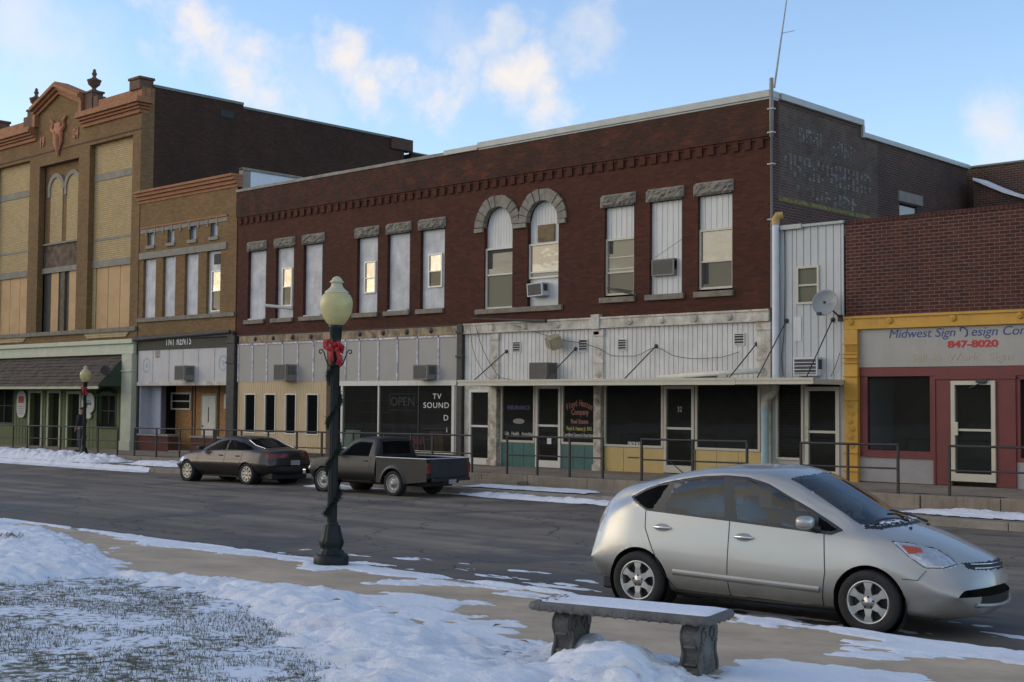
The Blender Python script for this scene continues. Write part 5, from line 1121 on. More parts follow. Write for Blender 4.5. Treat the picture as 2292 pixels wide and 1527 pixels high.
# ---------------------------------------------------------------- theatre
HX1 = TX0 - .005; cxm = fx(137, 250)
HX0 = cxm - (HX1 - cxm)
th = thing('theatre_building', 'tall tan brick theatre front with terracotta cornice and stepped gable', 'building', (HX1, D, 0))
zc0, zc1 = 14.0, 14.52                                       # cornice
RC = .28                                                     # bay recess
def bay(px0, px1): return fx(px0, 500), fx(px1, 500)
rb = (fx(200, 500), fx(296, 500)); cb = (fx(97, 500), fx(185, 500)); lb = (2 * cxm - rb[1], 2 * cxm - rb[0])
cb = (cxm - (cb[1] - cb[0]) / 2, cxm + (cb[1] - cb[0]) / 2)
zbt, zbb = fz(203, 326), 5.15; zct = fz(100, 372)
b = MB(); b.wall(HX0, HX1, 4.55, zc0, D - .05, [(rb[0], rb[1], zbb, zbt), (lb[0], lb[1], zbb, zbt), (cb[0], cb[1], zbb, zct)], RC)
gp = [(cxm - (fx(190, 240) - cxm) , zc0), (fx(190, 240), zc0), (fx(190, 240), 15.0), (cxm, 15.75), (cxm - (fx(190, 240) - cxm), 15.0)]
b.prism(gp, D - .05, D + .3); b.build('wall', B_TAN, th)
gw = fx(190, 240) - cxm
# main cornice each side of the gable, in stepped mouldings
for xa, xb in ((HX0 - .37, cxm - gw), (cxm + gw, HX1 + .37)):
    M_C = MB()
    for dz, pr, h_ in ((-.10, .10, .16), (.06, .20, .10), (.16, .32, .10), (.26, .45, .12), (.38, .40, .14)): M_C.bbox(xa + (.45 - pr if xa < cxm - gw - .1 and xa == HX0 - .37 else 0), xb - (.45 - pr if xb == HX1 + .37 else 0), D - .05 - pr, D + .3, zc0 + dz, zc0 + dz + h_ - .001, .015)
    M_C.bbox(max(xa, HX0 - .015), min(xb, HX1 + .015), D - .06, D + .35, zc0 + .52, zc0 + .95, .015)
    M_C.build('cornice', M_TERRA, th)
b = MB()                                                     # raking gable mouldings
for s_ in (-1, 1):
    for k_, (pr, o0, o1) in enumerate(((.12, -.02, .14), (.24, .14, .26), (.38, .26, .42), (.30, .42, .50))):
        z0_, z1_ = 15.0, 15.75
        pts = [(cxm + s_ * (gw + .1), z0_ - .05 + o0), (cxm, z1_ + o0), (cxm, z1_ + o1), (cxm + s_ * (gw + .1), z0_ - .05 + o1)]
        b.prism(pts, D - .05 - pr, D + .3)
    b.bbox(cxm + s_ * gw - .12, cxm + s_ * gw + .12, D - .25, D + .3, 14.5, 15.1, .02)
b.build('gable_moulding', M_TERRA, th)
for xx in (cxm - gw - .55, cxm + gw + .5):
    b = MB(); b.bbox(xx - .32, xx + .32, D - .12, D + .4, zc0 + .55, zc0 + 1.35, .02); b.bbox(xx - .38, xx + .38, D - .16, D + .45, zc0 + 1.351, zc0 + 1.45, .02); b.bbox(xx + .34 if xx > cxm else xx - .75, xx + .75 if xx > cxm else xx - .34, D - .085, D + .3, zc0 + .6, zc0 + 1.15, .02)
    pd = b.build('pedestal', M_TERRAD, th)
    b = MB(); b.lathe([(.0, 0), (.24, 0), (.24, .06), (.12, .12), (.10, .18), (.16, .24), (.30, .36), (.33, .50), (.36, .53), (.36, .58), (.20, .64), (.10, .72), (.08, .80), (.12, .84), (.13, .92), (.08, .98), (.09, 1.04), (.05, 1.12), (0, 1.15)], (0, 0, 0), 20); b.v = [(xx + v[0] * .85, D + .14 + v[1] * .85, zc0 + 1.45 + v[2] * .88) for v in b.v]; b.build('urn', M_TERRAD, pd, ORG[th.name])
for xx in (HX0 + .45, HX1 - .45):
    b = MB(); b.bbox(xx - .38, xx + .42, D - .15, D + .5, zc0 + .9, zc0 + 1.30, .02); b.bbox(xx - .44, xx + .48, D - .2, D + .55, zc0 + 1.301, zc0 + 1.42, .04); b.build('parapet_block', M_TERRAD, th)
# frieze line
zf = fz(322, 288); b = MB(); b.bbox(HX0, HX1, D - .09, D - .04, zf, zf + .06, .01); b.build('string_course', M_TERRAD, th)
# date figures and emblem
M_EMB = mat('terracotta_relief', (.38, .16, .085), .8, noise=.3, nscale=8)
zd = fz(150, 300)
for body_, dx in (('19', -1.55), ('04', 1.5)):
    text('lettering', body_, .62, M_EMB, (cxm + dx, D - .06, 13.75), th, ext=.04, bold=.015, sx=.75)
b = MB(); rs = np.random.RandomState(8)
b.bbox(cxm - .28, cxm + .28, D - .2, D - .05, 13.75, 14.45, .08); b.tube([(cxm, D - .12, 13.9), (cxm, D - .12, 13.3), (cxm, D - .1, 12.95)], [.2, .13, .05], 10)
for s_ in (-1, 1): b.tube([(cxm + s_ * .2, D - .12, 14.0), (cxm + s_ * .55, D - .14, 14.2), (cxm + s_ * .45, D - .12, 14.5), (cxm + s_ * .7, D - .12, 14.65)], [.12, .10, .08, .05], 8); b.tube([(cxm + s_ * .3, D - .1, 14.2), (cxm + s_ * .3, D - .12, 13.6), (cxm + s_ * .12, D - .12, 13.2)], [.1, .09, .04], 8)
for i in range(14): t = rs.rand() * 6.28; b.lathe([(0, -.06), (.06, -.03), (.07, 0)], (cxm + .3 * math.cos(t), D - .14, 14.1 + .4 * math.sin(t)), 8, axis='Y')
b.build('relief_emblem', M_EMB, th)
# bays
YR = D - .05 + RC
for q in (rb, lb):
    zs_ = [fz(203, 392), fz(203, 407), fz(201, 535), fz(201, 541), fz(203, 584), fz(203, 600)]
    b = MB(); b.box(q[0], q[1], YR - .02, YR + .1, zs_[5], zbt); wx0, wx1 = q[0] + .28, q[1] - .32
    b.box(q[0], wx0, YR - .02, YR + .1, zbb, zs_[5]); b.box(wx1, q[1], YR - .02, YR + .1, zbb, zs_[5]); b.build('infill', B_CREAM, th)
    for pr_, i_ in ((.05, 0), (.04, 2), (.06, 4)): b = MB(); b.bbox(q[0], q[1], YR - pr_, YR, zs_[i_ + 1], zs_[i_], .006); b.build('stone_band', M_STONE2, th)
    n = 3; w_ = (wx1 - wx0) / n
    for i in range(n): b = MB(); b.box(wx0 + i * w_ + .018, wx0 + (i + 1) * w_ - .018, YR + .02, YR + .05, zbb, zs_[5]); b.build('board', M_TANBOARD, th)
    b = MB(); b.box(wx0, wx1, YR + .06, YR + .08, zbb, zs_[5]); b.build('board_backing', M_DKIRON, th)
# central bay: two arched niches over spandrel over two boards
q = cb; z0s, z1s = fz(97, 600), fz(97, 548); zl1 = fz(97, 612)
YC = YR + .03
b = MB(); b.box(q[0], q[1], YC, YC + .1, z1s, zct); b.build('infill', B_TAN, th, label='tan brick field of the central bay')
b = MB(); b.box(q[0], q[1], YC, YC + .1, z0s, z1s); b.build('spandrel', mat('brown_stucco', (.125, .085, .055), .9, noise=.5, nscale=3, col2=(.07, .055, .04)), th)
for a_, c_ in ((zl1, z0s), (z1s - .02, z1s + .06)): b = MB(); b.bbox(q[0], q[1], YC - .09, YC, a_, c_, .01); b.build('stone_band', M_STONE2, th)
bw_ = (q[1] - q[0]); zsp = fz(110, 425)
for i in range(2):
    xc = q[0] + bw_ * (.31 if i == 0 else .73); r = bw_ * .155
    b = MB(); b.box(xc - r, xc + r, YC - .03, YC - .001, z1s + .06, zsp); b.prism([(xc + r * math.cos(t), zsp + r * math.sin(t)) for t in np.linspace(0, math.pi, 16)], YC - .03, YC - .001); b.build('infill', B_CREAM, th, label='cream arched niche')
    b = MB(); T_ = np.linspace(0, math.pi, 17)
    b.prism([(xc + r * math.cos(t), zsp + r * math.sin(t)) for t in T_] + [(xc + (r + .2) * math.cos(t), zsp + (r + .2) * math.sin(t)) for t in T_[::-1]], YC - .09, YC - .0); b.bbox(xc - r - .2, xc - r, YC - .08, YC, zsp - .3, zsp, .01); b.build('stone_arch', M_STONE2, th)
    xc2 = q[0] + bw_ * (.30 if i == 0 else .76); b = MB(); b.box(xc2 - .32, xc2 + .34, YC, YC + .03, zbb, zl1); b.build('board', M_TANBOARD, th)
b = MB(); b.box(q[0], q[1], YC + .04, YC + .1, zbb, zl1); b.build('board_backing', M_DKIRON, th)
b = MB(); xm3 = q[0] + bw_ * .53; b.box(xm3 - .17, xm3 + .15, YC - .04, YC + .04, zbb, zl1); b.build('mullion', mat('mossy_brick_pier', (.12, .10, .06), .9, noise=.5), th)
b = MB(); b.bbox(HX0, HX1, D - .16, D + .1, zbb - .18, zbb, .02); b.build('sill', M_SILL, th)
for q in (rb, lb): b = MB(); a_, c_ = q[0] - .1, q[1] + .1; b.prism([(a_, zbb - .182), (c_, zbb - .182), (c_ - .3, 4.75), (a_ + .3, 4.75)], D - .10, D - .04); b.build('bracket_panel', B_CREAM, th)
# ground floor: cornice, mansard, green shopfront
zg1, zg0 = 4.56, 4.02
b = MB(); b.bbox(HX0, HX1 + .02, D - .30, D + .1, zg1 - .10, zg1 + .08, .02); b.bbox(HX0, HX1, D - .2, D + .1, zg0 + .01, zg1 - .101, .02); b.build('shop_cornice', mat('pale_green_cornice', (.50, .52, .38), .7, noise=.08, nscale=2, streak=.25, streak_col=(.33, .33, .22)), th)
b = MB(); xc0 = fx(283, 870); b.bbox(xc0, HX1 - .02, D - .25, D + .1, .1, zg0, .02); b.bbox(xc0 - .03, HX1 + .0, D - .29, D + .05, .1, .5, .02); b.bbox(xc0 - .03, HX1, D - .29, D + .05, 3.3, 3.38, .02); b.build('column', mat('cream_green_column', (.45, .46, .34), .7, noise=.1, nscale=3), th)
my = D - 1.25; mz = fz(225, 864, my)
b = MB(); mx1 = xc0 - .02
rows = 9
for i in range(rows):                                        # overlapping shake courses
    t0_, t1_ = i / rows, (i + 1) / rows; ya, yb_ = D - .02 + (my - D) * t0_, D - .02 + (my - D) * t1_; za, zb_ = zg0 + (mz - zg0) * t0_, zg0 + (mz - zg0) * t1_
    x = HX0
    while x < mx1:
        xe_ = min(x + random.uniform(.22, .5), mx1); d_ = random.uniform(.015, .05)
        b.add([(x, ya, za), (xe_, ya, za), (xe_, yb_ - d_, zb_ + .0), (x, yb_ - d_, zb_), (x, yb_, zb_ - .0), (xe_, yb_, zb_)], [(0, 1, 2, 3), (3, 2, 5, 4)]); x = xe_
b.recalc = False; mo = b.build('awning_roof', M_SHAKE, th, label='brown shake awning over the green shopfront')
b = MB(); b.prism([(D - .02, zg0), (my, mz), (D - .02, mz)], mx1, mx1 + .03, 'X'); b.quad((HX0, my, mz), (mx1, my, mz), (mx1, D, mz), (HX0, D, mz)); b.build('awning_end', M_DKGREEN, mo, ORG[th.name])
b = MB(); b.bbox(HX0, mx1, my - .03, my + .02, mz - .12, mz + .0, .008); b.build('fascia', M_GREENTRIM, mo, ORG[th.name])
# green wall with openings
zg = ZW(-48, D); openings = [(-20, 30, 872, 945), (67, 92, 880, 995), (109, 133, 880, 998), (152, 178, 882, 1000), (218, 259, 886, 955)]
hs = []
for i, q in enumerate(openings):
    r_ = RW(*q); hs.append((r_[0], r_[1], r_[2] if i in (0, 4) else zg - .05, r_[3]))
b = MB(); b.wall(HX0, xc0, zg - .1, mz + .05, D, hs, .3); x = HX0
while x < xc0:
    if not any(h[0] - .02 < x < h[1] + .02 for h in hs): b.box(x, x + .02, D - .015, D, zg, mz)
    x += .3
b.build('shopfront', M_GREEN, th, label='green boarded shopfront')
for i, h in enumerate(hs):
    b = MB()
    if i in (1, 2, 3): b.box(h[0] - .12, h[0], D - .04, D + .02, h[2], h[3] + .12); b.box(h[1], h[1] + .12, D - .04, D + .02, h[2], h[3] + .12); b.box(h[0], h[1], D - .04, D + .02, h[3], h[3] + .12); f = b.build('door', M_GREENTRIM, th, label=None)
    else: b.frame(h[0] - .05, h[1] + .05, h[2] - .05, h[3] + .05, .06, D - .03, D + .05); b.box((h[0] + h[1]) / 2 - .02, (h[0] + h[1]) / 2 + .02, D + .1, D + .15, h[2], h[3]); b.box(h[0], h[1], D + .1, D + .15, (h[2] + h[3]) / 2, (h[2] + h[3]) / 2 + .03); f = b.build('window', M_DKGREEN, th)
    g_ = MB(); g_.quad((h[0], D + .2, h[2]), (h[1], D + .2, h[2]), (h[1], D + .2, h[3]), (h[0], D + .2, h[3])); g_.recalc = False; g_.build('pane', G_DARK, f, ORG[th.name])
b = MB(); b.quad((HX0, D + 1.9, -1), (HX1, D + 1.9, -1), (HX1, D + 1.9, 4), (HX0, D + 1.9, 4)); b.recalc = False; b.build('interior', M_DARKIN, th)
# side wall with stepped coping, tan quoin return
y1_, y2_ = PX(545, 228, HX1).y, PX(905, 308, HX1).y
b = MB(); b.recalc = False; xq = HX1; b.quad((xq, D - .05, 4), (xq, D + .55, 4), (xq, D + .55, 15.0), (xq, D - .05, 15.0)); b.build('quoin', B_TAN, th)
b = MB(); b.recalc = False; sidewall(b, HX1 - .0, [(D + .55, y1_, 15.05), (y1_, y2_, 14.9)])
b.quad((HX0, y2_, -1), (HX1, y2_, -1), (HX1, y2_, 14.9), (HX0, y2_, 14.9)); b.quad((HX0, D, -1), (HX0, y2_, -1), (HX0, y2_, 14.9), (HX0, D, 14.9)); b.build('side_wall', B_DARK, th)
b = MB(); b.box(HX1 - .3, HX1 + .04, D + .5, y1_, 15.05, 15.16); b.box(HX1 - .3, HX1 + .04, y1_, y2_, 14.9, 15.0); b.build('coping', M_COPG, th)
b = MB(); b.bbox(HX1 - .4, HX1 + .1, y2_ - .9, y2_ + .5, 14.4, 14.98, .02); b.build('chimney', B_SIDE, th)
b = MB(); b.quad((HX0, D + .3, 13.8), (HX1, D + .3, 13.8), (HX1, y2_, 13.8), (HX0, y2_, 13.8)); b.build('roof', M_ROOF, th)
P_ = PX(509, 256, HX1); b = MB(); b.box(HX1, HX1 + .02, P_.y - .35, P_.y + .35, P_.z - .15, P_.z + .15); b.build('vent', M_BLACK, th)
# lower rear part of the theatre block
ry_ = PX(950, 335, HX1); rr = thing('rear_building', 'dark brick rear wing stepping down behind the theatre', 'building', (HX1, y2_ + .6, 0))
b = MB(); b.box(HX0, HX1 - .02, y2_ + .5, y2_ + 9, -1, 14.35); b.build('wall', B_DARK, rr); b = MB(); b.bbox(HX1 - .35, HX1 + .03, y2_ + .6, y2_ + 9, 14.36, 14.44, .02); b.build('coping', M_COPG, rr)
# ================================================================ VEHICLES
def pchip(xk, yk, x):
    xk = np.asarray(xk, float); yk = np.asarray(yk, float); x = np.clip(np.asarray(x, float), xk[0], xk[-1]); h = np.diff(xk); d = np.diff(yk) / h; m = np.zeros(len(xk))
    for i in range(1, len(xk) - 1):
        if d[i - 1] * d[i] > 0: w1 = 2 * h[i] + h[i - 1]; w2 = h[i] + 2 * h[i - 1]; m[i] = (w1 + w2) / (w1 / d[i - 1] + w2 / d[i])
    m[0] = d[0]; m[-1] = d[-1]
    i = np.clip(np.searchsorted(xk, x) - 1, 0, len(h) - 1); t = (x - xk[i]) / h[i]
    return (2 * t**3 - 3 * t**2 + 1) * yk[i] + (t**3 - 2 * t**2 + t) * h[i] * m[i] + (-2 * t**3 + 3 * t**2) * yk[i + 1] + (t**3 - t**2) * h[i] * m[i + 1]
def sstep(a, b, x): t = np.clip((x - a) / (b - a), 0, 1); return t * t * (3 - 2 * t)
class Loft:
    def __init__(s, K, s0, s1, ns=230, m=110, nose=(2.6, .42, 2.3), tail=(.0, .2, 2.5), crease=False):
        s.K = K; s.s0, s.s1 = s0, s1; s.nose = nose; s.tail = tail; s.m = m
        u = np.linspace(0, 1, ns); e = .5 - .5 * np.cos(math.pi * u); s.S = s0 + (s1 - s0) * (.55 * u + .45 * e)
        s.T = np.linspace(0, 1, m)
        s.Yg = np.zeros((ns, m)); s.Zg = np.zeros((ns, m))
        for i, x in enumerate(s.S): s.Yg[i], s.Zg[i] = s.section(x)
        s.Xg = s.warp(np.repeat(s.S[:, None], m, 1), s.Yg)
    def k(s, n, x): q = s.K[n]; return float(pchip([a for a, b in q], [b for a, b in q], x))
    def section(s, x):
        zb, zt = s.k('zb', x), s.k('zt', x)
        g = lambda n: s.k(n, x)
        wb, wm, ws, wd, wr = g('wb'), g('wm'), g('ws'), g('wd'), g('wr'); zr = min(g('zr'), zt - .002); zd = min(g('zd'), zr - .004); zs = min(g('zs'), zd - .004); zm = min(g('zm'), zs - .01); zb = min(zb, zm - .006)
        ys = [0, wb * .75, wb, wm, ws, wd, wr, wr * .55, 0]; zz = [zb, zb, zb + min(.06, (zm - zb) * .4), zm, zs, zd, zr, zr + (zt - zr) * .72, zt]
        dl = [0]
        for a, b, c, d in zip(ys[:-1], zz[:-1], ys[1:], zz[1:]): dl.append(dl[-1] + math.hypot(a - c, b - d) + .03)
        ref = getattr(s, 'ref', None)
        t = np.array(s.tk) if hasattr(s, 'tk') else np.array([0, .12, .17, .34, .50, .68, .76, .88, 1.0])
        return pchip(t, ys, s.T), pchip(t, zz, s.T)
    def warp(s, x, y):
        n0, na, ne = s.nose; t0, ta, te = s.tail; yy = np.abs(y) / .86
        x = x + .085 * np.maximum(0, x - 2.95) * (s.tail[1] == .22)
        return x - na * yy**ne * sstep(n0, s.s1, x) + ta * yy**te * sstep(t0, s.s0, x)
    def ysurf(s, x, z):
        Y, Z = s.section(x); k = int(s.m * .17); a = Z[k:]; return float(np.interp(z, a, Y[k:]))
    def split(s, regions, drop, scale, snap=(), snapxy=()):
        """regions: list of (name, test(x,y,z)->bool array); returns dict name->(verts, quads). Both halves."""
        out = {}
        X, Y, Z = s.Xg.copy(), s.Yg.copy(), s.Zg.copy()
        for poly, lim in snap:
            n = len(poly); best = np.full(X.shape, lim); PXn = X.copy(); PZn = Z.copy()
            for i in range(n):
                x0, y0 = poly[i]; x1, y1 = poly[(i + 1) % n]; dx, dy = x1 - x0, y1 - y0
                t = np.clip(((X - x0) * dx + (Z - y0) * dy) / (dx * dx + dy * dy), 0, 1); qx, qz = x0 + t * dx, y0 + t * dy; d = np.hypot(X - qx, Z - qz); k = (d < best) & (np.abs(Y) > .4)
                best = np.where(k, d, best); PXn = np.where(k, qx, PXn); PZn = np.where(k, qz, PZn)
            X, Z = PXn, PZn
        for poly, lim, zmin in snapxy:
            n = len(poly); best = np.full(X.shape, lim); PXn = X.copy(); PYn = Y.copy()
            for i in range(n):
                x0, y0 = poly[i]; x1, y1 = poly[(i + 1) % n]
                if y0 < 0 or y1 < 0: continue
                dx, dy = x1 - x0, y1 - y0; t = np.clip(((X - x0) * dx + (Y - y0) * dy) / (dx * dx + dy * dy), 0, 1); qx, qy = x0 + t * dx, y0 + t * dy; d = np.hypot(X - qx, Y - qy); k = (d < best) & (Z > zmin) & (Y > .005)
                best = np.where(k, d, best); PXn = np.where(k, qx, PXn); PYn = np.where(k, qy, PYn)
            X, Y = PXn, PYn
        ns, m = X.shape
        for side in (1, -1):
            V = np.stack([X, Y * side, Z], -1).reshape(-1, 3); idx = np.arange(ns * m).reshape(ns, m)
            q = np.stack([idx[:-1, :-1], idx[1:, :-1], idx[1:, 1:], idx[:-1, 1:]], -1).reshape(-1, 4)
            if side < 0: q = q[:, ::-1]
            c = V[q].mean(1); x, y, z = c.T; left = ~drop(x, np.abs(y), z)
            for name, test in regions:
                k = left & test(x, np.abs(y), z); left = left & ~k
                if k.any():
                    key = name if not name.endswith('*') else name[:-1] + ('|L' if side > 0 else '|R')
                    vv, ff = out.get(key, (np.zeros((0, 3)), np.zeros((0, 4), int))); qq = q[k]; used = np.unique(qq); mp_ = np.full(len(V), -1); mp_[used] = np.arange(len(used)) + len(vv)
                    out[key] = (np.vstack([vv, V[used]]), np.vstack([ff, mp_[qq]]))
            qq = q[left]; vv, ff = out.get('body', (np.zeros((0, 3)), np.zeros((0, 4), int))); used = np.unique(qq); mp_ = np.full(len(V), -1); mp_[used] = np.arange(len(used)) + len(vv); out['body'] = (np.vstack([vv, V[used]]), np.vstack([ff, mp_[qq]]))
        for k in out: out[k] = (out[k][0] * scale, out[k][1])
        return out
def npmesh(name, v, f, m, parent, weld=True, label=None, solid=0):
    me = bpy.data.meshes.new(name); me.from_pydata(v.tolist(), [], f.tolist()); me.update()
    bm = bmesh.new(); bm.from_mesh(me); bmesh.ops.remove_doubles(bm, verts=bm.verts[:], dist=.0008); bmesh.ops.dissolve_degenerate(bm, dist=.0003, edges=bm.edges[:])
    bm.normal_update()
    for f_ in bm.faces:
        c_ = f_.calc_center_median()
        if f_.normal.dot(c_ - Vector((max(.2, min(2.6, c_.x)), 0, .6))) < 0: f_.normal_flip()
    bm.to_mesh(me); bm.free()
    me.polygons.foreach_set('use_smooth', [True] * len(me.polygons)); me.materials.append(m)
    o = bpy.data.objects.new(name, me); SC.collection.objects.link(o); o.parent = parent; ORG[o.name] = (0, 0, 0)
    if label: o['label'] = label
    return o
def inpoly(x, z, poly): return polydist(x, z, poly) > 0
def ribbon(L, pts, w, off, sc, side, closed=False, n=14):
    """thin strip lying on the body side along (s,z) points"""
    P = []
    pp = pts + ([pts[0]] if closed else [])
    for (a, b), (c, d) in zip(pp[:-1], pp[1:]):
        for t in np.linspace(0, 1, n, endpoint=False): P.append((a + (c - a) * t, b + (d - b) * t))
    P.append(pp[-1]); V = []; F = []
    for i, (x, z) in enumerate(P):
        x0, z0 = P[max(i - 1, 0)]; x1, z1 = P[min(i + 1, len(P) - 1)]; l = math.hypot(x1 - x0, z1 - z0) + 1e-9; nx, nz = -(z1 - z0) / l * w / 2, (x1 - x0) / l * w / 2
        for s_ in (-1, 1): xx, zz = x + nx * s_, z + nz * s_; V.append((xx * sc, (L.ysurf(xx, zz) + off) * side * sc, zz * sc))
    for i in range(len(P) - 1): F.append((2 * i, 2 * i + 1, 2 * i + 3, 2 * i + 2))
    return V, F
def wheel(parent, x, y, z, R, side, kindw='alloy', W_=.19, paint=None, rimm=None, sc=1.0):
    """side=-1 outward is -y"""
    s_ = side; b = MB()
    prof = [(R * .66, 0), (R * .72, .012), (R * .80, .022), (R * .93, .02), (R * .985, 0), (R, -.03), (R, -W_ + .05), (R * .985, -W_ + .02), (R * .9, -W_), (R * .62, -W_)]
    b.lathe([(r, q * s_) for r, q in prof], (x, y, z), 40, axis='Y')
    for k in range(60):                                       # tread blocks
        a = 2 * math.pi * k / 60; r0 = R * .998
        b.add([(x + (r0 + d_) * math.cos(a + da), y + yy * s_, z + (r0 + d_) * math.sin(a + da)) for yy in (-.035, -W_ + .055) for (da, d_) in ((-.02, 0), (-.02, .006), (.02, .006), (.02, 0))], [(0, 1, 2, 3), (0, 4, 5, 1), (1, 5, 6, 2), (2, 6, 7, 3), (4, 7, 6, 5)])
    t = b.build('wheel', M_TYRE, parent)
    b = MB(); b.lathe([(R * .70, .004 * s_), (R * .67, .016 * s_), (R * .63, .008 * s_), (R * .60, -.05 * s_), (R * .58, -.12 * s_)], (x, y, z), 40, axis='Y')
    n = {'alloy': 6, 'cap': 9, 'steel': 0}[kindw]
    if n:
        hw0, hw1 = (.24, .085) if kindw == 'alloy' else (.16, .13)
        for k in range(n):
            a = 2 * math.pi * k / n + math.pi / 2; pts = []
            for (rr, dw, dy) in ((R * .20, R * .13, .0), (R * .42, R * .085, .004), (R * .645, R * (.16 if kindw == 'alloy' else .11), .004)):
                for sg in (-1, 1): pts.append((rr, sg * dw, dy))
            V = []
            for (rr, dw, dy) in pts:
                for dd in (0, -.03): V.append((x + rr * math.cos(a) - dw * math.sin(a), y + (dy + dd) * s_, z + rr * math.sin(a) + dw * math.cos(a)))
            F = [(0, 2, 6, 4), (4, 6, 10, 8), (0, 4, 5, 1), (4, 8, 9, 5), (2, 3, 7, 6), (6, 7, 11, 10)]
            b.add(V, F, False)
        b.lathe([(0, .012 * s_), (R * .09, .01 * s_), (R * .12, 0), (R * .24, -.002 * s_), (R * .25, -.03 * s_)], (x, y, z), 24, axis='Y')
        ro = b.build('rim', rimm, t, ORG[t.name])
        b = MB()
        for k in range(5): a = 2 * math.pi * k / 5 + .3; b.lathe([(0, .004 * s_), (R * .035, .003 * s_), (R * .038, -.006 * s_)], (x + R * .17 * math.cos(a), y, z + R * .17 * math.sin(a)), 8, axis='Y')
        b.build('lug_nuts', M_BLACKP, t, ORG[t.name])
    else:
        b.lathe([(R * .6, -.03 * s_), (R * .5, -.005 * s_), (R * .42, -.03 * s_), (R * .30, -.02 * s_), (R * .20, .02 * s_), (R * .16, .035 * s_), (0, .04 * s_)], (x, y, z), 30, axis='Y'); ro = b.build('rim', rimm, t, ORG[t.name])
        b = MB()
        for k in range(8): a = 2 * math.pi * k / 8; b.lathe([(0, .0), (R * .05, 0)], (x + R * .40 * math.cos(a), y - .022 * s_, z + R * .40 * math.sin(a)), 8, axis='Y')
        b.build('rim_holes', M_BLACKP, t, ORG[t.name])
    b = MB(); b.lathe([(0, -.07 * s_), (R * .6, -.07 * s_)], (x, y, z), 30, axis='Y'); b.build('brake_disc', M_BLACKP, t, ORG[t.name])
    return t
M_TYRE = mat('tyre_rubber', (.022, .021, .020), .85, noise=.3, nscale=9, bump=.2)
M_BLACKP = mat('black_plastic', (.018, .018, .018), .55)
M_RIM = mat('silver_alloy', (.52, .51, .48), .35, metal=.75, noise=.12, nscale=8)
M_CAP = mat('wheel_cover_silver', (.55, .50, .40), .4, metal=.5, noise=.12, nscale=9)
M_STEEL = mat('dull_steel', (.34, .34, .32), .5, metal=.6, noise=.3, nscale=6)
G_CAR = glass('car_glass', (.016, .017, .014), .055, .5, .01, .0)
G_WS = glass('windscreen_glass', (.02, .03, .035), .06, .4, .01, .0)
G_TINT = glass('tinted_car_glass', (.008, .009, .010), .02, .15, .01, .0)
M_CHROME = mat('chrome', (.75, .75, .75), .12, metal=1.0)
M_LAMPCLR = mat('clear_lamp_lens', (.55, .57, .58), .08, metal=.55, noise=.25, nscale=14)
M_AMBER = mat('amber_lens', (.42, .09, .05), .15)
M_REDLENS = mat('red_lens', (.16, .02, .02), .2)

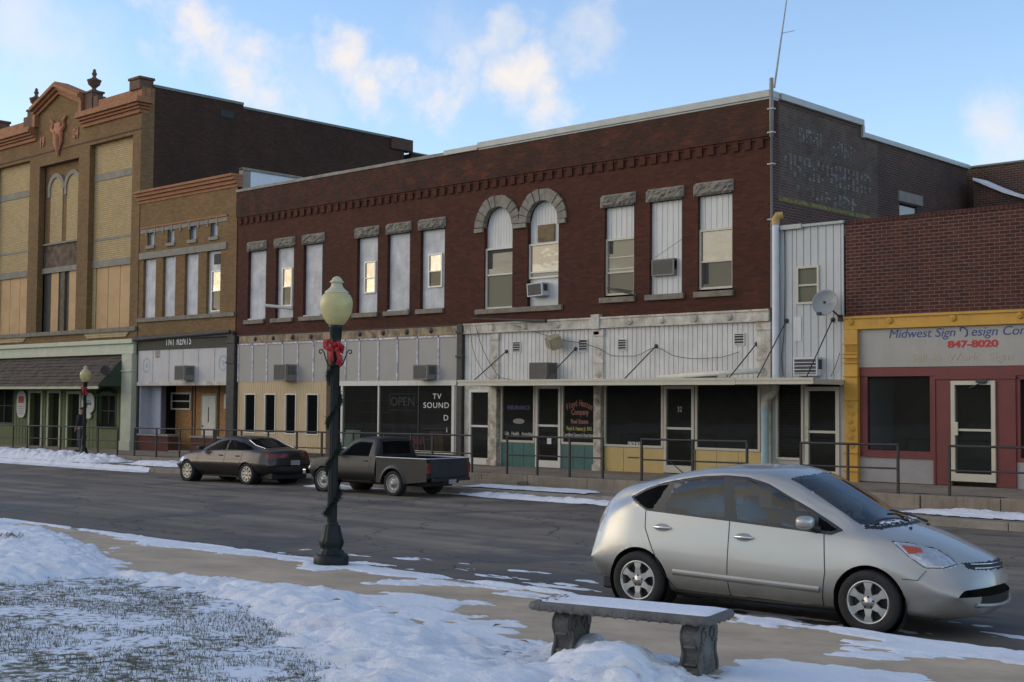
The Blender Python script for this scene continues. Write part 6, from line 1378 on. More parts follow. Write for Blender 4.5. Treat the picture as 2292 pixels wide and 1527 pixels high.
# ---------------------------------------------------------------- silver hatchback
def silver_car():
    A = Vector((-8.713, 11.202)); Bq = Vector((-6.209, 11.556)); u = (Bq - A).normalized(); n = Vector((-u.y, u.x)); sc = .937
    root = thing('parked_car', 'silver five-door hatchback parked at the near kerb behind the stone bench', 'car', (A.x + n.x * .835 * sc, A.y + n.y * .835 * sc, rz(-7.5, 11.4)), math.atan2(u.y, u.x), None, local=True)
    K = dict(
        zt=[(-.84, .56), (-.835, .66), (-.82, .82), (-.76, 1.02), (-.62, 1.20), (-.48, 1.345), (-.36, 1.39), (0, 1.475), (.3, 1.55), (.66, 1.62), (1.1, 1.665), (1.5, 1.665), (1.8, 1.62), (2.0, 1.545), (2.3, 1.385), (2.6, 1.215), (2.84, 1.10), (3.0, 1.055), (3.2, .985), (3.4, .90), (3.55, .835), (3.64, .785), (3.70, .71), (3.735, .62), (3.745, .54)],
        zb=[(-.84, .54), (-.82, .40), (-.74, .32), (-.5, .27), (0, .22), (.4, .20), (2.3, .19), (2.9, .20), (3.4, .19), (3.6, .22), (3.70, .29), (3.74, .40), (3.745, .50)],
        wb=[(-.84, .60), (0, .74), (2.6, .76), (3.2, .72), (3.745, .66)],
        wm=[(-.84, .74), (-.6, .82), (0, .86), (1.2, .862), (2.6, .862), (3.1, .85), (3.6, .82), (3.745, .76)], zm=[(-.84, .55), (-.5, .60), (0, .62), (1.2, .55), (2.2, .55), (2.8, .66), (3.2, .60), (3.6, .50), (3.745, .45)],
        ws=[(-.84, .66), (-.5, .73), (0, .775), (1.1, .795), (2.1, .79), (2.6, .79), (3.0, .775), (3.4, .75), (3.745, .69)],
        zs=[(-.84, .60), (-.75, .80), (-.5, 1.03), (-.16, 1.13), (.1, 1.11), (1.1, 1.055), (2.1, .985), (2.5, .965), (2.9, .90), (3.2, .81), (3.45, .70), (3.6, .62), (3.745, .515)],
        wd=[(-.84, .60), (-.5, .62), (0, .67), (.5, .69), (1.0, .695), (1.5, .69), (2.0, .72), (2.4, .745), (2.8, .73), (3.2, .68), (3.5, .62), (3.745, .55)],
        zd=[(-.84, .62), (-.72, .95), (-.5, 1.17), (-.16, 1.285), (.1, 1.41), (.51, 1.51), (1.04, 1.57), (1.3, 1.56), (1.54, 1.495), (1.78, 1.375), (2.03, 1.262), (2.37, 1.045), (2.56, 1.02), (2.9, .965), (3.2, .88), (3.45, .785), (3.6, .70), (3.7, .60), (3.745, .525)],
        wr=[(-.84, .52), (-.5, .53), (0, .57), (.5, .60), (1, .61), (1.7, .59), (2.0, .615), (2.56, .65), (2.9, .60), (3.3, .52), (3.745, .42)],
        zr=[(-.84, .64), (-.74, .99), (-.5, 1.27), (-.36, 1.34), (0, 1.43), (.5, 1.555), (1.0, 1.615), (1.4, 1.61), (1.73, 1.53), (2.0, 1.40), (2.3, 1.235), (2.56, 1.088), (2.75, 1.045), (3.0, .985), (3.3, .89), (3.5, .805), (3.64, .72), (3.7, .64), (3.745, .53)])
    L = Loft(K, -.84, 3.745, 250, 120, (2.75, .31, 2.2), (-.1, .22, 2.6))
    dlo = [(-.19, 1.262), (-.06, 1.19), (.06, 1.125), (.3, 1.105), (1.11, 1.062), (2.09, .995), (2.28, .985), (2.40, 1.035), (2.2, 1.15), (2.03, 1.245), (1.78, 1.362), (1.54, 1.482), (1.30, 1.545), (1.04, 1.555), (.75, 1.535), (.51, 1.495), (.25, 1.44), (.02, 1.365)]
    quarter = [(-.145, 1.255), (.06, 1.15), (.15, 1.143), (.33, 1.425), (.2, 1.405), (.02, 1.34)]
    rear = [(.30, 1.135), (.40, 1.43), (.55, 1.478), (.75, 1.512), (1.02, 1.53), (1.06, 1.092)]
    front = [(1.21, 1.085), (1.13, 1.53), (1.30, 1.522), (1.54, 1.456), (1.78, 1.336), (2.03, 1.215), (2.06, 1.03)]
    tri = [(2.13, 1.16), (2.12, 1.03), (2.27, 1.02), (2.33, 1.04)]
    hl = [(2.90, .958), (3.06, .94), (3.285, .885), (3.42, .815), (3.50, .75), (3.40, .715), (3.25, .715), (3.10, .81)]
    refl_ = [(3.20, .855), (3.33, .845), (3.43, .765), (3.38, .735), (3.27, .735), (3.20, .79)]
    amb = [(2.99, .93), (3.16, .90), (3.20, .86), (3.08, .84)]
    ws = [(1.73, .575), (1.85, .33), (1.89, 0), (1.89, -.1), (2.83, -.1), (2.83, 0), (2.78, .35), (2.68, .56), (2.575, .635), (2.3, .632), (2.0, .60)]
    cowl = [(2.575, .64), (2.69, .565), (2.79, .355), (2.84, 0), (2.84, -.1), (2.90, -.1), (2.90, 0), (2.85, .36), (2.75, .60), (2.60, .68)]
    rd = [(1.121, 1.06), (1.121, .255), (.45, .265), (.33, .45), (.18, .72), (.08, .93), (.065, 1.12)]
    fd = [(1.121, 1.06), (1.121, .255), (2.18, .235), (2.235, .60), (2.20, .99)]
    tl = [(-.53, 1.23), (-.50, 1.0), (-.55, .84), (-.9, .84), (-.9, 1.25)]
    Rw = .322; wz = .335; arch = .375
    def drop(x, y, z): return ((np.hypot(x, z - wz) < arch) | (np.hypot(x - 2.69, z - wz) < arch)) & (y > .45) & (z > .0)
    flat = lambda z, y, x: z
    regs = [('windscreen', lambda x, y, z: inpoly(x, y, ws) & (z > 1.02)), ('cowl', lambda x, y, z: inpoly(x, y, cowl) & (z > 1.0)),
            ('rear_quarter_window*', lambda x, y, z: inpoly(x, z, quarter) & (y > .5)), ('rear_door_window*', lambda x, y, z: inpoly(x, z, rear) & (y > .5)), ('front_door_window*', lambda x, y, z: inpoly(x, z, front) & (y > .5)), ('vent_window*', lambda x, y, z: inpoly(x, z, tri) & (y > .5)),
            ('window_trim*', lambda x, y, z: inpoly(x, z, dlo) & (y > .5)),
            ('lamp_reflector*', lambda x, y, z: inpoly(x, z, refl_) & (y > .3)), ('indicator*', lambda x, y, z: inpoly(x, z, amb) & (y > .45)), ('headlight*', lambda x, y, z: inpoly(x, z, hl) & (y > .30)),
            ('grille', lambda x, y, z: (x > 3.42) & (y < .50) & (z > .685 + .02 * (y / .5) ** 2) & (z < .765)),
            ('air_intake', lambda x, y, z: (x > 3.3) & (y < .56) & (z > .345) & (z < .44 - .04 * (y / .56) ** 2)),
            ('rear_window', lambda x, y, z: (x < -.50) & (y < .50) & (z > .95) & (z < 1.30)),
            ('tail_light*', lambda x, y, z: inpoly(x, z, tl) & (y > .50)),
            ('rear_door*', lambda x, y, z: inpoly(x, z, rd) & (y > .5)), ('front_door*', lambda x, y, z: inpoly(x, z, fd) & (y > .5)),
            ('bumper_valance', lambda x, y, z: (z < .30) & ((x < -.35)))]
    circ = lambda cx: [(cx + arch * math.cos(t), wz + arch * math.sin(t)) for t in np.linspace(0, 2 * math.pi, 60, endpoint=False)]
    parts = L.split(regs, drop, sc, [(dlo, .011), (quarter, .011), (rear, .011), (front, .011), (circ(0), .014), (circ(2.69), .014), (hl, .012), (rd, .010), (fd, .010)], [(ws, .013, 1.02), (cowl, .010, 1.0)])
    paint = bpy.data.materials.new('silver_paint'); paint.use_nodes = True; t = paint.node_tree; bb = t.nodes['Principled BSDF']; bb.inputs['Metallic'].default_value = .5; bb.inputs['Coat Weight'].default_value = .6; bb.inputs['Coat Roughness'].default_value = .07
    g = t.nodes.new('ShaderNodeTexCoord'); nn = t.nodes.new('ShaderNodeTexNoise'); nn.inputs['Scale'].default_value = 3; nn.inputs['Detail'].default_value = 9; t.links.new(g.outputs['Object'], nn.inputs['Vector'])
    sp = t.nodes.new('ShaderNodeSeparateXYZ'); t.links.new(g.outputs['Object'], sp.inputs[0]); mr = t.nodes.new('ShaderNodeMapRange'); t.links.new(sp.outputs[2], mr.inputs[0]); mr.inputs[1].default_value = .75; mr.inputs[2].default_value = .2; mr.inputs[4].default_value = 1.1
    mu = t.nodes.new('ShaderNodeMath'); mu.operation = 'MULTIPLY'; t.links.new(mr.outputs[0], mu.inputs[0]); t.links.new(nn.outputs['Fac'], mu.inputs[1])
    mxx = t.nodes.new('ShaderNodeMixRGB'); t.links.new(mu.outputs[0], mxx.inputs[0]); mxx.inputs[1].default_value = (.44, .43, .395, 1); mxx.inputs[2].default_value = (.20, .175, .14, 1); t.links.new(mxx.outputs[0], bb.inputs['Base Color'])   # road film low on the doors
    m3 = t.nodes.new('ShaderNodeMapRange'); t.links.new(mu.outputs[0], m3.inputs[0]); m3.inputs[3].default_value = .33; m3.inputs[4].default_value = .8; t.links.new(m3.outputs[0], bb.inputs['Roughness'])
    mm = {'windscreen': G_WS, 'cowl': M_BLACKP, 'rear_quarter_window': G_TINT, 'rear_door_window': G_CAR, 'front_door_window': G_CAR, 'vent_window': G_TINT, 'window_trim': mat('dark_pillar_trim', (.035, .033, .030), .35), 'lamp_reflector': mat('lamp_reflector', (.5, .52, .53), .25, metal=.5, noise=.2, nscale=20), 'indicator': M_AMBER, 'headlight': M_LAMPCLR,
          'grille': M_BLACKP, 'air_intake': M_BLACKP, 'rear_window': G_TINT, 'tail_light': mat('pale_tail_lens', (.42, .33, .31), .15, metal=.3, noise=.3, nscale=14), 'bumper_valance': M_BLACKP}
    objs = {}
    for k, (v, f) in parts.items():
        nm = k.split('|')[0]; par = root
        objs[k] = (nm, v, f)
    made = {}
    order = ['body', 'rear_door', 'front_door']
    for k in sorted(objs, key=lambda q: 0 if objs[q][0] in order else 1):
        nm, v, f = objs[k]; sd_ = k.split('|')[1] if '|' in k else ''
        pr = root
        if nm == 'front_door_window': pr = made.get('front_door|' + sd_, root)
        if nm in ('rear_door_window',): pr = made.get('rear_door|' + sd_, root)
        if nm == 'indicator': pr = root
        made[k] = npmesh({'rear_door': 'door', 'front_door': 'door', 'rear_door_window': 'window', 'front_door_window': 'window', 'rear_quarter_window': 'window', 'vent_window': 'window'}.get(nm, nm), v, f, mm.get(nm, paint), pr)
    # reparent indicators under their headlights
    for s_ in 'LR':
        for nn_ in ('indicator|', 'lamp_reflector|'):
            if nn_ + s_ in made and 'headlight|' + s_ in made: made[nn_ + s_].parent = made['headlight|' + s_]
    def sub_(b, name, m, parent=None, label=None): b.v = [(v[0] * sc, v[1] * sc, v[2] * sc) for v in b.v]; return b.build(name, m, parent or root, (0, 0, 0), label)
    # panel gaps
    for side, sn in ((-1, 'R'), (1, 'L')):
        b = MB(); b.recalc = False
        for pts, w in ((rd[0:2] + rd[2:], .009), ([fd[1], fd[2], fd[3], fd[4]], .010), ([(3.04, .60), (3.2, .60), (3.28, .70)], .007)):
            v, f = ribbon(L, pts, w, .003, 1, side); b = MB(); b.recalc = False; b.add(v, f); sub_(b, 'panel_gap', M_BLACKP)
        b = MB(); b.recalc = False                           # side rubbing strip
        for z0_, z1_, o0, o1 in ((.40, .425, .003, .020), (.425, .445, .020, .020), (.445, .47, .020, .003)):
            P = []; 
            for x in np.linspace(.45, 2.17, 40): P.append((x, z0_ - (x - .45) * .028 + .03, z1_ - (x - .45) * .028 + .03))
            V = []; F = []
            for (x, za, zb_) in P: V += [(x, (L.ysurf(x, za) + o0) * side, za), (x, (L.ysurf(x, zb_) + o1) * side, zb_)]
            for i in range(len(P) - 1): F.append((2 * i, 2 * i + 1, 2 * i + 3, 2 * i + 2))
            b.add(V, F, True)
        sub_(b, 'side_moulding', paint)
        for (x, z, dn) in ((.30, .945, 'rear_door'), (1.30, .90, 'front_door')):
            dr = made.get(dn + '|' + sn, root)
            b = MB(); y = L.ysurf(x, z); ring = [(x + .095 * math.cos(t), (L.ysurf(x + .095 * math.cos(t), z + .045 * math.sin(t)) + .003) * side, z + .045 * math.sin(t)) for t in np.linspace(0, 2 * math.pi, 24, endpoint=False)]; b.recalc = False
            b.add(ring, [tuple(range(24))]); sub_(b, 'handle_recess_shade', mat('handle_shadow', (.22, .22, .21), .4, metal=.5), dr)  # flat disc; its darker colour paints the recess shade behind the handle
            b = MB(); b.tube([(x - .105, (y + .008) * side, z), (x - .08, (y + .032) * side, z + .002), (x, (y + .042) * side, z + .004), (x + .08, (y + .034) * side, z + .002), (x + .11, (y + .008) * side, z)], [.012, .017, .019, .017, .012], 10); sub_(b, 'handle', M_CHROME, dr)
        # mirror
        b = MB(); bm = bmesh.new(); bmesh.ops.create_icosphere(bm, subdivisions=4, radius=1)
        for v in bm.verts:
            p = v.co; p.x = math.copysign(abs(p.x) ** .75, p.x); p.z = math.copysign(abs(p.z) ** .7, p.z); v.co = Vector((2.02 + p.x * .105 * (1 if p.x > 0 else .75) + .02, side * (.93 + p.y * .115), 1.115 + p.z * .075 * (1.0 if p.z < 0 else .9)))
        b.add([v.co.copy() for v in bm.verts], [[v.index for v in f.verts] for f in bm.faces], True); bm.free(); mo = sub_(b, 'mirror', paint)
        b = MB(); b.tube([(2.12, side * .76, 1.03), (2.06, side * .86, 1.07)], [.05, .03], 10); sub_(b, 'mirror_foot', M_BLACKP, mo)
    # arch liners, wheels, underbody
    for cx in (0, 2.69):
        for side in (-1, 1):
            b = MB(); b.lathe([(arch + .004, .02 * side), (arch, -.02 * side), (arch - .01, -.32 * side), (0, -.32 * side)], (cx, side * .80, wz), 40, axis='Y'); b.recalc = False; sub_(b, 'arch_liner', M_BLACKP)
            wheel(root, cx * sc, side * .845 * sc, wz * sc, Rw * sc, side, 'alloy', .17, None, M_RIM)
    b = MB(); b.bbox(-.6, 3.3, -.62, .62, .17, .34, .03); sub_(b, 'underbody', M_BLACKP)
    # cabin: seats, dash, wheel
    M_SEAT = mat('grey_seat_cloth', (.16, .15, .13), .9, noise=.15)
    for (sx, sy) in ((1.25, .38), (1.25, -.38), (.25, .38), (.25, -.38)):
        b = MB(); b.bbox(sx, sx + .5, sy - .24, sy + .24, .5, .66, .05); b.add([(sx - .12, sy - .23, 1.12), (sx - .02, sy - .23, 1.12), (sx + .12, sy - .25, .6), (sx, sy - .25, .6), (sx - .12, sy + .23, 1.12), (sx - .02, sy + .23, 1.12), (sx + .12, sy + .25, .6), (sx, sy + .25, .6)], [(0, 1, 2, 3), (7, 6, 5, 4), (0, 4, 5, 1), (1, 5, 6, 2), (2, 6, 7, 3), (3, 7, 4, 0)]); b.bbox(sx - .12, sx - .02, sy - .13, sy + .13, 1.15, 1.32, .04); sub_(b, 'seat', M_SEAT)
    b = MB(); b.bbox(2.15, 2.7, -.66, .66, .7, 1.0, .05); sub_(b, 'dashboard', M_BLACKP)
    b = MB(); b.tube([(1.95 + .08 * math.sin(t), .38 + .18 * math.cos(t), .98 + .17 * math.sin(t)) for t in np.linspace(0, 2 * math.pi, 24)], .014, 6); sub_(b, 'steering_wheel', M_BLACKP)
    # grille bars, badge, washer jets, wipers, antenna, headlight inner lamps
    def xfront(y, z):
        k = np.argmin(np.abs(L.Yg - abs(y)) * 1.0 + np.abs(L.Zg - z) * 1.0 + (L.Xg < 3.0) * 9); return L.Xg.flat[k]
    for zz in (.705, .742):
        b = MB(); b.tube([(xfront(y, zz) + .012, y, zz + .012 * (y / .45) ** 2) for y in np.linspace(-.45, .45, 15)], .0065, 6); sub_(b, 'grille_bar', M_CHROME, made['grille'])
    b = MB(); b.tube([(xfront(y, .34) + .02, y, .335 + .03 * (y / .55) ** 2) for y in np.linspace(-.56, .56, 17)], .02, 8); sub_(b, 'lower_lip', paint)
    b = MB(); xb = 3.635; 
    for rx, rz_ in ((.045, .030), (.018, .028)): b.tube([(xb + .012 - .5 * rz_ * math.sin(t) * .8, rx * math.cos(t), .800 + rz_ * math.sin(t) * .9) for t in np.linspace(0, 2 * math.pi, 20)], .0045, 6)
    b.tube([(xb - .002, .03 * math.cos(t), .815 + .010 * math.sin(t)) for t in np.linspace(0, 2 * math.pi, 16)], .004, 6); sub_(b, 'badge', M_CHROME)
    for y in (-.28, .28): b = MB(); b.bbox(2.93, 2.96, y - .015, y + .015, L.k('zt', 2.94) - .02, L.k('zt', 2.94) + .002, .005); sub_(b, 'washer_jet', M_BLACKP)
    for (y0_, y1_) in ((.52, -.05), (-.10, -.60)):
        def zw_(s, y): 
            Yv, Zv = L.section(s); k = int(L.m * .5); return float(np.interp(-abs(y), -Yv[k:], Zv[k:]))
        P = [(2.80 - .16 * t, y0_ + (y1_ - y0_) * t, zw_(2.80 - .16 * t, y0_ + (y1_ - y0_) * t) + .028) for t in np.linspace(0, 1, 9)]
        b = MB(); b.tube(P, .011, 6); b.tube([P[0], (2.86, y0_ + .02, P[0][2] - .02)], .016, 6); sub_(b, 'wiper', M_BLACKP)
    b = MB(); b.tube([(.15, .0, L.k('zt', .15) - .01), (-.10, .0, L.k('zt', .15) + .17)], [.008, .003], 6); sub_(b, 'antenna', M_BLACKP)
    for side, sn in ((-1, 'R'), (1, 'L')):
        hlo = made.get('headlight|' + sn, root)
        for (x, z, r_) in ((3.33, .79, .05), (3.20, .835, .045)):
            y = L.ysurf(min(x + .12, 3.7), z); b = MB(); bm_ = 0; b.lathe([(0, .0), (r_, .0), (r_ * 1.15, .012), (r_ * .6, .02), (0, .022)], (x, side * (y - .18), z), 16, axis='Y')
        b = MB(); b.recalc = False; 
        # dark outline round the lamp
        V, F = [], []
        for (a, c), (d, e) in zip(hl, hl[1:] + hl[:1]):
            for t in np.linspace(0, 1, 6, endpoint=False): V.append((a + (d - a) * t, c + (e - c) * t))
        T3 = []
        for (x, z) in V:
            k = np.argmin((L.Xg - x) ** 2 + (L.Zg - z) ** 2 + (L.Yg < .3) * 9); T3.append((L.Xg.flat[k], side * (L.Yg.flat[k] + .001), L.Zg.flat[k]))
        T3.append(T3[0]); b.tube(T3, .005, 5); sub_(b, 'lamp_seal', M_BLACKP, hlo)
    # snow at the wiper well
    b = MB(); rs = np.random.RandomState(4)
    for i in range(26):
        y = rs.uniform(-.55, .05) if i % 3 else rs.uniform(.3, .5); s_ = 2.80 - .13 * abs(y) * 1.3 + rs.uniform(-.02, .03); r_ = rs.uniform(.012, .035); b.lathe([(0, r_ * .6), (r_ * .8, r_ * .4), (r_, 0)], (s_, y, zw_(s_, y) + .005), 8)
    sub_(b, 'snow_remnant', M_SNOW)
    return root
silver_car()

# ---------------------------------------------------------------- dark sedan across the street
def sedan():
    sc = .95; fw = Vector((-33.55, 21.72)); rw = Vector((-30.95, 21.93)); u = (fw - rw).normalized(); n = Vector((-u.y, u.x)); n = n if n.y > 0 else -n
    root = thing('parked_car', 'dark brown grey sedan parked across the street behind the pickup', 'car', (rw.x + n.x * .88 * sc, rw.y + n.y * .88 * sc, rz(-32, 22.5)), math.atan2(u.y, u.x), None, local=True)
    K = dict(
        zt=[(-1.15, .60), (-1.14, .80), (-1.10, .98), (-1.0, 1.03), (-.6, 1.06), (-.35, 1.09), (0, 1.22), (.35, 1.36), (.7, 1.42), (1.1, 1.43), (1.5, 1.38), (2.0, 1.18), (2.4, 1.0), (2.8, .94), (3.3, .84), (3.6, .76), (3.72, .66), (3.76, .56)],
        zb=[(-1.15, .58), (-1.13, .42), (-1.0, .34), (-.5, .26), (0, .22), (2.8, .22), (3.4, .24), (3.7, .32), (3.76, .50)],
        wb=[(-1.15, .68), (0, .78), (2.8, .78), (3.76, .68)], wm=[(-1.15, .82), (-.5, .91), (0, .94), (2.8, .94), (3.4, .9), (3.76, .82)], zm=[(-1.15, .60), (0, .60), (2.8, .58), (3.76, .50)],
        ws=[(-1.15, .74), (-.5, .82), (0, .85), (2.8, .84), (3.4, .80), (3.76, .72)], zs=[(-1.15, .70), (-1.0, .92), (-.5, .96), (0, .96), (1.2, .94), (2.2, .90), (2.8, .85), (3.4, .74), (3.76, .52)],
        wd=[(-1.15, .68), (-.6, .74), (0, .70), (.8, .67), (1.5, .69), (2.2, .74), (2.8, .74), (3.76, .60)], zd=[(-1.15, .74), (-1.0, .97), (-.5, 1.01), (-.1, 1.10), (.2, 1.22), (.7, 1.33), (1.1, 1.34), (1.5, 1.27), (2.0, 1.07), (2.3, .95), (2.8, .89), (3.4, .78), (3.76, .53)],
        wr=[(-1.15, .6), (-.5, .64), (0, .60), (.8, .58), (1.5, .60), (2.3, .66), (3.76, .48)], zr=[(-1.15, .78), (-1.0, 1.0), (-.5, 1.035), (-.1, 1.14), (.3, 1.29), (.7, 1.375), (1.1, 1.385), (1.5, 1.32), (2.0, 1.12), (2.35, .985), (2.8, .92), (3.4, .81), (3.76, .54)])
    L = Loft(K, -1.15, 3.76, 190, 90, (2.6, .36, 2.3), (-.4, .26, 2.4))
    dlo = [(-.32, 1.03), (-.1, 1.12), (.25, 1.24), (.7, 1.315), (1.1, 1.32), (1.45, 1.26), (1.95, 1.06), (2.2, .96), (2.1, .945), (1.2, .975), (0, 1.0)]
    dark = lambda q: q
    r1 = [(-.2, 1.04), (.0, 1.125), (.3, 1.23), (.7, 1.295), (.94, 1.30), (.98, 1.0), (.0, 1.02)]; r2 = [(1.04, 1.0), (1.0, 1.30), (1.15, 1.295), (1.43, 1.235), (1.9, 1.05), (1.98, .975)]
    rwn = [(-.50, 0), (-.50, -.1), (.40, -.1), (.40, 0), (.30, .5), (-.05, .57), (-.42, .56)]; ws = [(1.38, .0), (1.38, -.1), (2.40, -.1), (2.40, 0), (2.22, .6), (1.5, .57)]
    arch = .365; wz = .32
    def drop(x, y, z): return ((np.hypot(x, z - wz) < arch) | (np.hypot(x - 2.8, z - wz) < arch)) & (y > .45)
    rdp = [(1.01, .95), (1.01, .28), (.42, .28), (.28, .5), (.22, .96)]; fdp = [(1.01, .95), (1.01, .28), (2.25, .28), (2.3, .90)]
    regs = [('rear_window', lambda x, y, z: inpoly(x, y, rwn) & (z > 1.04)), ('windscreen', lambda x, y, z: inpoly(x, y, ws) & (z > .98)), ('window*', lambda x, y, z: (inpoly(x, z, r1) | inpoly(x, z, r2)) & (y > .5)), ('window_trim*', lambda x, y, z: inpoly(x, z, dlo) & (y > .5)),
            ('tail_light*', lambda x, y, z: (x < -.72) & (z > .80) & (z < .93) & (y > .25)), ('headlight*', lambda x, y, z: (x > 3.0) & (z > .62) & (z < .74) & (y > .42)), ('grille', lambda x, y, z: (x > 3.4) & (z > .60) & (z < .72) & (y < .40)),
            ('door*', lambda x, y, z: (inpoly(x, z, rdp) | inpoly(x, z, fdp)) & (y > .5)), ('bumper_strip', lambda x, y, z: (z > .47) & (z < .53) & ((x < -.7) | (x > 3.1)))]
    parts = L.split(regs, drop, sc, [(dlo, .012)])
    paint = mat('brown_grey_metallic', (.034, .027, .024), .33, metal=.45, noise=.2, nscale=5, coat=.35)
    mm = {'rear_window': G_TINT, 'windscreen': G_WS, 'window': G_TINT, 'window_trim': M_BLACKP, 'tail_light': M_REDLENS, 'headlight': M_LAMPCLR, 'grille': M_BLACKP, 'bumper_strip': M_BLACKP}
    for k, (v, f) in parts.items(): nm = k.split('|')[0]; npmesh(nm, v, f, mm.get(nm, paint), root)
    def sub_(b, name, m, parent=None): b.v = [(v[0] * sc, v[1] * sc, v[2] * sc) for v in b.v]; return b.build(name, m, parent or root, (0, 0, 0))
    for side in (-1, 1):
        b = MB(); b.recalc = False
        for pts in ([rdp[0], rdp[1], rdp[2], rdp[3], rdp[4]], [fdp[1], fdp[2], fdp[3]]): v, f = ribbon(L, pts, .014, .003, 1, side); b.add(v, f)
        sub_(b, 'panel_gap', M_BLACKP)
        b = MB(); b.bbox(2.0, 2.16, side * .98 - .09, side * .98 + .09, .98, 1.10, .03); sub_(b, 'mirror', M_BLACKP)
        for x in (.42, 1.2): b = MB(); y = L.ysurf(x, .84); b.bbox(x - .09, x + .09, side * y - .02, side * y + .02, .825, .86, .008); sub_(b, 'handle', M_BLACKP)
        for cx in (0, 2.8):
            b = MB(); b.lathe([(arch + .004, .02 * side), (arch, -.02 * side), (arch - .01, -.32 * side), (0, -.32 * side)], (cx, side * .86, wz), 32, axis='Y'); b.recalc = False; sub_(b, 'arch_liner', M_BLACKP)
            wheel(root, cx * sc, side * .89 * sc, wz * sc, .325 * sc, side, 'cap', .18, None, M_CAP)
    b = MB(); b.bbox(-.9, 3.3, -.68, .68, .18, .36, .03); sub_(b, 'underbody', M_BLACKP)
    b = MB(); b.bbox(-1.16, -1.13, -.17, .17, .60, .74, .008); sub_(b, 'number_plate', mat('dull_plate', (.30, .29, .28), .6, noise=.4, nscale=30))
    b = MB(); b.tube([(-.46, .56, 1.075), (-.05, .585, 1.17), (.3, .53, 1.315)], .012, 6); b.tube([(-.46, -.56, 1.075), (-.05, -.585, 1.17), (.3, -.53, 1.315)], .012, 6); b.tube([(-.52, y, 1.085 - .02 * abs(y)) for y in np.linspace(-.56, .56, 9)], .012, 6); sub_(b, 'window_surround', M_CHROME)
    return root
sedan()

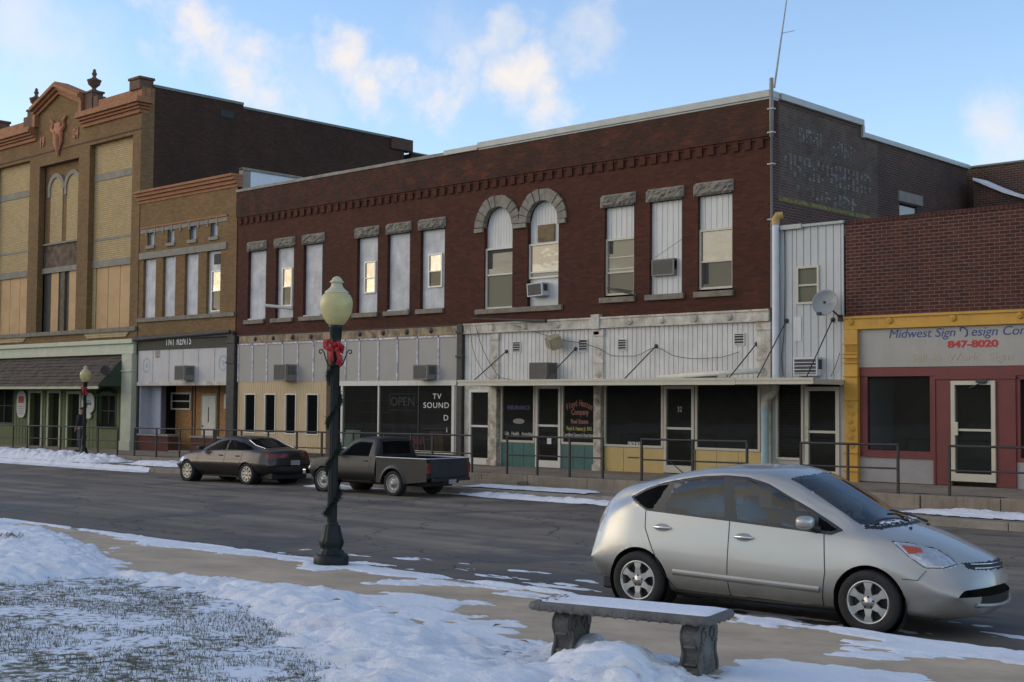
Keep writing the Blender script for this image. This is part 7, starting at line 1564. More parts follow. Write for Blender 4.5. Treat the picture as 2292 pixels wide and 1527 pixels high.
# ---------------------------------------------------------------- pickup
def pickup():
    sc = .96; fw = Vector((-27.05, 21.54)); rw = Vector((-24.55, 21.74)); u = (fw - rw).normalized(); n = Vector((-u.y, u.x)); n = n if n.y > 0 else -n
    root = thing('pickup_truck', 'dark weathered compact pickup parked behind the near lamp post', 'pickup truck', (rw.x + n.x * .80 * sc, rw.y + n.y * .80 * sc, rz(-25.5, 22.4)), math.atan2(u.y, u.x), None, local=True)
    paint = mat('dull_charcoal_paint', (.014, .0125, .011), .5, metal=.0, noise=.35, nscale=4, coat=.08, streak=.25, streak_col=(.03, .027, .022))
    K = dict(
        zt=[(.62, .99), (.66, 1.30), (.72, 1.46), (.85, 1.50), (1.4, 1.50), (1.62, 1.46), (2.12, 1.05), (2.2, 1.01), (2.7, .97), (3.2, .90), (3.28, .85), (3.30, .70)],
        zb=[(.62, .30), (3.1, .30), (3.25, .38), (3.30, .55)], wb=[(.62, .72), (3.3, .70)], wm=[(.62, .83), (3.0, .83), (3.30, .79)], zm=[(.62, .60), (3.3, .60)],
        ws=[(.62, .79), (3.0, .785), (3.30, .75)], zs=[(.62, .96), (2.2, .95), (3.1, .85), (3.3, .66)], wd=[(.62, .68), (.7, .64), (1.4, .62), (1.7, .66), (2.1, .74), (2.4, .74), (3.3, .70)],
        zd=[(.62, .975), (.66, 1.2), (.72, 1.36), (.85, 1.41), (1.35, 1.41), (1.6, 1.35), (2.1, 1.0), (2.3, .975), (3.1, .875), (3.3, .68)], wr=[(.62, .62), (.72, .58), (1.4, .57), (1.7, .60), (2.2, .69), (3.3, .62)],
        zr=[(.62, .98), (.66, 1.27), (.72, 1.43), (.85, 1.465), (1.4, 1.465), (1.62, 1.41), (2.12, 1.025), (2.3, .99), (3.1, .895), (3.3, .69)])
    L = Loft(K, .62, 3.30, 170, 90, (2.9, .12, 3), (.7, .03, 2.5))
    side_w = [(.90, 1.0), (.86, 1.36), (1.33, 1.37), (1.55, 1.31), (1.97, 1.03), (1.97, 1.0)]
    ws = [(1.66, 0), (1.66, -.1), (2.12, -.1), (2.12, 0), (2.05, .64), (1.70, .56)]
    dr = [(.90, .99), (.86, 1.39), (.84, .99), (.84, .34), (1.95, .34), (2.03, .6), (2.03, .98)]; dr = [(.84, .985), (.84, .34), (1.95, .34), (2.03, .6), (2.03, .985)]
    arch = .37; wz = .33
    def drop(x, y, z): return (np.hypot(x - 2.6, z - wz) < arch) & (y > .45)
    regs = [('window*', lambda x, y, z: inpoly(x, z, side_w) & (y > .5)), ('windscreen', lambda x, y, z: inpoly(x, y, ws) & (z > 1.05)), ('rear_window', lambda x, y, z: (x < .72) & (y < .52) & (z > 1.06) & (z < 1.38)),
            ('headlight*', lambda x, y, z: (x > 3.1) & (y > .42) & (z > .62) & (z < .80)), ('grille', lambda x, y, z: (x > 3.1) & (y < .42) & (z > .62) & (z < .82)), ('door*', lambda x, y, z: inpoly(x, z, dr) & (y > .5))]
    parts = L.split(regs, drop, sc, [(side_w, .012)])
    mm = {'window': G_TINT, 'windscreen': G_WS, 'rear_window': G_TINT, 'headlight': M_LAMPCLR, 'grille': M_BLACKP}
    for k, (v, f) in parts.items(): nm = k.split('|')[0]; npmesh({'body': 'cab'}.get(nm, nm), v, f, mm.get(nm, paint), root)
    def sub_(b, name, m, parent=None, label=None): b.v = [(v[0] * sc, v[1] * sc, v[2] * sc) for v in b.v]; return b.build(name, m, parent or root, (0, 0, 0), label)
    for side in (-1, 1):
        b = MB(); b.recalc = False; v, f = ribbon(L, dr, .014, .003, 1, side, True); b.add(v, f); v, f = ribbon(L, [(.9, 1.38), (1.34, 1.39), (1.57, 1.33), (2.0, 1.03)], .02, .003, 1, side); b.add(v, f); sub_(b, 'panel_gap', M_BLACKP)
        b = MB(); b.bbox(1.95, 2.05, side * .98 - .10, side * .98 + .10, 1.0, 1.14, .02); b.tube([(2.0, side * .78, 1.0), (2.0, side * .92, 1.04)], .015, 6); sub_(b, 'mirror', M_BLACKP)
        b = MB(); y = L.ysurf(1.0, .88); b.bbox(.93, 1.08, side * y - .03, side * y + .015, .865, .90, .008); sub_(b, 'handle', M_BLACKP)
        # bed side with arch opening
        R = .40; pts = [(-1.180, .42), (-R - .02, .34)] + [(-R * math.cos(t), wz + R * math.sin(t)) for t in np.linspace(0.05, math.pi - .05, 20)] + [(R + .02, .34), (.60, .34), (.60, .955), (-1.180, .955)]
        b = MB(); y0_, y1_ = (.79, .82) if side > 0 else (-.82, -.79); b.prism(pts, y0_, y1_); b.box(-1.180, .60, y0_ - .005, y1_ + .005, .955, .985)
        fl = [((R + .0) * math.cos(t), wz + (R) * math.sin(t)) for t in np.linspace(0, math.pi, 24)]; fl2 = [((R + .075) * math.cos(t), wz + (R + .075) * math.sin(t)) for t in np.linspace(0, math.pi, 24)]
        for i in range(23):
            ya = side * .823; yb_ = side * .86
            b.add([(fl2[i][0], ya, fl2[i][1]), (fl2[i + 1][0], ya, fl2[i + 1][1]), (fl[i + 1][0], yb_, fl[i + 1][1]), (fl[i][0], yb_, fl[i][1])], [(0, 1, 2, 3)], True); b.add([(fl[i][0], yb_, fl[i][1]), (fl[i + 1][0], yb_, fl[i + 1][1]), (fl[i + 1][0], side * .6, fl[i + 1][1]), (fl[i][0], side * .6, fl[i][1])], [(0, 1, 2, 3)], True)
        sub_(b, 'bed_side', paint)
        b = MB(); b.bbox(-1.190, .61, side * .80 - .035, side * .80 + .035, .986, 1.006, .008); sub_(b, 'bed_rail', mat('pale_bed_rail', (.60, .62, .66), .4, metal=.3))
        b = MB(); b.box(-.5, .5, side * .60 - .01, side * .60 + .01, .36, .76); b.box(-.5, .5, min(side * .6, side * .79), max(side * .6, side * .79), .74, .76); sub_(b, 'arch_liner', M_BLACKP)
        b = MB(); b.bbox(-1.230, -1.170, side * .76 - .05, side * .76 + .065, .62, .88, .01); sub_(b, 'tail_light', M_REDLENS)
        wheel(root, 0, side * .80 * sc, wz * sc, .33 * sc, side, 'steel', .2, None, M_STEEL); wheel(root, 2.6 * sc, side * .80 * sc, wz * sc, .33 * sc, side, 'steel', .2, None, M_STEEL)
        b = MB(); b.lathe([(arch + .004, .02 * side), (arch, -.02 * side), (arch - .01, -.3 * side), (0, -.3 * side)], (2.6, side * .78, wz), 32, axis='Y'); b.recalc = False; sub_(b, 'arch_liner', M_BLACKP)
    b = MB(); b.box(-1.170, .60, -.79, .79, .48, .52); b.box(.56, .60, -.79, .79, .34, .97); sub_(b, 'bed_floor', M_BLACKP)
    b = MB(); b.bbox(-1.210, -1.160, -.70, .70, .50, .985, .012); sub_(b, 'tailgate', mat('black_blue_paint', (.025, .030, .036), .45, noise=.25, nscale=5)); b = MB(); b.bbox(-1.220, -1.150, -.78, .78, .986, 1.006, .006); sub_(b, 'bed_rail', bpy.data.materials['pale_bed_rail'])
    b = MB(); b.bbox(-1.330, -1.210, -.70, .70, .42, .50, .015); b.bbox(-1.290, -1.210, -.3, .3, .36, .43, .01); sub_(b, 'rear_bumper', M_BLACKP); b = MB(); b.bbox(-1.345, -1.330, -.14, .14, .35, .46, .005); sub_(b, 'number_plate', bpy.data.materials['dull_plate'])
    b = MB(); b.bbox(3.30, 3.42, -.80, .80, .45, .58, .02); sub_(b, 'front_bumper', M_CHROME)
    b = MB(); b.bbox(-.9, 3.2, -.5, .5, .26, .40, .03); b.tube([(0, -.7, wz), (0, .7, wz)], .05, 8); sub_(b, 'underbody', M_BLACKP)
    return root
pickup()
# ================================================================ STREET FURNITURE AND LOOSE THINGS
M_LAMPG = mat('dark_green_iron', (.007, .011, .010), .45, noise=.3, nscale=6, spec=.3)
def globe_mat():
    m = mat('yellowed_acrylic_globe', (.52, .45, .20), .35, noise=.12, nscale=5, spot=.0); b = m.node_tree.nodes['Principled BSDF']; b.inputs['Subsurface Weight'].default_value = .15; b.inputs['Subsurface Radius'].default_value = (.12, .1, .05); return m
M_GLOBE = globe_mat(); M_GCAP = mat('pale_acrylic_cap', (.50, .46, .30), .4)
def lamp(label, loc):
    r = thing('street_lamp', label, 'street lamp', loc, 0, 'acorn globe street lamps', local=True)
    b = MB(); b.lathe([(0, 0), (.215, 0), (.22, .02), (.22, .11), (.20, .14), (.165, .15)], n=32); b.lathe([(.165, .15), (.15, .18), (.125, .20), (.145, .24), (.155, .29), (.135, .34), (.115, .42), (.10, .49)], n=48, flute=.035, nf=12); b.lathe([(.10, .49), (.075, .50), (.085, .52), (.06, .54)]); b.build('base', M_LAMPG, r)
    b = MB(); b.lathe([(.060, .54), (.058, 1.5), (.055, 2.62), (.06, 2.63)], n=48, flute=.06, nf=12); b.build('post', M_LAMPG, r)
    b = MB(); b.lathe([(.062, 2.62), (.08, 2.65), (.08, 2.70), (.06, 2.72), (.075, 2.78), (.08, 2.90), (.095, 2.93), (.06, 2.95)]); b.build('collar', M_LAMPG, r)
    b = MB(); b.lathe([(.075, 2.93), (.115, 2.96), (.16, 3.02), (.19, 3.09), (.204, 3.16), (.206, 3.22), (.195, 3.27), (.17, 3.31), (.145, 3.325)], n=36); b.build('globe', M_GLOBE, r)
    b = MB(); b.lathe([(.145, 3.325), (.15, 3.335), (.145, 3.35), (.115, 3.37), (.08, 3.405), (.066, 3.44), (.068, 3.455), (.088, 3.462), (.088, 3.475), (.065, 3.49), (.058, 3.51), (.035, 3.53), (0, 3.54)], n=36); b.build('globe_cap', M_GCAP, r)
    for s in (-1, 1):
        pts = [(s * .055 * cr.x / 1, s * .055 * cr.y, 2.42)] ; d = Vector((cr.x, cr.y, 0)).normalized(); P = []
        for (q, z) in ((.05, 2.42), (.09, 2.45), (.12, 2.52), (.145, 2.60), (.17, 2.635), (.20, 2.63), (.205, 2.60), (.185, 2.585), (.17, 2.60)): P.append(d * q * s + Vector((0, 0, z)))
        b = MB(); b.tube(P, .008, 6); b.build('scroll_bracket', M_LAMPG, r)
    return r
LP = PG(741, 1266); nl = lamp('near street lamp with a red bow, in front of the pickup and grey panels', (LP.x, LP.y, LP.z))
vy = 24.75; fl_ = PY(187, 1034, vy); fl_.z = rz(fl_.x, 23.8) + .15
flr = dup(nl, (fl_.x, fl_.y, fl_.z), 0, 'far street lamp in the snow ridge before the green shop')
def garland(root, label, z0=.62, z1=2.55, n=5200, turns=3.4, cat='garland'):
    lx, ly, lz = root.location; b = MB(); b.recalc = False
    P = [(.075 * math.cos(t * turns * 6.283 + 4.2), .075 * math.sin(t * turns * 6.283 + 4.2), z0 + (z1 - z0) * t) for t in np.linspace(0, 1, 90)]
    b.tube(P, .008, 6); fb = lambda t: float(fbm(np.array([t * 22.]), np.array([3.3]), 2)[0]) * 1.3
    for i in range(n):
        t = random.random(); a = t * turns * 6.283 + 4.2; c = Vector((.078 * math.cos(a), .078 * math.sin(a), z0 + (z1 - z0) * t)); d = Vector((random.gauss(0, 1) + math.cos(a) * .6, random.gauss(0, 1) + math.sin(a) * .6, random.gauss(0, 1) - .5)).normalized(); w = d.orthogonal().normalized() * .0045; l = random.uniform(.015, .058) * (.5 + fb(t))
        if random.random() < .02: l = .09
        b.add([c - w, c + w, c + d * l], [(0, 1, 2)])
    o = b.build('garland', mat('evergreen_garland', (.012, .024, .015), .9, noise=.4), None); o.location = (lx, ly, lz); tag(o, label, cat, 'evergreen garlands on the lamp posts'); return o
nl.scale = (1, 1, 1.028); nl.rotation_euler = (0, rad(.6), 0)
g1 = garland(nl, 'dark evergreen garland wound round the near lamp post')
g2 = garland(flr, 'dark evergreen garland wound round the far lamp post', n=500)
M_BOW = mat('red_ribbon', (.36, .010, .014), .55, noise=.1)
def bow(root, label):
    lx, ly, lz = root.location; lz += .07 if root is nl else 0; lx += .025 if root is nl else 0; d = Vector((cr.x, cr.y, 0)).normalized(); f = Vector((-cf.x, -cf.y, 0)).normalized(); b = MB(); b.recalc = False
    def strip(pts, w):
        V = []; F = []
        for i, p in enumerate(pts):
            q0 = Vector(pts[max(i - 1, 0)]); q1 = Vector(pts[min(i + 1, len(pts) - 1)]); tg = (q1 - q0).normalized(); nn = tg.cross(Vector((0, 1, 0))).normalized() * w(i / (len(pts) - 1)) / 2
            for s in (-1, 1): V.append(Vector(p) + nn * s + Vector((0, .006 * s, 0)))
        for i in range(len(pts) - 1): F.append((2 * i, 2 * i + 1, 2 * i + 3, 2 * i + 2))
        W = [d * v.x * S_ + f * v.y + Vector((0, 0, 2.68 + (v.z - 2.68) * S_)) for v in V]; b.add(W, F, True)
    c = Vector((.0, .075, 2.68)); S_ = .72
    for s, w_, h in ((-1, .155, .05), (1, .13, -.05)):
        strip([c, c + Vector((s * w_ * .5, .05, .075 + h * .3)), c + Vector((s * w_, .02, .03 + h)), c + Vector((s * w_ * .95, -.01, -.05 + h * .6)), c + Vector((s * w_ * .5, .045, -.055)), c], lambda t: .03 + .085 * math.sin(math.pi * t))
    strip([c, c + Vector((-.055, .03, -.09)), c + Vector((-.06, .02, -.19)), c + Vector((-.03, .03, -.27))], lambda t: .04 + .09 * t * (1.1 - t) * 2)
    strip([c, c + Vector((.06, .03, -.10)), c + Vector((.10, .015, -.22)), c + Vector((.085, .03, -.33))], lambda t: .04 + .08 * t)
    strip([c + Vector((.08, .03, .02)), c + Vector((.13, .0, -.03)), c + Vector((.115, .02, -.10))], lambda t: .04)
    W = [d * 0 + d * v[0] + f * v[1] + Vector((0, 0, v[2])) for v in [(-.03, .10, 2.67), (.03, .10, 2.67), (.03, .11, 2.73), (-.03, .11, 2.73), (-.02, .06, 2.67), (.03, .06, 2.67), (.03, .06, 2.73), (-.02, .06, 2.73)]]
    b.add(W, [(0, 1, 2, 3), (0, 4, 5, 1), (3, 2, 6, 7), (0, 3, 7, 4), (1, 5, 6, 2)], True)
    o = b.build('bow', M_BOW, None); o.location = (lx, ly, lz); m = o.modifiers.new('solid', 'SOLIDIFY'); m.thickness = .004; tag(o, label, 'bow', 'red ribbon bows on the lamp posts')
bow(nl, 'large red ribbon bow tied under the globe of the near lamp'); g1.scale = (1, 1, 1.028); g1.rotation_euler = (0, rad(.6), 0); bow(flr, 'small red bow on the far lamp post by the green shop')

# ---------------------------------------------------------------- stone bench
def zplane(px, py, z): r = ray(px, py); t = (z - CAMH) / r.z; return Vector((r.x * t, r.y * t, z))
M_BENCH = mat('weathered_cast_stone', (.125, .118, .108), .92, noise=.35, nscale=6, bump=.8, bscale=30, spot=.5)
def bench():
    zt = .745; fl0 = zplane(1197, 1346, zt); fr = zplane(1558, 1380, zt); br = zplane(1646, 1371, zt)
    u = Vector((fr.x - fl0.x, fr.y - fl0.y)); Lb = u.length + .07; u.normalize(); n = Vector((-u.y, u.x)); dpt = .43
    r = thing('bench', 'cast stone garden bench with a snowy seat and carved scroll legs', 'bench', (fl0.x, fl0.y, G(fl0.x, fl0.y)), math.atan2(u.y, u.x), None, local=True)
    H = zt - G(fl0.x, fl0.y)
    # rounded-edge seat: profile swept round the outline
    nx_, prof = 26, [(-.0, -.064), (-.025, -.060), (-.042, -.045), (-.046, -.03), (-.040, -.01), (-.02, .0), (.015, .0)]
    def ring(o, z): return [(-o * -1 - 0 if 0 else o, o, z)]
    V = []; F = []; m = len(prof)
    loop = []
    for i in range(48): loop.append((Lb * i / 48, 0, 0, -1))
    for i in range(16): loop.append((Lb, dpt * i / 16, 1, 0))
    for i in range(48): loop.append((Lb * (1 - i / 48), dpt, 0, 1))
    for i in range(16): loop.append((0, dpt * (1 - i / 16), -1, 0))
    for k, (x, y, ax, ay) in enumerate(loop):
        bead = .010 * abs(math.sin(k * math.pi / 2)) 
        if (k in (0, 48, 64, 112)): ax, ay = {0: (-.7, -.7), 48: (.7, -.7), 64: (.7, .7), 112: (-.7, .7)}[k]
        for j, (o, z) in enumerate(prof): oo = -o + (bead if j in (2, 3, 4) else 0); V.append((x + ax * oo, y + ay * oo, H + z))
    N_ = len(loop)
    for k in range(N_):
        for j in range(m - 1): a = k * m + j; c = ((k + 1) % N_) * m + j; F.append((a, c, c + 1, a + 1))
    b = MB(); b.add(V, F, True); b.add([(0, 0, H - .001), (Lb, 0, H - .001), (Lb, dpt, H - .001), (0, dpt, H - .001)], [(0, 1, 2, 3)]); b.add([(0, 0, H - .063), (Lb, 0, H - .063), (Lb, dpt, H - .063), (0, dpt, H - .063)], [(3, 2, 1, 0)])
    for i in range(15):                                       # beads along the front edge
        x = .06 + i * (Lb - .12) / 14; b.lathe([(0, -.052), (.012, -.051), (.018, -.047), (.022, -.050), (.026, -.045), (.028, -.040)], (x, 0, H - .036), 12, axis='Y')
    for i in range(4): b.lathe([(0, .052), (.018, .050), (.026, .042)], (Lb, .06 + i * .09, H - .036), 12, axis='X')
    b.build('seat', M_BENCH, r)
    # legs: scrolled slab outline in the y-z plane with thickness along x
    def leg(x0, x1):
        hh = H - .063
        side = [(-.01, .0), (-.01, .045), (.035, .06), (.06, .10), (.055, .15), (.015, .20), (-.012, .25), (-.008, .30), (.03, .335), (.06, .355), (.06, hh)]
        pts = [(.04 + a, z * hh / .36 if z < hh else z) for a, z in side[:-1]] + [(.04 + .03, hh)]
        pts = [(p[0], min(p[1], hh)) for p in pts]
        full = pts + [(dpt - p[0], p[1]) for p in pts[::-1]]
        b = MB(); b.prism(full, x0, x1, 'X')
        bm = bmesh.new(); me = bpy.data.meshes.new('t'); me.from_pydata(b.v, [], b.f); bm.from_mesh(me); bmesh.ops.bevel(bm, geom=[e for e in bm.edges], offset=.008, segments=2, affect='EDGES'); b = MB(); b.add([v.co.copy() for v in bm.verts], [[v.index for v in f.verts] for f in bm.faces], False); bm.free()
        # carved scrolls on the outer (+x) and inner faces, front bulge
        for xs, sg in ((x1, 1), (x0, -1)):
            for yy, dd in ((.13, 1), (dpt - .13, -1)):
                P = [(xs + sg * .004, yy + dd * (.055 - .0045 * k) * math.cos(k * .62), hh * .70 + (.075 - .005 * k) * math.sin(k * .62)) for k in range(11)]; b.tube(P, .011, 6)
                P = [(xs + sg * .004, yy - dd * .06 + dd * .02 * math.sin(k * .8), hh * .62 - k * .032) for k in range(8)]; b.tube(P, [.012] * 4 + [.014] * 4, 6)
                for k in range(4): b.lathe([(0, .012 * sg), (.012, .008 * sg), (.018, 0)], (xs, yy + dd * .012 * k, hh * .46 - k * .04), 8, axis='X')
        for k, (yy, zz) in enumerate(((.055, hh * .2), (.05, hh * .55), (.06, hh * .8))): b.tube([(x0 + .02, yy, zz), (x1 - .02, yy, zz)], .012, 8)
        b.build('leg', M_BENCH, r)
    leg(.13, .26); leg(Lb - .20, Lb - .07)
    b = MB(); nx_, ny_ = 60, 20; rs = np.random.RandomState(2); V = []; F = []
    for j in range(ny_ + 1):
        for i in range(nx_ + 1):
            x, y = -.01 + (Lb + .02) * i / nx_, .03 + (dpt - .02) * j / ny_; e = min(i, nx_ - i, 4) / 4 * min(j, ny_ - j, 3) / 3
            V.append((x, y, H + .001 + .011 * e ** .5 * (.5 + float(fbm(np.array([x * 6.]), np.array([y * 6.]), 4)[0])) - (.006 if e == 0 else 0)))
    for j in range(ny_):
        for i in range(nx_):
            if i < 9 and random.random() < (9 - i) / 14: continue
            q = j * (nx_ + 1) + i; F.append((q, q + 1, q + nx_ + 2, q + nx_ + 1))
    b.add(V, F, True); b.recalc = False; b.build('seat_snow', M_SNOW, r)
bench()

# ---------------------------------------------------------------- railings along the raised walk
M_RAIL = mat('dark_painted_rail', (.03, .028, .026), .6, noise=.3, nscale=10, streak=.3, streak_col=(.09, .05, .03))
YRL = WALK + .12
def railing(label, posts, ytop, mid=.5, ends=True):
    xs = [PY(px, ytop + 40, YRL).x for px in posts]; b0 = thing('railing', label, 'railing', (xs[0], YRL, ZW(xs[0])), 0, 'pipe railings along the raised walk')
    zt0, zt1 = ZW(xs[0]) + 1.03, ZW(xs[-1]) + 1.03
    f = lambda x: zt0 + (zt1 - zt0) * (x - xs[0]) / (xs[-1] - xs[0])
    for x in xs: b = MB(); b.box(x - .024, x + .024, YRL - .024, YRL + .024, ZW(x) - .02, f(x) - .02); b.build('post', M_RAIL, b0)
    for dz, r_ in ((0, .026), (-.5, .02)):
        b = MB(); b.tube([(xs[0] - .02, YRL, zt0 + dz), (xs[-1] + .02, YRL, zt1 + dz)], r_, 8); b.build('rail', M_RAIL, b0)
railing('long railing section in front of the green shop and theatre', [-60, -15, 29, 61, 95, 135, 179, 219, 263], 950)
railing('railing section before the recessed entry with the white door', [301, 350, 402, 456, 478], 957)
railing('long railing section behind the sedan and pickup', [482, 540, 600, 664, 720, 790, 860, 920, 968, 1057], 965)
railing('railing section before the teal tiles', [1135, 1203, 1275, 1349], 980)
railing('railing section before the yellow tiles', [1436, 1550, 1672], 987)
railing('railing section before the mustard pilaster', [1793, 1898, 2010], 993)
railing('railing section before the maroon doorway', [2125, 2330, 2520], 997)

# ---------------------------------------------------------------- window and wall air conditioners
M_ACG = mat('grey_metal_case', (.21, .20, .175), .6, noise=.15, nscale=5, streak=.3, streak_col=(.18, .13, .09)); M_ACD = mat('dark_coil_grille', (.05, .05, .045), .7, noise=.3, nscale=20); M_ACB = mat('bronze_metal_case', (.13, .115, .09), .6, noise=.15); M_ACW = mat('white_metal_case', (.52, .53, .54), .55, noise=.1)
def aircon(label, pL, pM, pR, y0, y1, case=M_ACG, style='coil', tilt=0, yb=D):
    ym = (y0 + y1) / 2; X1 = PY(pR, ym, yb).x; r = ray(pM, ym); Yf = X1 / (r.x / r.y); X0 = PY(pL, ym, Yf).x; z1 = PY(pM, y0, Yf).z; z0 = PY(pM, y1, Yf).z
    w, d, h = X1 - X0, yb - Yf, z1 - z0
    t = thing('air_conditioner', label, 'air conditioner', ((X0 + X1) / 2, yb, z0), 0, 'air conditioners sticking out of the fronts', local=True)
    if tilt: t.rotation_euler = (rad(tilt), rad(-2), 0)
    b = MB(); b.bbox(-w / 2, w / 2, -d + .02, .02, 0, h, .015); b.build('case', case, t)
    b = MB(); b.frame(-w / 2 + .004, w / 2 - .004, .004, h - .004, .03, -d, -d + .02); f = b.build('front_frame', case, t)
    b = MB(); b.box(-w / 2 + .034, w / 2 - .034, -d + .008, -d + .018, .034, h - .034); b.build('grille', M_ACD, f, (0, 0, 0))
    if style == 'louver':
        b = MB(); z = .06
        while z < h - .05: b.box(-w / 2 + .03, w / 2 - .03, -d - .012, -d + .006, z, z + .018); z += .085
        b.build('louvre', M_ACW, f, (0, 0, 0))
    else:
        b = MB(); z = .045
        while z < h - .04: b.box(-w / 2 + .034, w / 2 - .034, -d + .003, -d + .008, z, z + .004); z += .016
        b.build('fins', M_ACG, f, (0, 0, 0))
    b = MB(); n = 6
    for k in range(n): y = -d * .80 + k * d * .11; b.box(w / 2 - .004, w / 2 + .003, y, y + .03, h * .35, h * .88)
    b.build('side_louvres', M_ACD, t); return t
aircon('grey air conditioner on the light panels under the TNT sign', 390, 412, 437, 818, 851, M_ACG)
aircon('grey air conditioner above the slit windows', 612, 639, 666, 815, 852, M_ACG)
aircon('grey air conditioner above the TV shop window', 924, 956, 978, 816, 850, M_ACG)
aircon('large bronze air conditioner over the canopy left of a vent', 1184, 1223, 1249, 811, 849, M_ACB)
aircon('tilted white air conditioner in the right arched window', 1180, 1214, 1229, 631, 661, M_ACW, tilt=3, yb=D + .1)
aircon('silver air conditioner in the fully boarded upper window', 1458, 1508, 1515, 577, 615, M_ACG, yb=D + .1)
aircon('low louvred air conditioner on the white infill below the dish', 1775, 1829, 1841, 799, 841, M_ACW, 'louver')
# stay wire from the upper unit, cables
def cable(label, pts, r_=.008, Y=D - .05, m=None):
    P = [PY(x, y, Y) for x, y in pts]; Q = []
    n = len(P); t = np.linspace(0, n - 1, (n - 1) * 6 + 1); X_ = pchip(range(n), [p.x for p in P], t); Z_ = pchip(range(n), [p.z for p in P], t)
    b = MB(); b.tube([(x, Y, z) for x, z in zip(X_, Z_)], r_, 5); o = b.build('cable', m or M_BLACKP, None, tuple(P[0])); tag(o, label, 'cable')
cable('cable curving down left of the peeling capital to the canopy', [(1052, 732), (1057, 775), (1072, 815), (1092, 845), (1105, 852)], .007, D - .16)
cable('second cable curving down right of the first to the canopy', [(1064, 728), (1078, 775), (1098, 815), (1122, 846), (1145, 850)], .009, D - .16)
cable('long cable sagging across the ribbed siding between the vents', [(1150, 728), (1200, 744), (1262, 762), (1300, 768), (1340, 780), (1375, 797), (1420, 797), (1468, 778), (1510, 797), (1560, 803), (1610, 800), (1655, 788)], .008, D - .12)
cable('thin stay wire above the silver air conditioner', [(1466, 577), (1495, 557), (1526, 536)], .006, D - .04)
cable('wire dropping beside the large white drain pipe', [(1756, 512), (1757, 620), (1755, 740), (1750, 800), (1753, 842)], .01, D - .06)
cable('cable from the boarded right edge wall mount to the canopy', [(1880, 790), (1872, 815), (1860, 843)], .008, D - .08)

# floodlight / siren box
P_ = PY(1240, 766, D - .35); t = thing('floodlight', 'beige tilted box floodlight on a wall bracket over the ribbed siding', 'floodlight', tuple(P_), 0, None, local=True); t.rotation_euler = (rad(18), rad(12), rad(-25))
b = MB(); b.bbox(-.22, .22, -.16, .16, -.18, .18, .03); b.build('housing', mat('beige_housing', (.34, .29, .18), .6, noise=.15), t); b = MB(); b.bbox(-.19, .19, -.19, -.155, -.15, .15, .01); b.build('lens', mat('dull_lens', (.26, .22, .14), .3), t); b = MB(); b.tube([(-.25, 0, 0), (-.30, .2, .06), (-.28, .33, .1)], .018, 6); b.build('bracket', M_DKIRON, t)
# small bracket left of it
# satellite dish
P_ = PY(1846, 677, D - .45); t = thing('satellite_dish', 'grey satellite dish on a wall arm before the white infill', 'satellite dish', tuple(P_), 0, None, local=True)
b = MB(); b.lathe([(0, .075), (.10, .068), (.2, .045), (.28, .01), (.315, -.012), (.322, -.008), (.32, .004), (.2, .06), (0, .09)], axis='Y', n=36); dd_ = b.build('reflector', mat('dish_grey', (.24, .255, .255), .5, noise=.08), t); dd_.rotation_euler = (rad(-14), 0, rad(8)); dd_.scale = (1, 1, 1.0)
b = MB(); b.tube([(0, .09, 0), (.02, .2, -.12), (.18, .38, -.34)], .022, 8); b.bbox(.12, .24, .38, .44, -.44, -.28, .01); b.build('wall_arm', M_DKIRON, t); b = MB(); b.tube([(0, -.02, -.31), (.02, -.28, -.30)], .012, 6); b.bbox(-.03, .07, -.34, -.26, -.33, -.25, .01); b.tube([(.0, -.06, .0), (.02, -.01, .0)], .03, 8); b.build('feed_arm', M_DKIRON, t)
# faint small dish on the brown awning
P_ = PY(236, 830, D - 1.0); t = thing('satellite_dish', 'small dark dish bracket on the brown shake awning', 'satellite dish', tuple(P_), 0, None, local=True)
b = MB(); b.lathe([(0, .04), (.12, .03), (.2, 0)], axis='Y', n=20); q = b.build('reflector', M_DKIRON, t); q.rotation_euler = (rad(-20), rad(20), rad(60)); b = MB(); b.tube([(0, 0, 0), (.1, .2, -.25)], .02, 6); b.build('wall_arm', M_DKIRON, t)

# rain pipes
M_PIPE = mat('pale_pvc_pipe', (.60, .62, .66), .45, noise=.08, nscale=3); M_PIPET = mat('pale_teal_pipe', (.34, .46, .47), .5, noise=.12, nscale=3)
xp = fx(1743, 650); zp_t = fz(1743, 503)
dp = thing('drainpipe', 'wide pale drainpipe down the joint of the red block and white infill', 'drainpipe', (xp, D - .14, 0))
b = MB(); b.tube([(xp, D - .14, 2.82), (xp, D - .14, 3.35), (xp, D - .14, zp_t)], .088, 16); b.build('pipe', M_PIPE, dp)
b = MB(); b.tube([(xp, D - .14, zp_t - .02), (xp, D - .14, zp_t + .12), (xp + .04, D - .12, zp_t + .20), (xp + .16, D - .06, zp_t + .22)], [.10, .10, .10, .09], 16); b.build('elbow', mat('ochre_elbow', (.42, .28, .08), .6, noise=.2), dp)
xq = fx(1712, 960, D - .2)
b = MB(); b.tube([(xp, D - .14, 2.66), (xp - .02, D - .16, 2.5), (xq + .04, D - .2, 2.34), (xq, D - .2, 2.2), (xq, D - .2, 2.1)], .105, 14); b.build('elbow', M_WHITEP, dp, label='grey elbow below the canopy')
b = MB(); b.tube([(xq, D - .2, 2.12), (xq, D - .2, ZW(xq, D) - .02)], .098, 16); b.tube([(xq, D - .2, 2.02), (xq, D - .2, 2.12)], .112, 16); b.build('pipe', M_PIPET, dp, label='teal lower pipe')
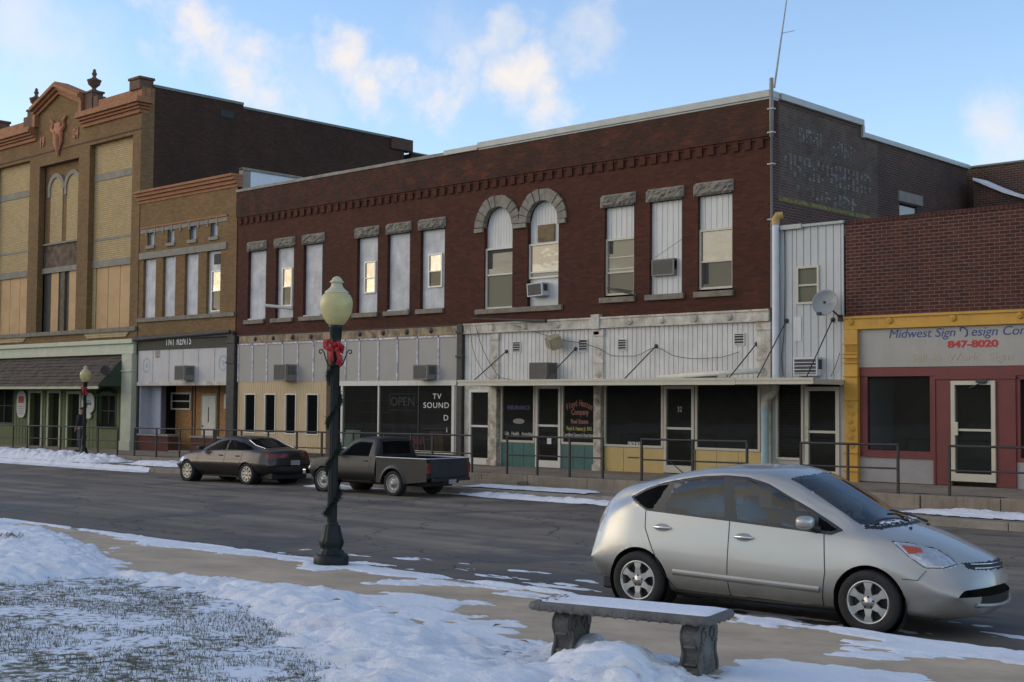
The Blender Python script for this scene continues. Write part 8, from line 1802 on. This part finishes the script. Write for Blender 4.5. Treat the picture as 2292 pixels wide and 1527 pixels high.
# corner conduit and roof aerial
xc_ = fx(1728, 500, D - .06)
cd = thing('conduit', 'thin grey conduit pole climbing the corner of the red block past the roof', 'pole', (xc_, D - .08, 4.5)); b = MB(); b.tube([(xc_, D - .08, 4.6), (xc_, D - .08, 8.9), (xc_, D - .08, 8.92), (xc_, D - .08, 10.4)], [.030, .030, .055, .055], 10)
b.build('pole', mat('grey_galvanised', (.24, .25, .24), .5, metal=.4), cd); b = MB()
for zz in (9.0, 9.6, 8.2, 6.8): b.bbox(xc_ - .09, xc_ + .09, D - .145, D - .02, zz, zz + .035, .004)
b.build('bracket', M_COPING, cd)
A = PY(1733, 196, D + .25); Bp = PY(1765, -30, D + 1.0); ae = thing('aerial_mast', 'thin leaning aerial mast rising from the roof corner out of frame', 'aerial', tuple(A)); b = MB(); b.tube([A, (A + Bp) / 2, Bp], [.03, .022, .014], 8); b.build('mast', M_STEEL, ae)
Cq = PY(1754, 74, D + .7); b = MB(); b.tube([Cq + Vector((-.02, 0, 0)), Cq + Vector((.32, 0, 0))], .009, 5); b.build('crossbar', M_STEEL, ae)
# poles and pipes lying about
def rodthing(name, label, cat, pts, r_, m, group=None, hollow=False):
    b = MB(); b.tube(pts, r_, 10, cap=not hollow)
    o = b.build(name, m, None, tuple(pts[0])); tag(o, label, cat, group)
    if hollow: o.modifiers.new('s', 'SOLIDIFY').thickness = .008
    return o
P1, P2 = PY(1056, 713, D - .12), PY(1222, 719, D - .45); rodthing('pole', 'black tapering pole jutting out above the white beam', 'pole', [P1, (P1 + P2) / 2, P2], [.02, .03, .055], M_DKIRON)
P1, P2 = PY(1360, 645, D - .05), PY(1424, 656, D - .75); P2.z -= .05; rodthing('pole', 'black iron arm jutting from the sill beside the fully boarded window', 'pole', [P1, P2], .028, M_DKIRON)
P1, P2 = PY(655, 690, D + .08), PY(594, 684, D - .5); rodthing('pipe', 'short white pipe jutting out at a small sash window sill', 'pipe', [P1, P2], .06, M_WHITE, None)
pg = 'white pipes lying on the canopy'
for (a, b_, lab, r_) in (((1500, 846), (1711, 829), 'longest white pipe lying tilted on the canopy with its open end out', .07), ((1470, 850), (1608, 846), 'short white pipe low on the canopy, its open end at the joint', .05), ((1520, 851), (1628, 847), 'second short white pipe beside the canopy joint', .05)):
    P1, P2 = PY(a[0], a[1], D - .95), PY(b_[0], b_[1], D - .95); P1.z = max(P1.z, 2.88); P2.z = max(P2.z, 2.88); rodthing('pipe', lab, 'pipe', [P1, P2], r_, M_WHITE, pg, True)

# green shop signs
M_SIGNW = mat('white_sign_board', (.55, .53, .48), .7, noise=.08)
def ovalsign(label, px, py, wpx, hpx, dec):
    P_ = PY(px, py, D - .08); a = (fx(px + wpx / 2, py) - fx(px - wpx / 2, py)) / 2; h = (fz(px, py - hpx / 2) - fz(px, py + hpx / 2)) / 2
    t = thing('hanging_sign', label, 'sign', tuple(P_)); b = MB(); b.prism([(P_.x + a * math.copysign(abs(math.cos(q)) ** .7, math.cos(q)), P_.z + h * math.copysign(abs(math.sin(q)) ** .7, math.sin(q))) for q in np.linspace(0, 2 * math.pi, 28, endpoint=False)], D - .10, D - .06); b.build('board', M_SIGNW, t)
    dec(t, P_, a, h)
def dec1(t, P_, a, h):
    b = MB(); b.box(P_.x - a * .6, P_.x + a * .6, D - .108, D - .101, P_.z + h * .1, P_.z + h * .6); b.build('emblem', mat('red_panel', (.42, .06, .05), .7, noise=.3, nscale=20), t)
    b = MB()
    for k in range(4): b.box(P_.x - a * .55, P_.x + a * .55, D - .108, D - .101, P_.z - h * (.15 + .17 * k), P_.z - h * (.19 + .17 * k))
    b.build('lettering', mat('grey_small_print', (.25, .24, .23), .8), t)
ovalsign('tall white oval sign with a red square left of the green doors', 48, 905, 20, 60, dec1)
def dec2(t, P_, a, h):
    b = MB(); b.box(P_.x - a * .6, P_.x + a * .6, D - .108, D - .101, P_.z - h * .2, P_.z + h * .05); b.build('lettering', mat('teal_small_print', (.05, .18, .15), .8, noise=.4, nscale=30), t)
    b = MB(); b.box(P_.x - a * .5, P_.x + a * .5, D - .108, D - .101, P_.z + h * .15, P_.z + h * .24); b.build('lettering', mat('grey_small_print2', (.2, .2, .2), .8, noise=.4, nscale=30), t)
ovalsign('white scalloped sign with teal lettering behind the far lamp', 197, 902, 28, 46, dec2)
ovalsign('small white heart sign under the scalloped sign', 198, 931, 12, 12, lambda *a: None)
# evergreen swags over and under the right green-shop window
for lab, px, py, wpx, kk in (('dark evergreen swag over the right green shop window', 238, 878, 44, 1), ('dark planter greenery under the right green shop window', 236, 958, 34, 0)):
    P_ = PY(px, py, D - .12); w_ = fx(px + wpx / 2, py) - fx(px - wpx / 2, py); b = MB(); b.recalc = False
    for i in range(500):
        u = random.uniform(-.5, .5); c = Vector((P_.x + u * w_, D - .12 + random.uniform(-.05, .05), P_.z + (.12 - .5 * u * u * (1 if kk else .4)) + random.gauss(0, .04))); d_ = Vector((random.gauss(0, 1), random.gauss(0, .6), random.gauss(0, 1))).normalized(); b.add([c - d_.orthogonal() * .01, c + d_.orthogonal() * .01, c + d_ * .08], [(0, 1, 2)])
    o = b.build('evergreen_swag', bpy.data.materials['evergreen_garland'], None, tuple(P_)); tag(o, lab, 'garland')

# ---------------------------------------------------------------- person walking past the green shop
def skin(name, verts, edges, m, parent, sub=2, root=0):
    me = bpy.data.meshes.new(name); me.from_pydata([v[:3] for v in verts], edges, []); o = bpy.data.objects.new(name, me); SC.collection.objects.link(o)
    o.modifiers.new('s', 'SKIN'); me.skin_vertices[0].data[root].use_root = True
    for i, v in enumerate(verts): me.skin_vertices[0].data[i].radius = (v[3], v[4] if len(v) > 4 else v[3])
    o.modifiers.new('u', 'SUBSURF').levels = sub; o.modifiers['u'].render_levels = sub
    dg = bpy.context.evaluated_depsgraph_get(); m2 = bpy.data.meshes.new_from_object(o.evaluated_get(dg)); bpy.data.objects.remove(o); m2.name = name
    m2.polygons.foreach_set('use_smooth', [True] * len(m2.polygons)); m2.materials.clear(); m2.materials.append(m); n = bpy.data.objects.new(name, m2); SC.collection.objects.link(n)
    if parent: n.parent = parent; ORG[n.name] = (0, 0, 0)
    return n
def person():
    px_ = PY(180, 1018, 26.6); r = thing('person', 'person in a black jacket and grey jeans standing behind the far lamp post', 'person', (px_.x, 26.6, ZW(px_.x, 26.6)), rad(-60), None, local=True)
    SK = mat('skin_tone', (.42, .24, .17), .6); JK = mat('black_jacket', (.018, .020, .022), .85, noise=.2); JN = mat('blue_grey_jeans', (.06, .075, .10), .9, noise=.25, nscale=9); HR = mat('brown_hair', (.05, .028, .018), .8)
    V = [(0, 0, .95, .13, .10), (0, 0, 1.12, .12, .09), (0, 0, 1.32, .15, .10), (0, .0, 1.46, .09, .07), (0, -.01, 1.53, .048), (0, -.015, 1.60, .062, .07), (0, -.02, 1.68, .078, .09), (0, -.01, 1.76, .06, .07),
         (.10, 0, .86, .085), (.11, -.02, .50, .058), (.10, .02, .10, .04), (.11, -.10, .04, .035, .03), (-.10, 0, .86, .085), (-.10, .05, .50, .058), (-.10, .10, .10, .04), (-.11, -.02, .04, .035, .03),
         (.19, 0, 1.41, .06), (.25, .02, 1.16, .045), (.22, -.10, .95, .034), (.21, -.13, .87, .03, .018), (-.19, 0, 1.41, .06), (-.27, .0, 1.17, .045), (-.18, -.16, 1.05, .034), (-.13, -.22, 1.03, .03, .018)]
    E = [(0, 1), (1, 2), (2, 3), (3, 4), (4, 5), (5, 6), (6, 7), (0, 8), (8, 9), (9, 10), (10, 11), (0, 12), (12, 13), (13, 14), (14, 15), (2, 16), (16, 17), (17, 18), (18, 19), (2, 20), (20, 21), (21, 22), (22, 23)]
    body_ = skin('body', V, E, SK, r)
    for (hx, hy, hz, dx, dy, dz) in ((.21, -.13, .87, 0, -.3, -1), (-.13, -.22, 1.03, .8, -.6, -.1)):
        d = Vector((dx, dy, dz)).normalized(); s_ = d.orthogonal().normalized(); b = MB()
        for k, l in enumerate((.065, .075, .07, .055)): o_ = s_ * (k - 1.5) * .017; b.tube([Vector((hx, hy, hz)) + o_, Vector((hx, hy, hz)) + o_ + d * l * .6 , Vector((hx, hy, hz)) + o_ + d * l + Vector((0, -.012, 0))], [.009, .008, .006], 6)
        b.tube([Vector((hx, hy, hz)) + s_ * .02, Vector((hx, hy, hz)) + s_ * .045 + d * .03], [.010, .007], 6); b.build('fingers', SK, r)
    b = MB(); b.lathe([(0, .0), (.011, .01), (.016, .03)], (0, -.118, 1.655), 8); b.tube([(-.022, -.098, 1.632), (.022, -.098, 1.632)], .006, 6); b.build('nose_and_mouth', SK, r)
    for s in (-1, 1): b = MB(); b.lathe([(0, -.009), (.008, -.006), (.009, 0)], (s * .030, -.098, 1.70), 8, axis='Y'); b.build('eye', M_BLACKP, r); b = MB(); b.lathe([(0, .012 * s), (.02, .006 * s), (.022, 0)], (s * .078, -.01, 1.68), 10, axis='X'); b.build('ear', SK, r)
    skin('jacket', [(0, 0, .90, .165, .13), (0, 0, 1.12, .15, .125), (0, 0, 1.32, .175, .13), (0, 0, 1.45, .12, .10), (0, -.005, 1.51, .07), (.19, 0, 1.41, .08), (.26, .02, 1.16, .062), (.225, -.09, .97, .05), (-.19, 0, 1.41, .08), (-.28, 0, 1.17, .062), (-.20, -.14, 1.06, .05)], [(0, 1), (1, 2), (2, 3), (3, 4), (2, 5), (5, 6), (6, 7), (2, 8), (8, 9), (9, 10)], JK, r)
    skin('jeans', [(0, 0, .93, .145, .115), (.095, 0, .84, .10), (.11, -.02, .50, .075), (.10, .02, .10, .062), (-.095, 0, .84, .10), (-.10, .05, .50, .075), (-.10, .10, .10, .062)], [(0, 1), (1, 2), (2, 3), (0, 4), (4, 5), (5, 6)], JN, r)
    skin('hair', [(0, .02, 1.66, .085, .085), (0, .015, 1.73, .092, .10), (0, .0, 1.78, .075, .09)], [(0, 1), (1, 2)], HR, r)
    for (x, y) in ((.105, -.03), (-.105, .05)): b = MB(); b.bbox(x - .05, x + .05, y - .14, y + .12, 0, .09, .03); b.build('shoe', M_BLACKP, r)
person()
# a few dead leaves and twigs on the near snow
M_LEAF = mat('dead_leaf', (.26, .15, .07), .8, noise=.2)
for i, (px, py, lab) in enumerate([(752, 1385, 'pale brown leaf on the snow bank left of the bench'), (1112, 1448, 'thin twig on the snow below the sidewalk patch'), (1172, 1487, 'curled dark leaf on the snow just left of the bench')]):
    p = PG(px, py); b = MB(); L_ = .05 + .01 * i; b.add([(-L_, 0, .17), (0, .018, .185), (L_, 0, .175), (0, -.018, .18)], [(0, 1, 2, 3)]); o = b.build('leaf', M_LEAF, None); o.location = (p.x, p.y, p.z - .01); o.rotation_euler = (0, 0, i * 1.3 + .4); tag(o, lab, 'leaf')
p = PG(20, 1221); b = MB(); b.recalc = False
for i in range(60): a = random.uniform(0, 6.28); l = random.uniform(.05, .2); q = Vector((random.gauss(0, .15), random.gauss(0, .1), .08)); b.tube([q, q + Vector((math.cos(a) * l * .6, math.sin(a) * l * .6, l * .5))], .003, 4)
o = b.build('dead_plant', mat('dead_stems', (.16, .09, .06), .9), None); o.location = p; tag(o, 'tuft of dead reddish stems in the left snow bank', 'plant')
